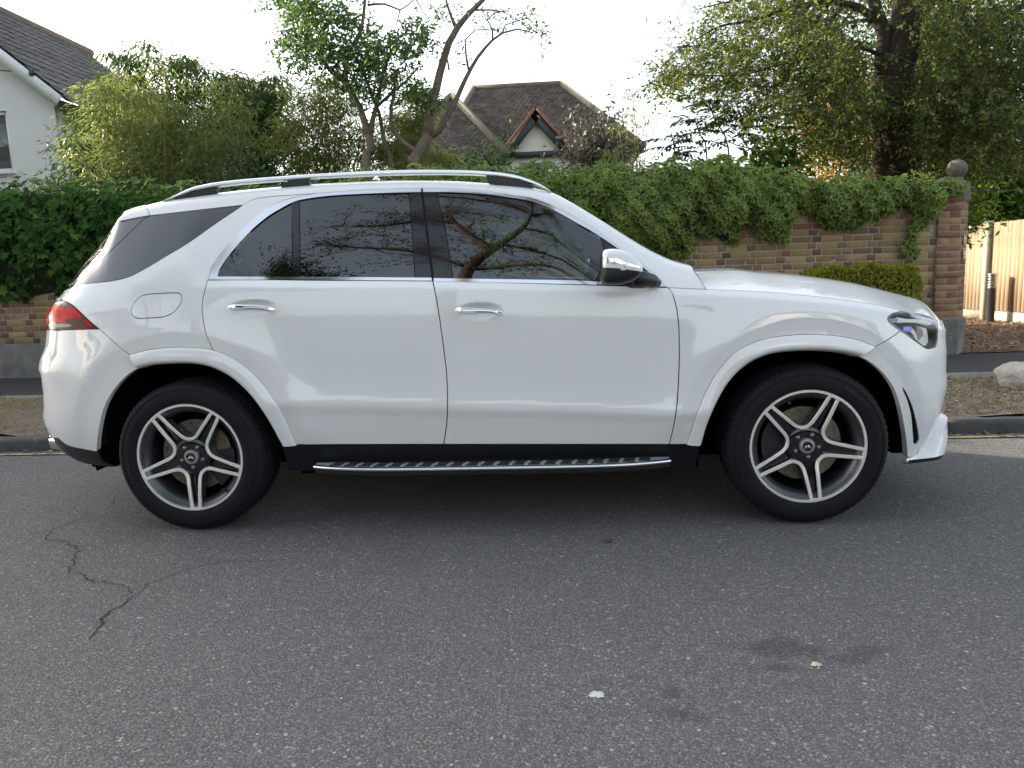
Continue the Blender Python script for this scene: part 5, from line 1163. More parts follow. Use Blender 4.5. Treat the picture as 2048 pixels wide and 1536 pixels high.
# sill
sill = cat(p1([(563.5, 890.5), (1403.5, 889.6)]), p1([(1392, 945), (572, 948)]))
panel('sill', T1, sill, M['sill_black'], res=.02, gap=0, flange=.05, offf=lambda V: -.004-.03*sstep(.43, .34, V[:, 1]))
# under body and wheel housings
ub = MB(); ub.box(-2.2, 2.12, -.50, .50, .24, .50); ub.box(-1.02, 1.03, -.72, .72, .23, .45); ub.box(-2.2, -2.06, -.66, .66, .27, .62); ub.box(2.02, 2.1, -.62, .62, .26, .62)
ub.build('underbody', M['liner'], car)
for cx in (-1.4975, 1.4975):
    for s in (-1, 1):
        w = MB(); n = 40; prof = []
        for k in range(n+1):
            a = -.19+(PI+.38)*k/n; prof.append((cx+.575*math.cos(a), .385+.50*math.sin(a)))
        yy = [abs(T1(np.array([x_]), np.array([max(z_, .3)]), False)[0, 1])-.035 for x_, z_ in prof]; V = [(x, s*y_, z) for (x, z), y_ in zip(prof, yy)]+[(x, s*.52, z) for x, z in prof]+[(cx, s*.52, .38)]
        Fq = [(i, i+1, n+2+i, n+1+i) for i in range(n)]+[(n+1+i, n+2+i, 2*n+2) for i in range(n)]
        w.add(V, Fq).build('wheel_housing', M['liner'], car, True)
# ---- lamps
panel('headlight', T1, headlamp, M['gloss_black'], res=.02, gap=.001, off=-.06, flange=0)
hl_near = car.children[-1]; 
hls = [o for o in car.children if o.name.startswith('headlight')]
def hp(pts, k=8.535, o=(1720, 580)): return p1([(o[0]+a/k, o[1]+b_/k) for a, b_ in pts+pts[:1]], True, 2.5)[:-1]
def sub(name, S, outline, mat, parents, **kw):
    P, N, T = shell(S, outline, **kw)
    mk(name, P, T, mat, parents[0], True, N); mk(name, P*FLIP, T[:, ::-1].copy(), mat, parents[1], True, N*FLIP)
sub('lens', T1, headlamp, M['glass_clear'], hls, res=.02, gap=.001, off=-.001, flange=0)
rim_ = inset(clean(headlamp), .009)
sub('bezel', T1, headlamp, M['gloss_black'], hls, holes=[rim_], res=.02, gap=0, off=-.004, flange=.05)
def lampbar(nm, g, mat, of, tilt):
    P, N, T = shell(T1, g, res=.008, gap=0, flange=.010, offf=lambda V: of-tilt*(V[:, 1]-V[:, 1].min()))
    for s, pr in ((1, hls[0]), (-1, hls[1])):
        o = mk(nm, P*np.array([1, s, 1]), T if s > 0 else T[:, ::-1].copy(), mat, pr, True); autosmooth(o, 40)
for nm, pts, mt, of in (('light_bar', [(670, 445), (900, 450), (1100, 475), (1235, 525), (1215, 585), (1080, 562), (860, 548), (655, 548)], 'lamp_sky_white', -.008),
                        ('reflector', [(1075, 565), (1205, 592), (1232, 700), (1190, 890), (1090, 955), (1015, 890), (1120, 795), (1165, 690), (1075, 610)], 'lamp_sky_white', -.010),
                        ('inner_bowl', [(1030, 600), (1100, 655), (1125, 760), (1040, 850), (1025, 720)], 'lamp_clear', -.016),
                        ('projector', [(775, 625), (915, 625), (915, 700), (785, 690)], 'lamp_blue', -.014),
                        ('crescent', [(918, 620), (965, 640), (1012, 720), (1012, 835), (982, 870), (960, 760), (920, 700)], 'lamp_sky_white', -.012),
                        ('side_reflector', [(500, 482), (665, 480), (640, 550), (510, 548)], 'lamp_clear', -.010)):
    (lampbar(nm, hp(pts), M[mt], of+.004, .3) if mt == 'lamp_sky_white' else sub(nm, T1, hp(pts), M[mt], hls, res=.012, gap=0, off=of, flange=.012))
tail = cat(tlr, tlb[1:], [[UR+.42, 1.031], [UR+.42, 1.15]], [[-2.42, 1.172]])
panel('tail_light', T1, tail, M['lamp_deep'], res=.015, gap=.0015, off=.0, flange=.03)
tls = [o for o in car.children if o.name.startswith('tail_light')]
tp = lambda pts: p1([(70+a/7.68, 560+b_/7.68) for a, b_ in pts+pts[:1]], True, 2.5)[:-1]
tw = lambda g: g
sub('red_lens', T1, tp([(225, 640), (228, 530), (255, 440), (320, 370), (400, 400), (440, 440), (560, 425), (630, 455), (725, 565), (650, 585), (490, 600), (470, 645)]), M['lamp_red'], tls, res=.012, gap=0, off=.0015, flange=.003)
sub('red_bar', T1, tp([(748, 608), (790, 618), (878, 700), (860, 718), (805, 685)]), M['lamp_red'], tls, res=.012, gap=0, off=.0015, flange=.003)
sub('clear_strip', T1, tp([(228, 668), (540, 680), (530, 718), (232, 722)]), M['lamp_clear'], tls, res=.012, gap=0, off=.0015, flange=.003)
rearred = np.array([[UR+.44, 1.05], [-2.36, 1.05], [-2.42, 1.14], [UR+.44, 1.135]])
sub('rear_lens', T1, rearred, M['lamp_red'], tls, res=.03, gap=0, off=.001, flange=.003)
# ---- handles
for k, top, nm in ((0, [(457.5, 612.5), (461, 609.5), (480, 609), (505, 609.5), (530, 611.5), (546, 614), (551.5, 616.5)], 'r'), (1, [(911.8, 618), (914, 615), (935, 615), (960, 616.2), (985, 618.5), (1000, 620.5), (1005.8, 623.5)], 'f')):
    bot = [(457.5, 616), (462, 619.5), (482, 621), (505, 621), (530, 622.5), (546, 625), (551.5, 621)] if k == 0 else [(911.8, 622), (914, 627), (936, 628.5), (960, 627), (985, 628), (1000, 632), (1005.8, 627.5)]
    n = 12; A = crv(top, 3.); Bc = crv(bot, 3.); L = 40
    rsm = lambda c: np.array([np.interp(np.linspace(0, 1, L), np.linspace(0, 1, len(c)), c[:, i]) for i in (0, 1)]).T
    A, Bc = rsm(A), rsm(Bc); parts_ = {'c': ([], []), 'w': ([], [])}
    V = []
    for i in range(L):
        f = i/(L-1); yo = -.982-.022*min(1, math.sin(PI*f)*2.2)
        T_, B_ = onY(*A[i], yo), onY(*Bc[i], yo); c = (T_+B_)/2; h = max(.001, (T_[2]-B_[2])/2)
        for j in range(n):
            a = 2*PI*j/n; V.append((c[0], c[1]+.010*math.sin(a), c[2]+h*math.cos(a)))
    Fq = [(i*n+j, i*n+(j+1) % n, (i+1)*n+(j+1) % n, (i+1)*n+j) for i in range(L-1) for j in range(n)]
    V = np.array(V); dr = (rd, fd)[k]
    up = [f for f in Fq if np.mean([V[i][2] for i in f]) > (onY(*((A[0]+Bc[0])/2), -1.)[2]-.001+ (onY(*((A[-1]+Bc[-1])/2), -1.)[2]-onY(*((A[0]+Bc[0])/2), -1.)[2])*(np.mean([V[i][0] for i in f])-V[0][0])/(V[-1][0]-V[0][0]))]
    dn = [f for f in Fq if f not in set(up)]
    for s, d in ((1, dr[0]), (-1, dr[1])):
        o = mk('door_handle', V*np.array([1, s, 1]), dn+[tuple(range(n)), tuple((L-1)*n+j for j in range(n))], paint, d, True); o2 = mk('handle_trim', V*np.array([1, s, 1])+np.array([0, -.0006*s, .0004]), up, M['chrome'], d, True)
        autosmooth(o, 60); autosmooth(o2, 60)
# ---- mirrors
mo = crv([(1199.3, 540), (1199.6, 525), (1201, 510.4), (1205.8, 502), (1215, 497.9), (1232.7, 497.7), (1250.3, 501.6), (1267.9, 509), (1280.8, 521), (1285.5, 532.7), (1284.3, 544.4), (1273.8, 557.3), (1256, 565.5), (1238.6, 569.8), (1215, 569.4), (1204, 564.3), (1199.8, 554), (1199.3, 540)], 1.)[:-1]
mo3 = np.array([onY(a, b_, -1.10) for a, b_ in mo]); cen = mo3.mean(0); n = len(mo3); ring = []
bx_ = pchip([1190, 1204.6, 1232.7, 1262, 1290], [534.5, 535, 536.2, 540, 544.5])
ys = [-.93, -.95, -.97, -.99, -1.01, -1.03, -1.05, -1.07, -1.09, -1.105, -1.12, -1.132, -1.142, -1.15, -1.156, -1.161, -1.1645, -1.167, -1.168]
ss = [.62, .72, .80, .86, .91, .95, .98, .995, 1., .99, .97, .935, .88, .80, .70, .57, .42, .22, .03]
_fs2 = pchip([-y for y in ys], ss); ys = [-y for y in np.concatenate([np.linspace(.93, 1.09, 30), np.linspace(1.093, 1.15, 40), np.linspace(1.151, 1.168, 24)])]; ss = [float(_fs2(-y)) for y in ys]
V = np.vstack([np.stack([cen[0]+(mo3[:, 0]-cen[0])*s_+.02*(1-s_), np.full(n, y), cen[2]+(mo3[:, 2]-cen[2])*s_], -1) for y, s_ in zip(ys, ss)])
Fq = np.array([(j*n+i, j*n+(i+1) % n, (j+1)*n+(i+1) % n, (j+1)*n+i) for j in range(len(ys)-1) for i in range(n)])
cp = proj(V[Fq].mean(1)); ind = crv([(1206, 516.5), (1222, 515.5), (1236, 517), (1243, 521), (1250, 524.5), (1265, 528.5), (1279.5, 533.5), (1281, 536), (1262, 531.8), (1246, 529.5), (1225, 527), (1206, 526.8), (1206, 516.5)], 3.)[:-1]
kind = np.where((cp[:, 1] > bx_(cp[:, 0])) | (cp[:, 0] < 1205.5), 0, 1); kind[inpoly(cp, ind) & (kind == 1)] = 2
for s in (1, -1):
    S3 = np.array([1, s, 1]); R_ = np.array([1, 1, 1])
    root = mk('door_mirror', V*S3, Fq[kind == 0], M['black_plastic'], car, True); autosmooth(root, 60)
    autosmooth(mk('mirror_cap', V*S3, Fq[kind == 1], paint, root, True), 60)
    autosmooth(mk('indicator', V*S3, Fq[kind == 2], M['chrome'], root, True), 60)
    a = MB(); pts = [onY(1318, 568, -.915), onY(1305, 562, -.93), onY(1288, 558, -.95), onY(1270, 556, -1.0)]
    a.tube([p*S3 for p in pts], [.018, .032, .036, .036], 10); o = a.build('mirror_arm', M['black_plastic'], root, True)
    a = MB(); pts = [onY(1300, 569, -.93), onY(1285, 568, -.95), onY(1262, 566, -.99), onY(1245, 560, -1.05)]
    a.tube([p*S3 for p in pts], [.008, .02, .024, .02], 10); a.build('mirror_arm', M['black_plastic'], root, True)
# ---- roof rails
rl = [(329, 402.5, 404), (345, 394, 400), (365, 384.5, 392.5), (388, 374.7, 384), (427, 366, 376.3), (475.8, 360, 370.3), (534, 355, 365.6), (612, 349.3, 359.3), (700, 344.4, 354.8), (770, 341.3, 352), (833, 339.7, 350.4), (890, 340, 350), (943, 341.3, 350.8), (997, 344.8, 354.5), (1038.5, 352.3, 361), (1079.5, 367.9, 374.5), (1101.4, 382.9, 384.5)]
ft = crv([(a, b_) for a, b_, c in rl], 12.); fb = np.interp(ft[:, 0], [a for a, b_, c in rl], [c for a, b_, c in rl])
for s in (1, -1):
    V = []; n = 12
    for (a, b_), c in zip(ft, fb):
        yy = -.645; T_, B_ = onY(a, b_, yy), onY(a, c, yy); m_ = (T_+B_)/2; h = max(.003, (T_[2]-B_[2])/2)
        for j in range(n):
            th = 2*PI*j/n; cc, sn = math.cos(th), math.sin(th); k_ = (abs(cc)**3+abs(sn)**3)**(-1/3)
            V.append((m_[0], s*(m_[1]+.018*sn*k_), m_[2]+h*cc*k_))
    L = len(ft); Fq = [(i*n+j, i*n+(j+1) % n, (i+1)*n+(j+1) % n, (i+1)*n+j) for i in range(L-1) for j in range(n)]+[tuple(range(n)), tuple((L-1)*n+j for j in range(n))]
    rail = autosmooth(mk('roof_rail', V, Fq, M['satin'], car, True), 40)
    for pg in ([(348, 401), (365, 391), (400, 381), (438, 374), (433, 388), (380, 398)], [(581, 359), (622, 355), (619, 372), (563, 376)], [(972, 351), (1000, 352.5), (1038, 359), (1068, 372), (1062, 378), (1000, 371), (978, 367)]):
        q = np.array([onY(a, b_, -.645) for a, b_ in pg]); n_ = len(q); V = np.vstack([q*[1, s, 1]+[0, s*-.013, 0], q*[1, s, 1]+[0, s*.013, 0]])
        autosmooth(mk('rail_foot', V, [tuple(range(n_)), tuple(range(2*n_-1, n_-1, -1))]+[(i, (i+1) % n_, n_+(i+1) % n_, n_+i) for i in range(n_)], M['black_plastic'], rail), 40)
# ---- side steps
x0, x1 = onY(627, 931, -.96)[0], onY(1341, 930, -.96)[0]; zst = onY(985, 938, -1.03)[2]
def stepy(x): t_ = (2*x-x0-x1)/(x1-x0); return -.945-.085*(1-np.abs(t_)**5)
for s in (1, -1):
    xs = x0+(x1-x0)*(.5-.5*np.cos(np.linspace(0, PI, 90))); yo = stepy(xs); n = len(xs); zz = zst+.004
    V = [(x, s*y, zz+.006) for x, y in zip(xs, yo)]+[(x, s*-.86, zz+.006) for x in xs]+[(x, s*y, zz-.03) for x, y in zip(xs, yo*.995)]+[(x, s*-.86, zz-.05) for x in xs]
    Fq = []
    for i in range(n-1):
        Fq += [(i, i+1, n+i+1, n+i), (i, i+1, 2*n+i+1, 2*n+i), (2*n+i, 2*n+i+1, 3*n+i+1, 3*n+i)]
    st = autosmooth(mk('side_step', V, Fq, M['black_plastic'], car), 30)
    tb = MB(); tb.tube([(x, s*(y-.002), zz) for x, y in zip(xs, yo)], .0085, 10); tb.build('step_edge', M['satin'], st, True)
    V = [(x, s*(y+.012), zz+.009) for x, y in zip(xs, yo)]+[(x, s*min(-.90, y+.012+.09), zz+.009) for x, y in zip(xs, yo)]
    mk('step_plate', V, [(i, i+1, n+i+1, n+i) for i in range(n-1)], M['step_plate'], st)
    nb = 21; pit = (x1-x0-.16)/nb
    for i in range(nb):
        cx = x0+.08+pit*(i+.5)
        for r_ in range(3):
            y0 = float(stepy(cx))+.018+.030*r_
            if y0 > -.905: continue
            w_ = pit*(.37 if r_ % 2 == 0 else .33); sh = .006*(r_-1); bb = MB()
            bb.box(cx-w_+sh, cx+w_+sh, *sorted((s*y0, s*(y0+.016))), zz+.006, zz+.013); bb.build('tread_pad', M['rubber_seal'], st)
# ---- splitter at the nose, exhaust at the tail, sensors
spl = [(1816, 921.5), (1830, 917.5), (1852, 907), (1879.6, 895.5), (1896, 885), (1903.5, 874), (1902.5, 862), (1897, 830), (1890.5, 814.5), (1884, 806.5), (1878, 818), (1871, 850), (1866, 868), (1850, 900), (1834, 908), (1816, 914)]
def uz_plan(u, z, out=0.): return T1(np.array([u]), np.array([z]), False)[0]
us = np.linspace(2.06, UF, 50); Vt = []
for u in us:
    f = sstep(2.06, 2.30, u); g = 1-.55*sstep(2.62, UF-.15, u)
    e = .012+.052*f; top = .285+.05*f+.13*sstep(2.20, 2.38, u)*(1-sstep(2.55, 2.75, u)); low = .262
    for (z, d) in ((top, .0), (top-.02, e*.55), (top-.55*(top-low), e*.92), (low+.018, e), (low, e*.9), (low-.008, -.03)):
        P = T1(np.array([u]), np.array([max(z, .3)]), False)[0]; N = snormal(T1, np.array([[u, max(z, .3)]]), disp=False)[0]; N[2] = 0; N /= np.linalg.norm(N)
        Vt.append((P[0]+N[0]*d, P[1]+N[1]*d, z))
Vt = np.array(Vt); L = len(us)
for s in (1, -1):
    o = mk('front_splitter', Vt*np.array([1, s, 1]), [(i*6+j, i*6+j+1, (i+1)*6+j+1, (i+1)*6+j) for i in range(L-1) for j in range(3)], paint, car, True); autosmooth(o, 45)
    o = mk('splitter_blade', Vt*np.array([1, s, 1]), [(i*6+j, i*6+j+1, (i+1)*6+j+1, (i+1)*6+j) for i in range(L-1) for j in (3, 4)], M['gloss_black'], car, True); autosmooth(o, 45)
    e = MB(); c = onY(114, 881, -.62); e.tube([(c[0]+.16, s*-.62, c[2]-.012), (c[0]+.03, s*-.62, c[2]), (c[0]-.012, s*-.62, c[2]+.002)], [.045, .052, .050], 20); e.build('exhaust_tip', M['chrome'], car, True)
for px_, nm in (((1846.7, 848.6), 'f'), ((131, 851.5), 'r')):
    g = p1([px_], False)[0]; P = T1(g[:1], g[1:], False)[0]; N = snormal(T1, g[None], disp=False)[0]
    ux = np.cross(N, [0, 0, 1.]); ux /= np.linalg.norm(ux); uz = np.cross(ux, N)
    for s in (1, -1):
        for r0, r1, of, mt in ((0, .0095, .0022, paint), (.0098, .0122, .0008, M['rubber_seal'])):
            V = []; n = 24
            for k in range(n):
                a = 2*PI*k/n
                for r_ in (r0, r1): V.append((P+N*of+ux*r_*math.cos(a)+uz*r_*math.sin(a))*np.array([1, s, 1]))
            mk('parking_sensor', V, [(2*k, 2*k+1, (2*k+3) % (2*n), (2*k+2) % (2*n)) for k in range(n)], mt, car)
# ---- cabin
ca = MB(); ca.box(-1.7, .95, -.84, .84, .42, .46); ca.build('cabin_floor', M['liner'], car)
d = MB(); d.box(.62, 1.0, -.80, .80, .55, 1.10); dsh = autosmooth(d.build('dashboard', M['liner'], car), 30)
def seat(x, y, rear=False):
    V = []; ring = [(-.25, .0), (-.23, .06), (-.12, .09), (.12, .09), (.23, .06), (.25, 0), (.22, -.05), (-.22, -.05)]
    b_ = MB(); rows = [(x-.02, .62, 1.), (x-.06, .75, 1.05), (x-.12, .95, 1.05), (x-.18, 1.15, .95), (x-.21, 1.25, .8)]
    for xx, zz, sc in rows: b_.V += [(xx+q[1]*1.1, y+q[0]*sc, zz) for q in ring]
    n = 8
    for i in range(len(rows)-1): b_.F += [(i*n+j, i*n+(j+1) % n, (i+1)*n+(j+1) % n, (i+1)*n+j) for j in range(n)]
    b_.F += [tuple(range(n)), tuple((len(rows)-1)*n+j for j in range(n))]
    st = autosmooth(b_.build('seat', M['seat'], car, True), 70)
    c = MB(); c.box(x-.05, x+.45, y-.25, y+.25, .52, .66); autosmooth(c.build('seat_cushion', M['seat'], st), 30)
    h = MB(); h.V = []; h.lathe([(0., -.10), (.10, -.09), (.125, -.03), (.125, .05), (.10, .10), (0., .115)], 16, 'z', (0, 0, 0))
    V = np.array(h.V)*np.array([.45, 1.05, 1])+np.array([x-.24, y, 1.38]); mk('headrest', V, h.F, M['seat'], st, True)
for x in (.05, -.95):
    for y in (-.38, .38): seat(x, y)
sw = MB(); n = 28
for k in range(n):
    a = 2*PI*k/n
    for j in range(8):
        b_ = 2*PI*j/8; r_ = .175+.016*math.cos(b_); sw.V.append((.50+.016*math.sin(b_)+.35*r_*math.sin(a), .38+r_*math.cos(a), .98+.93*r_*math.sin(a)))
sw.F = [(k*8+j, k*8+(j+1) % 8, ((k+1) % n)*8+(j+1) % 8, ((k+1) % n)*8+j) for k in range(n) for j in range(8)]
sw.build('steering_wheel', M['black_plastic'], car, True)
# ================================================================ wheels
def wheel(cx, s, phi, name_text=True):
    """s=-1 near side.  local frame: origin at hub centre on the outer rim plane; depth d>0 goes inwards"""
    oy = -.955 if s < 0 else .955
    def W(a, d, b): return (a, -s*d if s > 0 else d, b)      # local y inwards for near side is +y
    sg = 1 if s < 0 else -1
    L = lambda pts: [(p[0], sg*p[1], p[2]) for p in pts]
    def lathe(prof, n=72, smooth=True):
        m = MB(); m.lathe(prof, n, 'y'); m.V = L(m.V); return m
    rim = lathe([(.2705, .012), (.2715, .004), (.2690, -.0005), (.2610, -.0005), (.2600, .004), (.2490, .010), (.2330, .030), (.2230, .075), (.2200, .20), (.232, .235)], 96)
    root = mk('wheel', rim.V, rim.F, M['rim_grey'], car, True, loc=(cx, oy, .380)); autosmooth(root, 50)
    lip = lathe([(.2712, .0035), (.2700, -.0015), (.2590, -.0015), (.2575, .0055)], 96); autosmooth(lip.build('rim_lip', M['machined'], root, True), 60)
    # tyre
    prof = [(.262, .16), (.268, .03), (.270, .006), (.274, -.004), (.285, -.010), (.300, -.0115), (.318, -.012), (.337, -.009), (.352, -.003), (.363, .005), (.3705, .014), (.3755, .024), (.3785, .036), (.3800, .060)]
    gro = []
    for d0 in (.075, .115, .16, .20): gro += [(.3803, d0-.006), (.3725, d0-.004), (.3725, d0+.004), (.3803, d0+.006)]
    prof = prof+gro+[(.3800, .215), (.3785, .239), (.3755, .251), (.3705, .261), (.352, .278), (.318, .287), (.270, .27)]
    n = 216; ty = MB(); V = []
    for r, d in prof:
        for k in range(n):
            a = 2*PI*k/n; rr = r
            if r > .366: rr = r-(.0045 if k % 3 == 0 else 0.)*(1. if .010 < d < .07 or d > .205 else .0)
            V.append((rr*math.cos(a), d, max(rr*math.sin(a), -.3799)))
    m = len(prof); Fq = [(i*n+k, i*n+(k+1) % n, (i+1)*n+(k+1) % n, (i+1)*n+k) for i in range(m-1) for k in range(n)]
    autosmooth(mk('tyre', L(V), Fq, M['tyre'], root, True), 38)
    for r0 in (.305, .345):
        rg = lathe([(r0-.0016, -.0105), (r0, -.0135 if r0 < .32 else -.0088), (r0+.0016, -.0105 if r0 < .32 else -.004)], 96); rg.build('tyre_rib', M['tyre'], root, True)
    # spokes
    dep = pchip([0, .05, .09, .16, .262], [.030, .028, .020, .008, .0005])
    R2 = lambda a: np.array([[math.cos(a), -math.sin(a)], [math.sin(a), math.cos(a)]])
    def strip(name, cl, hw, mat, up=0., thick=.012, hw2=None):
        cl = np.asarray(cl, float); t = np.gradient(cl, axis=0); t /= np.linalg.norm(t, axis=1, keepdims=True); nrm = np.stack([-t[:, 1], t[:, 0]], -1)
        V = []; hws = hw if hasattr(hw, '__len__') else [hw]*len(cl)
        for p, q, h in zip(cl, nrm, hws):
            for o, dd in ((-1, thick), (-1, .0015), (-.82, 0), (.82, 0), (1, .0015), (1, thick)):
                a = p+q*h*o; V.append((a[0], float(dep(np.hypot(*p)))-up+dd, a[1]))
        n_ = len(cl); Fq = [(i*6+j, i*6+j+1, (i+1)*6+j+1, (i+1)*6+j) for i in range(n_-1) for j in range(5)]+[tuple(range(6)), tuple((n_-1)*6+j for j in range(6))]
        o = mk(name, L(V), Fq, mat, root, False); autosmooth(o, 30); return o
    off = lambda r: np.interp(r, [.10, .262], [.0315, .0195])
    for k in range(5):
        a0 = phi+2*PI*k/5; a1 = a0+2*PI/5
        A, B_ = R2(a0), R2(a1)
        c1 = [A@np.array([r, off(r)]) for r in (.2625, .22, .18, .14, .115)]; c2 = [B_@np.array([r, -off(r)]) for r in (.115, .14, .18, .22, .2625)]
        mid = R2((a0+a1)/2); v0 = mid@np.array([.0915, -.020]); v1 = mid@np.array([.0915, .020])
        cl = np.vstack([crv(c1, .012), crv([c1[-1], .35*c1[-1]+.65*v0, .4*v0+.6*(.75*v0+.25*v1), .4*v1+.6*(.25*v0+.75*v1), .35*c2[0]+.65*v1, c2[0]], .008)[1:-1], crv(c2, .012)])
        strip('spoke_edge', cl, .0080, M['machined'], 0., .012)
        # outer cap joining the two edges of one spoke
        strip('spoke_cap', [A@np.array([.2592, -.026]), A@np.array([.2592, 0]), A@np.array([.2592, .026])], .0052, M['machined'], .0003, .012)
        # dark recess and side walls of the spoke
        rr = [.262, .22, .18, .14, .11, .085, .05]
        V = []
        for r in rr:
            w_ = float(off(r))+.006 if r > .1 else .036*r/.085
            for o_, dd in ((-1.08, .055), (-1, .010), (-.60, .013), (-.50, .030), (.50, .030), (.60, .013), (1, .010), (1.08, .055)):
                p = A@np.array([r, o_*w_]); V.append((p[0], float(dep(r))+dd, p[1]))
        n_ = len(rr); Fq = [(i*8+j, i*8+j+1, (i+1)*8+j+1, (i+1)*8+j) for i in range(n_-1) for j in range(7)]
        autosmooth(mk('spoke', L(V), Fq, M['rim_black'] if True else 0, root), 25)
        # grey web between lip and the V
        V = []; aa = np.linspace(a0+.13, a1-.13, 14)
        for q in aa:
            for r, dd in ((.2600, .004), (.2360, .018), (.2220, .05)): V.append((r*math.cos(q), dd, r*math.sin(q)))
        autosmooth(mk('rim_web', L(V), [(i*3+j, i*3+j+1, (i+1)*3+j+1, (i+1)*3+j) for i in range(13) for j in range(2)], M['rim_grey'], root), 40)
        # grey inner wall that follows the V
        clw = [p*(1+.006/np.hypot(*p)) for p in cl]
        strip('spoke_wall', [np.array(p)+(mid@np.array([.007, 0])) for p in cl[4:-4]], .0045, M['rim_grey'], -.004, .05)
        # bolt and the pocket next to it
        ab = a0+PI/5*0+PI/5; c = np.array([.0560*math.cos(ab+PI/5), .0560*math.sin(ab+PI/5)])
        bl = MB(); bl.lathe([(.0115, .034), (.0105, .022), (.0085, .019), (.004, .0185), (.0, .0185)], 6, 'y', (c[0], 0, c[1])); bl.V = L(bl.V); bl.build('wheel_bolt', M['bolt'], root)
        bl = MB(); bl.lathe([(.0155, .026), (.0145, .0225), (.0125, .024), (.012, .034)], 20, 'y', (c[0], 0, c[1])); bl.V = L(bl.V); bl.build('bolt_seat', M['rim_black'], root, True)
    hub = lathe([(.0, .028), (.046, .028), (.075, .026), (.090, .032), (.095, .06)], 40); autosmooth(hub.build('hub', M['rim_black'], root, True), 40)
    # centre cap with a three-pointed star in a ring
    cap = lathe([(.0375, .030), (.0375, .016), (.0355, .0125), (.026, .0115), (.0255, .013), (.0, .013)], 48); cp_ = autosmooth(cap.build('hub_cap', M['cap_silver'], root, True), 30)
    rg = lathe([(.0262, .0118), (.0250, .0096), (.0232, .0096), (.0222, .0128)], 48); autosmooth(rg.build('star_ring', M['chrome'], root, True), 40)
    dk = lathe([(.0228, .0122), (.0, .0118)], 40); dk.build('cap_disc', M['rim_black'], root, True)
    V, Fq = [], []
    for k in range(3):
        a = PI/2+2*PI*k/3+(phi+PI/2)*.35; t_ = np.array([math.cos(a), math.sin(a)]); q = np.array([-t_[1], t_[0]]); bi = len(V)
        a2 = a+PI/3; a3 = a-PI/3
        for p, d_ in ((t_*.0238, .0105), (np.array([math.cos(a2), math.sin(a2)])*.0062, .0112), (np.array([0, 0.]), .0075), (np.array([math.cos(a3), math.sin(a3)])*.0062, .0112)): V.append((p[0], d_, p[1]))
        Fq += [(bi, bi+1, bi+2), (bi, bi+2, bi+3)]
    mk('star', L(V), Fq, M['chrome'], root)
    # brake
    dsc = lathe([(.05, .085), (.178, .085), (.178, .115), (.05, .115)], 60); autosmooth(dsc.build('brake_disc', M['disc'], root, True), 30)
    ch = MB()
    for k in range(30):
        a = 2*PI*k/30; r = (.09, .12, .15)[k % 3]+.01; ch.lathe([(.0035, .0835), (.0, .0835)], 8, 'y', (r*math.cos(a), 0, r*math.sin(a)))
    ch.V = L(ch.V); ch.build('disc_holes', M['liner'], root)['kind'] = 'stuff'
    cal = MB(); V = []; aa = np.linspace(PI*.80, PI*1.18, 12) if cx > 0 else np.linspace(-PI*.30, PI*.05, 12)
    for q in aa:
        for r, d_ in ((.10, .07), (.20, .065), (.20, .12), (.10, .12)): V.append((r*math.cos(q), d_, r*math.sin(q)))
    Fq = [(i*4+j, i*4+(j+1) % 4, (i+1)*4+(j+1) % 4, (i+1)*4+j) for i in range(11) for j in range(4)]+[(0, 1, 2, 3), (44, 45, 46, 47)]
    autosmooth(mk('brake_caliper', L(V), Fq, M['caliper'], root), 30)
    bk = lathe([(.0, .17), (.225, .17)], 40); bk.build('back_plate', M['liner'], root, True)
    va = math.radians(113) if cx > 0 else math.radians(-47); v0 = np.array([math.cos(va), math.sin(va)])
    vl = MB(); vl.tube([(v0[0]*.236, .014, v0[1]*.236), (v0[0]*.222, -.002, v0[1]*.222)], [.0065, .0055], 10); vl.V = L(vl.V); vl.build('valve', M['black_plastic'], root, True)
    # lettering on the grey face
    def letters(txt, r, ang0, size, mat, depth, nm, clockwise=True, slant=0.):
        cu = bpy.data.curves.new('lettering', 'FONT'); cu.body = txt; cu.size = size; cu.extrude = .0004; cu.shear = slant; cu.align_x = 'LEFT'; cu.space_character = 1.08
        to = bpy.data.objects.new('lettering', cu); COL.objects.link(to); dg = bpy.context.evaluated_depsgraph_get(); me = bpy.data.meshes.new_from_object(to.evaluated_get(dg))
        V = np.array([v.co[:] for v in me.vertices]); Fq = [tuple(p.vertices) for p in me.polygons]; bpy.data.objects.remove(to); bpy.data.curves.remove(cu); bpy.data.meshes.remove(me)
        if len(V) == 0: return
        an = ang0-V[:, 0]/r if clockwise else ang0+V[:, 0]/r; rr = r+V[:, 1]
        dd = depth(rr)-V[:, 2]-.0006
        P = [(q*math.cos(a), d_, q*math.sin(a)) for q, a, d_ in zip(rr, an, dd)]
        mk(nm, L(P), Fq, mat, root)
    face = pchip([.2220, .2360, .2600], [.05, .018, .004])
    for q in range(4):
        pass
    letters('////AMG', .2405, (math.radians(-17) if cx > 0 else math.radians(196)), .024, M['rim_black'], face, 'lettering', True, .0)
    side = pchip([.30, .318, .337, .352], [-.0115, -.012, -.009, -.003])
    letters('Advantex', .312, (math.radians(196) if cx < 0 else math.radians(60)), .022, M['tyre_letter'], lambda r: side(r)-.0004, 'tyre_lettering')
    return root
M['tyre_letter'] = plain('tyre_letter', (.030, .031, .034), .5)
wheel(-1.4975, -1, math.radians(-88.5)); wheel(1.4975, -1, math.radians(-80.5))
wheel(-1.4975, 1, math.radians(-60)); wheel(1.4975, 1, math.radians(-40))
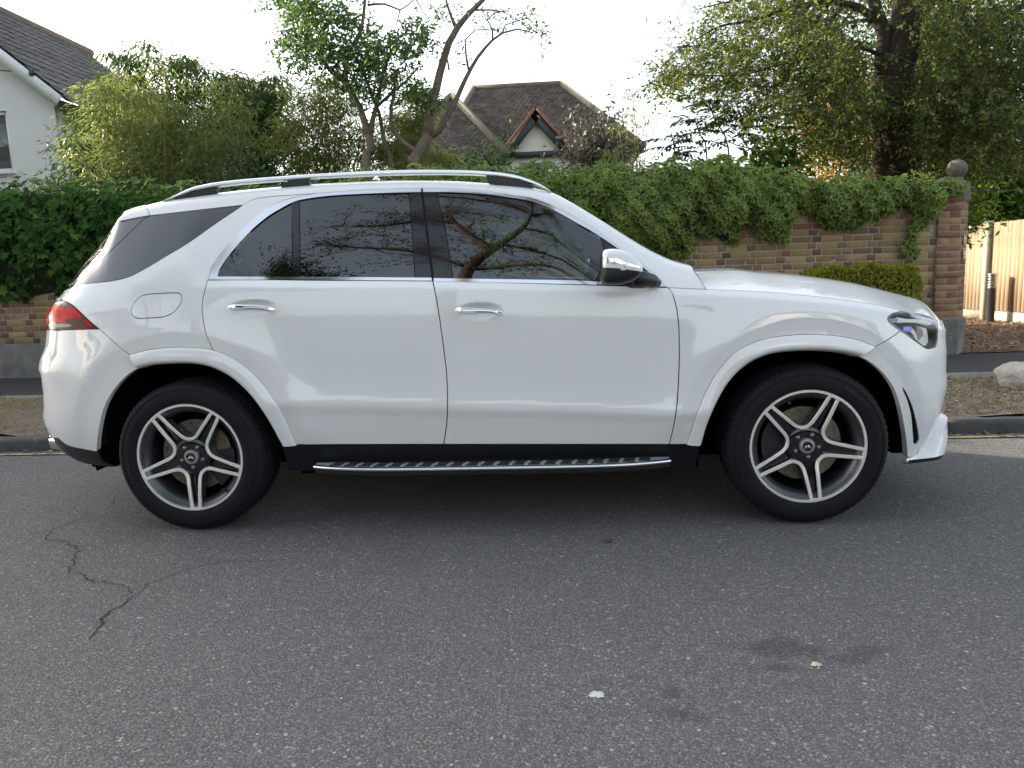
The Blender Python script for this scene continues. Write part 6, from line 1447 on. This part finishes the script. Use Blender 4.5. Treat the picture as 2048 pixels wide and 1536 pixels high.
# ================================================================ trees, bamboo, shrubs behind the wall
def vec(px, py, Y): return onY(px, py, Y)
def foliage(root, P, mat, size, wid, shape, droop=.3, up=.5, name='crown'):
    P = np.asarray(P); n = len(P); A = unit(np.stack([rng.normal(0, .8, n), rng.normal(0, .8, n), rng.normal(-droop, .55, n)], -1)); N = unit(np.stack([rng.normal(0, .6, n), rng.normal(-.25, .6, n), up+rng.normal(0, .5, n)], -1))
    sz = rng.uniform(size[0], size[1], n); o = leaves(name, P-np.array(root.location), A, N, sz, wid, shape, mat, root); o['kind'] = 'stuff'; return o
def sticks(root, lst, mat, name='branch', seg=8):
    o3 = np.array(root.location)
    for pts, r0, r1 in lst:
        P = crv(np.array(pts), .12) if len(pts) > 2 else np.array(pts); n = len(P); MB().tube([p-o3 for p in P], np.linspace(r0, r1, n), seg).build(name, mat, root, True)
def twigs(root, lst, mat, name='twigs'):
    m = MB(); o3 = np.array(root.location)
    for pts, r0, r1 in lst: m.tube([np.array(p)-o3 for p in pts], np.linspace(r0, r1, len(pts)), 4, False)
    m.build(name, mat, root, True)['kind'] = 'stuff'
# --- bamboo clumps
def bamboo(label, cx, cy, rx, ry, ztop, nc, nl, mat, size=(.09, .17), bare=.35, group='bamboo behind the wall', droop=.75, flare=.9):
    root = empty('bamboo', (cx, cy, .16)); tag(root, label, 'bamboo', group); tw = []; LP, LA = [], []
    for k in range(nc):
        b0 = np.array([cx+rng.uniform(-1, 1)*rx*.35, cy+rng.uniform(-1, 1)*ry*.5, .16]); a = rng.random()*2*PI; rr = math.sqrt(rng.random())
        tip = np.array([cx+rx*rr*math.cos(a), cy+ry*rr*math.sin(a), .16+(ztop-.16)*(1-.30*rr*rr)*rng.uniform(.86, 1.)]); mid = b0*.45+tip*.55; mid[2] = .16+(tip[2]-.16)*.66; mid[:2] = b0[:2]*.62+tip[:2]*.38
        pts = crv([b0, mid, tip, tip+np.array([(tip[0]-b0[0])*.22, (tip[1]-b0[1])*.2, -.08])], .25); tw.append((pts, .013, .003))
        q = rng.random(nl)**.75*(1-bare)+bare; i = np.clip((q*(len(pts)-1)).astype(int), 0, len(pts)-2); fr = (q*(len(pts)-1)-i)[:, None]; base = pts[i]*(1-fr)+pts[i+1]*fr
        out = unit(np.stack([rng.normal(size=nl), rng.normal(size=nl), rng.normal(0, .3, nl)], -1)); L = rng.gamma(2., .11, nl)[:, None]*flare*(1.15-.5*q[:, None]); LP.append(base+out*L+np.array([0, 0, -1.])*(L**1.5)*.4); LA.append(unit(out+np.array([0, 0, -droop])+rng.normal(size=(nl, 3))*.35))
    P = np.vstack(LP); A = np.vstack(LA); n = len(P); twigs(root, tw, M['culm'], 'culms'); o = leaves('foliage', P-np.array(root.location), A, rdir(n), rng.uniform(*size, n)*1.12, .12, 'lance', mat, root); o['kind'] = 'stuff'
bamboo('tall dark green weeping bamboo behind the yellow bamboo', *vec(352, 200, 8.6)[:2], 1.8, .7, 5.65, 60, 440, M['leaf_bamboo_g'], (.12, .22), .25, droop=1.1)
bamboo('dark green weeping bamboo beside the clipped evergreen hedge', *vec(500, 260, 8.3)[:2], 1.0, .6, 4.95, 26, 460, M['leaf_bamboo_g'], (.12, .22), .2, droop=1.1)
bamboo('yellow green bamboo in front of the white house wall', *vec(222, 250, 6.6)[:2], .55, .45, 4.75, 26, 340, M['leaf_bamboo'], (.07, .13), .1)
bamboo('straw coloured bamboo in front of the dark bamboo', *vec(320, 260, 6.5)[:2], .6, .4, 4.45, 22, 320, M['leaf_bamboo'], (.07, .13), .1)
bamboo('straw coloured bamboo next to the evergreen hedge', *vec(440, 260, 6.6)[:2], .55, .4, 4.6, 20, 320, M['leaf_bamboo'], (.07, .13), .15)
bamboo('bamboo with backlight painted into its leaves between the evergreen hedge and the forked trunks', *vec(650, 260, 7.6)[:2], .75, .5, 4.85, 40, 460, M['leaf_bamboo_lit'], (.07, .14), .15)
bamboo('bamboo with backlight painted into its leaves between the forked trunks and the brown roof', *vec(815, 260, 7.8)[:2], .62, .45, 4.5, 32, 460, M['leaf_bamboo_lit'], (.08, .15), .15)
bamboo('thin feathery bamboo wisps beside the grey shrub', *vec(1270, 250, 7.0)[:2], .42, .3, 4.05, 9, 170, M['leaf_bamboo'], (.06, .11), .3, flare=.7)
def bush(name, label, cat_, c, r, n, mat, size, shape='oval', wid=.5, stems=6, bark='twig', kc=30, spread=.26, group=None, core=False, droop=.1, zmin=.15):
    root = empty(name, (c[0], c[1], .16)); tag(root, label, cat_, group); P = blob_leaves(c, r, n, kc, spread); P[:, 2] = np.maximum(P[:, 2], zmin+.1*rng.random(n)); foliage(root, P, mat, size, wid, shape, droop)
    sticks(root, [([(c[0]+rng.normal()*.05, c[1]+rng.normal()*.05, .1), (c[0]+rng.normal()*r[0]*.3, c[1]+rng.normal()*r[1]*.3, c[2]-.2*r[2]), (c[0]+rng.normal()*r[0]*.6, c[1]+rng.normal()*r[1]*.5, c[2]+r[2]*rng.uniform(.3, .9))], .035, .006) for k in range(stems)], M[bark], 'stem', 6)
    if core:
        bm = MB(); n_ = 14
        bm.lathe([(0.01, -.8), (.6, -.6), (.8, 0), (.6, .6), (.01, .8)], n_); mk('shade_core', np.array(bm.V)*np.array(r)*.85+np.array(c)-np.array(root.location), bm.F, M['ivy_core'], root, True)
    return root
# evergreen hedge block left of the trees
c = vec(512, 325, 5.75); bush('evergreen_hedge', 'dark rounded evergreen hedge behind the ivy wall', 'hedge', (c[0], 5.75, 1.85), (.86, .45, 1.12), 12000, M['leaf_dark'], (.035, .075), kc=60, spread=.22, core=True)
c = vec(95, 345, 5.6); bush('leafy_shrub', 'small green shrub below the white house window', 'shrub', (c[0], 5.6, 2.25), (.42, .3, .55), 700, M['leaf_tree'], (.06, .12), 'lance', .35, 5)
c = vec(165, 260, 7.6); bush('leafy_shrub', 'green compound leaved shrub between house wall and bamboo', 'shrub', (c[0]-.05, 7.6, 2.9), (.6, .5, .95), 2600, M['leaf_tree'], (.06, .12), 'lance', .4, 6, kc=22)
c = vec(975, 290, 9.); bush('leafy_shrub', 'small upright green shrub in front of the brown roof', 'shrub', (c[0], 9., 2.75), (.55, .4, .95), 1500, M['leaf_tree'], (.07, .13), 'oval', .4, 6, kc=20)
c = vec(1188, 265, 9.5); bush('grey_shrub', 'grey leaved shrub in front of the gabled roof', 'shrub', (c[0], 9.5, 3.05), (.86, .6, 1.12), 5000, M['leaf_grey'], (.06, .12), 'oval', .42, 12, kc=60, spread=.2)
# --- multi-stemmed pollarded trees
Y0 = 6.5
def T(pts, Y=Y0): return [vec(a, b_, Y+(c_[0] if c_ else 0)) for a, b_, *c_ in pts]
tr = empty('pollarded_tree', tuple(vec(738, 335, Y0)[:2])+(.16,)); tag(tr, 'pale forked tree trunk with dark leafy clumps above the car roof', 'tree', 'pollarded trees behind the wall')
b0 = vec(738, 335, Y0); g0 = b0.copy(); g0[2] = .1
sticks(tr, [([g0, T([(730, 350)])[0], T([(742, 300)])[0], T([(738, 270)])[0]], .075, .062)], M['bark_pale'], 'trunk', 12)
sticks(tr, [(T([(738, 275), (728, 240), (720, 215), (705, 190), (690, 165), (660, 140), (640, 115), (615, 85), (590, 40)]), .055, .012), (T([(738, 275), (745, 240), (752, 215), (760, 180), (765, 150), (775, 120), (785, 90)]), .045, .012), (T([(705, 190), (690, 150), (700, 100), (722, 60), (730, 0), (735, -60)]), .035, .016),
            (T([(660, 140, 0), (700, 110, .3), (740, 100, .3)]), .02, .008), (T([(720, 60), (700, 40), (685, 10), (680, -30)]), .02, .006), (T([(735, 10), (770, 8), (800, 20), (850, -20)]), .018, .005), (T([(800, 20), (790, 60), (780, 80)]), .01, .003), (T([(830, -5), (850, 30), (860, 50)]), .01, .003), (T([(752, 215), (790, 180), (815, 160), (840, 130)]), .025, .008)], M['bark_pale'], 'branch', 8)
P = []
for (a, b_, rx, ry, n, dy) in ((615, 55, 55, 62, 2700, .5), (665, 40, 50, 45, 1500, .4), (640, 115, 60, 40, 1500, .4), (590, 95, 35, 40, 700, .4), (705, 120, 40, 45, 1000, .4), (740, 100, 40, 40, 900, .5), (770, 115, 50, 40, 1000, .5), (820, 75, 38, 38, 800, .5), (845, 60, 25, 25, 400, .4), (780, 160, 45, 30, 700, .5), (700, 175, 35, 25, 500, .5), (730, 190, 25, 25, 350, .4), (610, 10, 60, 35, 1200, .4), (650, -40, 70, 50, 1500, .5), (830, 185, 38, 24, 700, .5), (855, 215, 22, 18, 300, .4), (830, 105, 40, 25, 500, .4)):
    n = int(n*.52); k = 26; ca, cb = rng.normal(0, .62, k), rng.normal(0, .62, k); i = rng.integers(k, size=n); xx = a+(ca[i]+rng.normal(0, .2, n))*rx; yy = b_+(cb[i]+rng.normal(0, .2, n))*ry; dd = Y0+rng.normal(0, dy, n)
    P += [vec(x, y, d) for x, y, d in zip(xx, yy, dd)]
foliage(tr, P, M['leaf_tree'], (.06, .115), .34, 'lance', .15, .5)
t2 = empty('pollarded_tree', tuple(vec(772, 335, Y0+.25)[:2])+(.16,)); tag(t2, 'slim dark leaning tree trunk between two paler trunks', 'tree', 'pollarded trees behind the wall')
b0 = vec(784, 345, Y0+.25); g0 = b0.copy(); g0[2] = .1
sticks(t2, [([g0]+T([(784, 345, .25), (772, 300, .25), (764, 260, .25), (758, 225, .25), (745, 195, .25), (735, 165, .25), (725, 140, .25), (712, 115, .25)]), .062, .02)], M['bark_pale'], 'trunk', 10); sticks(t2, [(T([(745, 195, .25), (752, 160, .3), (750, 130, .3), (760, 100, .3)]), .02, .006)], M['bark_pale'])
P = [vec(735+rng.normal()*30, 120+rng.normal()*30, Y0+.3+rng.normal()*.3) for k in range(700)]; foliage(t2, P, M['leaf_tree'], (.06, .11), .34, 'lance', .15, .5)
t3 = empty('pollarded_tree', tuple(vec(828, 335, Y0-.1)[:2])+(.16,)); tag(t3, 'thick grey tree with knotty base and mostly bare branches', 'tree', 'pollarded trees behind the wall')
b0 = vec(825, 345, Y0-.1); g0 = b0.copy(); g0[2] = .1; q = -.1
sticks(t3, [([g0]+T([(825, 345, q), (828, 325, q), (836, 305, q), (850, 285, q), (858, 270, q)]), .105, .075)], M['bark_pale'], 'trunk', 14)
knot = vec(826, 322, Y0-.2); bm = MB().lathe([(0, -.09), (.07, -.06), (.09, 0), (.07, .06), (0, .09)], 12, 'z'); mk('burr', np.array(bm.V)+knot-np.array(t3.location), bm.F, M['bark_pale'], t3, True)
sticks(t3, [(T([(856, 275, q), (858, 245, q), (862, 215, q), (872, 180, q), (880, 145, q), (890, 110, q), (898, 85, q), (915, 55, q), (940, 25, q), (975, -10, q), (1000, -50, q)]), .072, .022), (T([(858, 275, q), (878, 262, q), (893, 235, q), (912, 200, q), (930, 160, q), (955, 115, q), (985, 80, q), (1005, 66, q), (1035, 58, q), (1060, 64, q)]), .048, .008),
            (T([(845, 302, q), (828, 300, q), (805, 285, q), (788, 262, q), (782, 245, q), (782, 215, q), (788, 190, q), (790, 165, q), (790, 140, q)]), .042, .018), (T([(915, 62, q), (903, 35, q), (893, 5, q), (885, -30, q)]), .026, .008), (T([(898, 140, q), (895, 120, q), (890, 110, q)]), .014, .008), (T([(938, 145, q), (932, 110, q), (930, 80, q), (950, 60, q), (985, 58, q)]), .016, .006), (T([(985, 80, q), (985, 60, q), (975, 40, q), (990, 25, q), (1020, 20, q)]), .014, .005),
            (T([(950, 20, q), (985, 20, q), (1010, 25, q), (1030, 35, q)]), .014, .004), (T([(1005, 66, q), (1010, 50, q), (1040, 40, q), (1070, 30, q)]), .012, .003), (T([(880, 40, q), (870, 20, q), (860, 0, q)]), .012, .003), (T([(892, 102, q), (870, 85, q), (862, 75, q)]), .008, .003)], M['bark_pale'], 'branch', 8)
P = []
for (a, b_, rx, ry, n) in ((1065, 55, 22, 22, 70), (1090, 70, 12, 20, 40), (1040, 30, 30, 15, 60), (985, 30, 35, 18, 80), (880, 20, 25, 22, 70), (1000, 60, 30, 8, 40), (850, 195, 30, 20, 300), (905, 35, 20, 20, 40), (925, 100, 20, 30, 40)): P += [vec(a+rng.normal()*rx*.6, b_+rng.normal()*ry*.6, Y0-.1+rng.normal()*.25) for k in range(n)]
foliage(t3, P, M['leaf_tree'], (.05, .10), .32, 'lance', .3, .4)
# --- the big drooping tree on the right
YB = 6.9; big = empty('old_tree', tuple(vec(1790, 355, YB)[:2])+(.16,)); tag(big, 'big old tree with dark fissured trunk and drooping fine foliage', 'tree')
g0 = vec(1795, 360, YB); g0[2] = .05; B = lambda pts: [vec(a, b_, YB+(c_[0] if c_ else 0)) for a, b_, *c_ in pts]
sticks(big, [([g0]+B([(1805, 360), (1795, 310), (1785, 260), (1782, 215), (1785, 180)]), .30, .24), ([g0+np.array([-.22, .05, 0])]+B([(1768, 355), (1770, 310), (1772, 260), (1770, 210)]), .17, .16), (B([(1783, 200), (1795, 140), (1805, 80), (1815, 20), (1825, -60), (1840, -140)]), .23, .17), (B([(1772, 190), (1765, 130), (1768, 70), (1752, 20), (1738, -40)]), .12, .07)], M['bark_dark'], 'trunk', 16)
limbs = [(B([(1768, 75), (1745, 35), (1715, 14), (1690, 8, -.3), (1655, 2, -.5), (1610, 10, -.8), (1560, 22, -1.), (1500, 42, -1.1), (1440, 52, -1.2), (1400, 75, -1.2), (1375, 90, -1.2), (1340, 96, -1.2)]), .06, .004), (B([(1760, 45), (1735, 40), (1700, 45, .4), (1660, 60, .5)]), .035, .01), (B([(1660, 5, -.5), (1640, 30, -.6), (1622, 55, -.7), (1600, 90, -.8), (1580, 130, -.9), (1565, 170, -.9)]), .03, .005), (B([(1690, 8, -.3), (1660, 40, -.5), (1640, 70, -.5), (1610, 95, -.6), (1580, 140, -.6), (1540, 185, -.7)]), .03, .005),
         (B([(1440, 52, -1.2), (1400, 90, -1.2), (1360, 95, -1.2), (1330, 130, -1.2), (1316, 140, -1.2)]), .012, .003), (B([(1760, 110), (1720, 95, -.3), (1680, 105, -.5), (1640, 115, -.7), (1560, 130, -.9), (1480, 150, -1.), (1400, 150, -1.1), (1330, 145, -1.1)]), .03, .004), (B([(1830, 30), (1870, 0), (1930, -30)]), .06, .03), (B([(2050, 10, 0), (2000, 30, -.1), (1960, 60, -.3), (1930, 110, -.4)]), .04, .008),
         (B([(1780, 330, -.2), (1840, 345, -.3), (1870, 340, -.3), (1885, 330, -.3)]), .03, .01), (B([(1640, -20, -.5), (1540, -10, -.9), (1450, 5, -1.1), (1390, 20, -1.2)]), .03, .005), (B([(1390, -40, -1.2), (1372, 0, -1.2), (1355, 25, -1.2)]), .01, .003)]
sticks(big, limbs, M['bark_dark'], 'branch', 7)
nt_ = empty('leaning_tree', (9.1, 7.2, .15)); tag(nt_, 'leaning tree beyond the fence whose dark limb reaches over the pillar', 'tree')
lim = B([(2130, 10, -.1), (2060, 40, -.2), (1990, 75, -.2), (1945, 95, -.2), (1920, 120, -.2), (1880, 140, -.3)])
sticks(nt_, [([(9.1, 7.2, .05), (9.0, 7.15, 2.2), (8.5, 7.0, 3.9)]+lim, .22, .02), ([lim[3], *B([(1925, 10, .1), (1900, -60, .2)])], .05, .02), ([(8.5, 7.0, 3.9), (9.2, 7.2, 5.6), (9.6, 7.3, 7.4)], .12, .04)], M['bark_dark'], 'trunk', 10)
foliage(nt_, blob_leaves((9.4, 7.3, 6.6), (1.9, 1.6, 1.7), 4500, 60, .18), M['leaf_small'], (.05, .10), .45, 'oval', .3, .4)
tw = []; P = []
for (a, b_, rx, ry, nt, lean) in ((1560, 60, 110, 60, 150, -.7), (1480, 90, 90, 55, 120, -.8), (1600, 130, 90, 60, 140, -.6), (1520, 160, 90, 50, 120, -.8), (1420, 140, 80, 40, 80, -.9), (1370, 150, 50, 25, 40, -1.), (1560, 210, 80, 40, 100, -.6), (1640, 190, 60, 60, 100, -.4), (1690, 240, 70, 60, 150, -.3), (1660, 60, 60, 60, 90, -.5), (1690, 120, 50, 60, 90, -.3), (1720, 190, 50, 50, 90, -.2), (1790, 230, 60, 50, 80, 0), (1850, 90, 50, 80, 130, .2), (1880, 180, 70, 70, 190, .2), (1930, 120, 60, 80, 140, .2), (1960, 220, 70, 60, 170, .3), (2010, 130, 60, 70, 130, .2), (2020, 240, 50, 60, 120, .2), (1850, 270, 60, 50, 130, .1), (1920, 300, 60, 35, 100, .1), (1990, 40, 60, 50, 90, .2), (1880, 20, 60, 40, 80, .2), (1500, 10, 90, 40, 90, -.7), (1600, 5, 80, 40, 90, -.5), (1400, 100, 40, 30, 22, -1.), (1345, 140, 25, 12, 12, -1.), (1620, 270, 60, 30, 60, -.3), (1740, 290, 50, 35, 60, -.1), (2090, 120, 60, 120, 120, .2), (1700, -60, 200, 50, 200, -.2), (1950, -60, 160, 50, 160, .2)):
    fr_ = .80 if a < 1660 else 1.35
    for k in range(int(nt*fr_)):
        x, y = a+rng.normal()*rx*.55, b_+rng.normal()*ry*.55; d = YB+rng.normal()*.75-.2; d = YB+.35+abs(d-YB) if 1738 < x < 1840 and (y < 150 or y > 235) else d; s = vec(x, y, d); L = rng.uniform(.25, .65); dr = unit(np.array([lean+rng.normal()*.5, rng.normal()*.5, -.45+rng.normal()*.35])); e = s+dr*L; m_ = (s+e)/2+np.array([0, 0, .05]); tw.append(([s, m_, e], .004, .0015))
        nl = rng.integers(12, 26); f = rng.random((nl, 1)); P.append(s*(1-f)+e*f+rng.normal(size=(nl, 3))*.022)
P = np.vstack(P); twigs(big, tw, M['twig']); foliage(big, P, M['leaf_small'], (.034, .075), .48, 'oval', .3, .4)
# --- saplings with long compound leaves
def sapling(label, px, pts, nl, Y):
    r = empty('sapling', tuple(vec(px, 335, Y)[:2])+(.16,)); tag(r, label, 'sapling', 'saplings behind the ivy'); st = []; LP, LA = [], []
    for poly in pts:
        q = [vec(a, b_, Y) for a, b_ in poly]; g = q[0].copy(); g[2] = .16; q = [g]+q; st.append((q, .022, .008)); tip = q[-1]
        for k in range(nl):
            a = rng.random()*2*PI; d = unit(np.array([math.cos(a), .8*math.sin(a), .25+rng.normal()*.2])); L = rng.uniform(.35, .6); h = rng.random()*.35; s = tip-np.array([0, 0, h])
            for j in range(9):
                f = (j+1)/9; p = s+d*L*f+np.array([0, 0, -.28*f*f*L]); sd = unit(np.cross(d, [0, 0, 1.]))
                for sg in (-1, 1): LP.append(p); LA.append(unit(d*.35+sd*sg+np.array([0, 0, -.35])))
    sticks(r, st, M['twig'], 'stem', 6); n = len(LP); o = leaves('foliage', np.array(LP)-np.array(r.location), np.array(LA), unit(np.stack([rng.normal(0, .3, n), rng.normal(0, .3, n), np.ones(n)], -1)), rng.uniform(.10, .17, n), .3, 'lance', M['leaf_dark'], r); o['kind'] = 'stuff'
sapling('slim saplings with long feathery leaves above the variegated ivy', 1400, [[(1350, 330), (1345, 280), (1342, 265)], [(1415, 330), (1400, 270), (1390, 240)], [(1460, 330), (1430, 240), (1415, 200)]], 9, 6.2)
sapling('dark saplings with drooping compound leaves close to the old tree', 1500, [[(1520, 330), (1490, 260), (1470, 200)], [(1515, 330), (1500, 280), (1480, 225)], [(1560, 335), (1545, 290), (1530, 250)]], 9, 6.4)
c = vec(1555, 315, 5.9); bush('fan_shrub', 'broad leaved green shrub behind the ivy near the old tree', 'shrub', (c[0], 5.9, 2.45), (.5, .3, .5), 900, M['leaf_laurel'], (.08, .15), 'lance', .45, 5)
# --- sunlit foliage further back
for px_, py_, Y, r, n, mt, lb in ((1690, 280, 11.5, (1.5, 1., 1.5), 3400, 'leaf_yellow', 'golden sunlit shrub glowing behind the old tree trunk'), (1640, 140, 13., (1.5, 1., 1.7), 3000, 'leaf_laurel', 'yellow green tree crown far behind the old tree'), (1880, 110, 13.5, (2.6, 1.2, 2.6), 8600, 'leaf_dark', 'dark green tree crown behind the drooping branches'), (1905, 250, 12.5, (2.0, 1.0, 1.5), 6500, 'leaf_laurel', 'bright green laurel mass behind the stone ball')):
    c = vec(px_, py_, Y); bush('background_tree', lb, 'tree', tuple(c), r, n, M[mt], (.07, .15), 'oval', .45, 7, 'bark_dark', kc=50, spread=.2, group='trees further back in the garden', zmin=.4)
c = vec(2010, 360, 11.2); bush('laurel_hedge', 'glossy laurel hedge rising behind the wooden fence', 'hedge', (c[0]+.6, 11.6, 2.0), (2.1, .9, 1.9), 18000, M['leaf_laurel'], (.09, .17), 'oval', .45, 8, kc=150, spread=.17)
c = vec(1860, 335, 7.8); bush('laurel_hedge', 'leafy green shrub around the foot of the old tree', 'hedge', (c[0]+.2, 7.9, 2.2), (1.0, .5, .8), 3200, M['leaf_laurel'], (.06, .12), 'oval', .45, 6, kc=50, spread=.2)
for px_, lb in ((2035, 'cable strung from the pillar past the laurel hedge'),):
    MB().tube([(4.98, 4.75, 1.98), vec(2000, 381, 5.2), vec(2048, 379, 5.4), vec(2200, 374, 6.)], .006, 6).build('garden_cable', M['wire'], None); tag(bpy.data.objects['garden_cable'], lb, 'cable')
# ================================================================ across the road (seen mirrored in the car's windows) and along the street
def bigtree(name, label, base, ztop, r, n, mat, size, group, kc=70, trunk=.22, spread=.17, shape='oval', bark='bark_dark', low=.3):
    root = empty(name, (base[0], base[1], .13)); tag(root, label, 'tree', group); zc = .13+(ztop-.13)*(low+1)/2; rz = (ztop-.13)*(1-low)/2
    sticks(root, [([(base[0], base[1], .05), (base[0]+.1, base[1]+.05, zc*.5), (base[0]-.1, base[1], zc), (base[0], base[1], ztop*.93)], trunk, .04)]+[([(base[0], base[1], zc*.6+.3*k), (base[0]+r[0]*.5*math.cos(k*2.4), base[1]+r[1]*.5*math.sin(k*2.4), zc+.2*k-.4), (base[0]+r[0]*.85*math.cos(k*2.4), base[1]+r[1]*.85*math.sin(k*2.4), zc+.3*k-.2)], .08, .015) for k in range(7)], M[bark], 'trunk', 10)
    foliage(root, blob_leaves((base[0], base[1], zc), (r[0], r[1], rz), n, kc, spread), mat, size, .5, shape, .2)
    return root
bigtree('street_tree', 'dense dark tree across the road mirrored in the rear door window', (-6.6, -12.), 13.4, (2.7, 2.2), 40000, M['leaf_dark'], (.09, .17), 'trees across the road', kc=150, spread=.13)
bigtree('street_tree', 'broad dark tree across the road mirrored in the small rear window', (-11., -12.5), 16.5, (3.4, 2.8), 45000, M['leaf_dark'], (.10, .19), 'trees across the road', kc=170, spread=.12)
bigtree('street_tree', 'tall tree further up the road beyond the white house', (-15.5, 5.6), 9.0, (2.9, 2.4), 9000, M['leaf_tree'], (.16, .30), 'trees along the street', low=.12)
bigtree('street_tree', 'second tall tree further up the road near the kerb', (-20.5, 2.2), 9.5, (3.0, 2.5), 9000, M['leaf_dark'], (.16, .30), 'trees along the street', low=.12)
bigtree('street_tree', 'third tall tree far up the road on the bend', (-26., -2.), 11., (3.4, 3.), 9000, M['leaf_dark'], (.2, .36), 'trees along the street', low=.08)
bigtree('street_tree', 'round tree added out of view to keep sun off the road', (-12.2, 6.9), 7.6, (2.2, 1.9), 9000, M['leaf_tree'], (.12, .24), 'trees along the street', low=.1)  # unseen tree, added to block direct sun on the road under the car
# the spreading pine whose limbs show in the front window
YP = -9.; pine = empty('pine_tree', (-1.4, YP, .13)); tag(pine, 'spreading pine with bent reddish trunk mirrored in the front window', 'tree')
sticks(pine, [([(-1.4, YP, .05), (-1.3, YP, 4.), (-1.05, YP, 7.5), (-.75, YP, 9.), (-.2, YP, 10.8), (.5, YP+.2, 12.6), (1.0, YP+.3, 14.4), (1.15, YP+.3, 16.5)], .19, .07)], M['bark_red'], 'trunk', 14)
LB = [([(-.5, YP, 10.), (-.9, YP+.1, 11.3), (-1.3, YP+.2, 12.6), (-1.5, YP+.2, 14.)], .15, .03), ([(-1.2, YP, 12.2), (-2.2, YP-.2, 12.6), (-3.6, YP-.4, 12.4), (-5., YP-.4, 12.9)], .09, .02), ([(-1.0, YP, 8.4), (-2.2, YP+.2, 9.2), (-3.4, YP+.3, 9.6), (-4.6, YP+.3, 10.4)], .10, .02), ([(.4, YP, 12.3), (1.8, YP-.2, 12.5), (3.2, YP-.3, 12.2), (4.6, YP-.3, 12.8)], .09, .02), ([(-.3, YP, 10.5), (1.2, YP-.3, 10.3), (2.6, YP-.4, 10.8), (4.4, YP-.3, 10.5)], .10, .02), ([(.9, YP, 14.), (2.2, YP+.3, 14.6), (3.6, YP+.3, 14.4)], .07, .015), ([(.9, YP, 14.2), (-.4, YP+.3, 15.), (-1.8, YP+.4, 14.8), (-3., YP+.3, 15.4)], .08, .015), ([(-.9, YP, 8.2), (.6, YP+.4, 8.6), (2.4, YP+.5, 8.4), (4., YP+.4, 9.)], .09, .02), ([(1.1, YP, 15.6), (2.0, YP, 17.), (3.2, YP, 17.6)], .06, .01), ([(1.1, YP, 15.6), (.2, YP, 17.2), (-1.2, YP, 18.)], .06, .01)]
tw = []; P = []
for pts, r0, r1 in list(LB):
    C = crv(np.array(pts), .3)
    for k in range(40):
        i = rng.integers(1, len(C)); s = C[i]; d = unit(np.array([rng.normal(), rng.normal()*.7, .35+rng.normal()*.35])); L = rng.uniform(.5, 1.4); e = s+d*L; m_ = (s+e)/2+rng.normal(size=3)*.12; tw.append(([s, m_, e], .022, .005))
        for j in range(3):
            f = rng.uniform(.3, 1.); s2 = s*(1-f)+e*f; e2 = s2+unit(d+rng.normal(size=3)*.8)*rng.uniform(.25, .6); tw.append(([s2, e2], .009, .003))
            if rng.random() < .55: nn = 14; P.append(e2+rng.normal(size=(nn, 3))*np.array([.16, .16, .06]))
sticks(pine, LB, M['bark_red'], 'branch', 8); twigs(pine, tw, M['twig']); foliage(pine, np.vstack(P), M['leaf_pine'], (.10, .2), .25, 'lance', -.1, .5)
# garden hedge across the road
hb = empty('tall_hedge', (4., -10.5, .13)); tag(hb, 'low clipped hedge along the far pavement across the road', 'hedge'); n = 9000; u = rng.random((n, 3)); X = -14+30*u[:, 0]; Z = .15+1.75*u[:, 1]; Y = -9.9-.9*u[:, 2]**2
foliage(hb, np.stack([X, Y, Z], -1), M['leaf_dark'], (.12, .22), .5, 'oval', .1); MB().box(-18, 12, -.3, .3, 0, 1.65).build('shade_core', M['ivy_core'], hb)

def far_house(label, x0, x1, y0, y1, h, wallm, rows):
    r = empty('house_across', ((x0+x1)/2, y1, .13)); tag(r, label, 'house', 'houses across the road'); cx = (x0+x1)/2; w = (x1-x0)/2; d = y1-y0
    MB().box(-w, w, -d, 0, 0, h).build('wall', M[wallm], r); rh = h+2.6
    V = [(-w-.4, .4, h), (w+.4, .4, h), (w+.4, -d-.4, h), (-w-.4, -d-.4, h), (-w*.45, -d/2, rh), (w*.45, -d/2, rh)]; mk('roof', V, [(0, 1, 5, 4), (1, 2, 5), (2, 3, 4, 5), (3, 0, 4), (0, 3, 2, 1)], M['tile_brown'], r)
    for z in rows:
        for f in (-.62, -.1, .5):
            o = MB().box(w*f-.75, w*f+.75, .0, .06, z, z+1.25).build('window', M['white_trim'], r)
            for k in (-1, 1): MB().box(w*f+k*.36-.31, w*f+k*.36+.31, .055, .065, z+.08, z+1.17).build('pane', M['pane'], o)
    MB().box(w*.2-.5, w*.2+.45, 0, .07, 0, 2.05).build('door', M['dark_trim'], r)
far_house('cream rendered house across the road facing the parked car', -26., -15., -22., -13.5, 5.2, 'cream_wall', (.9, 3.4))
far_house('white rendered house across the road behind the hedge', 5., 15., -23., -14.5, 5.4, 'render_wall', (.9, 3.5))
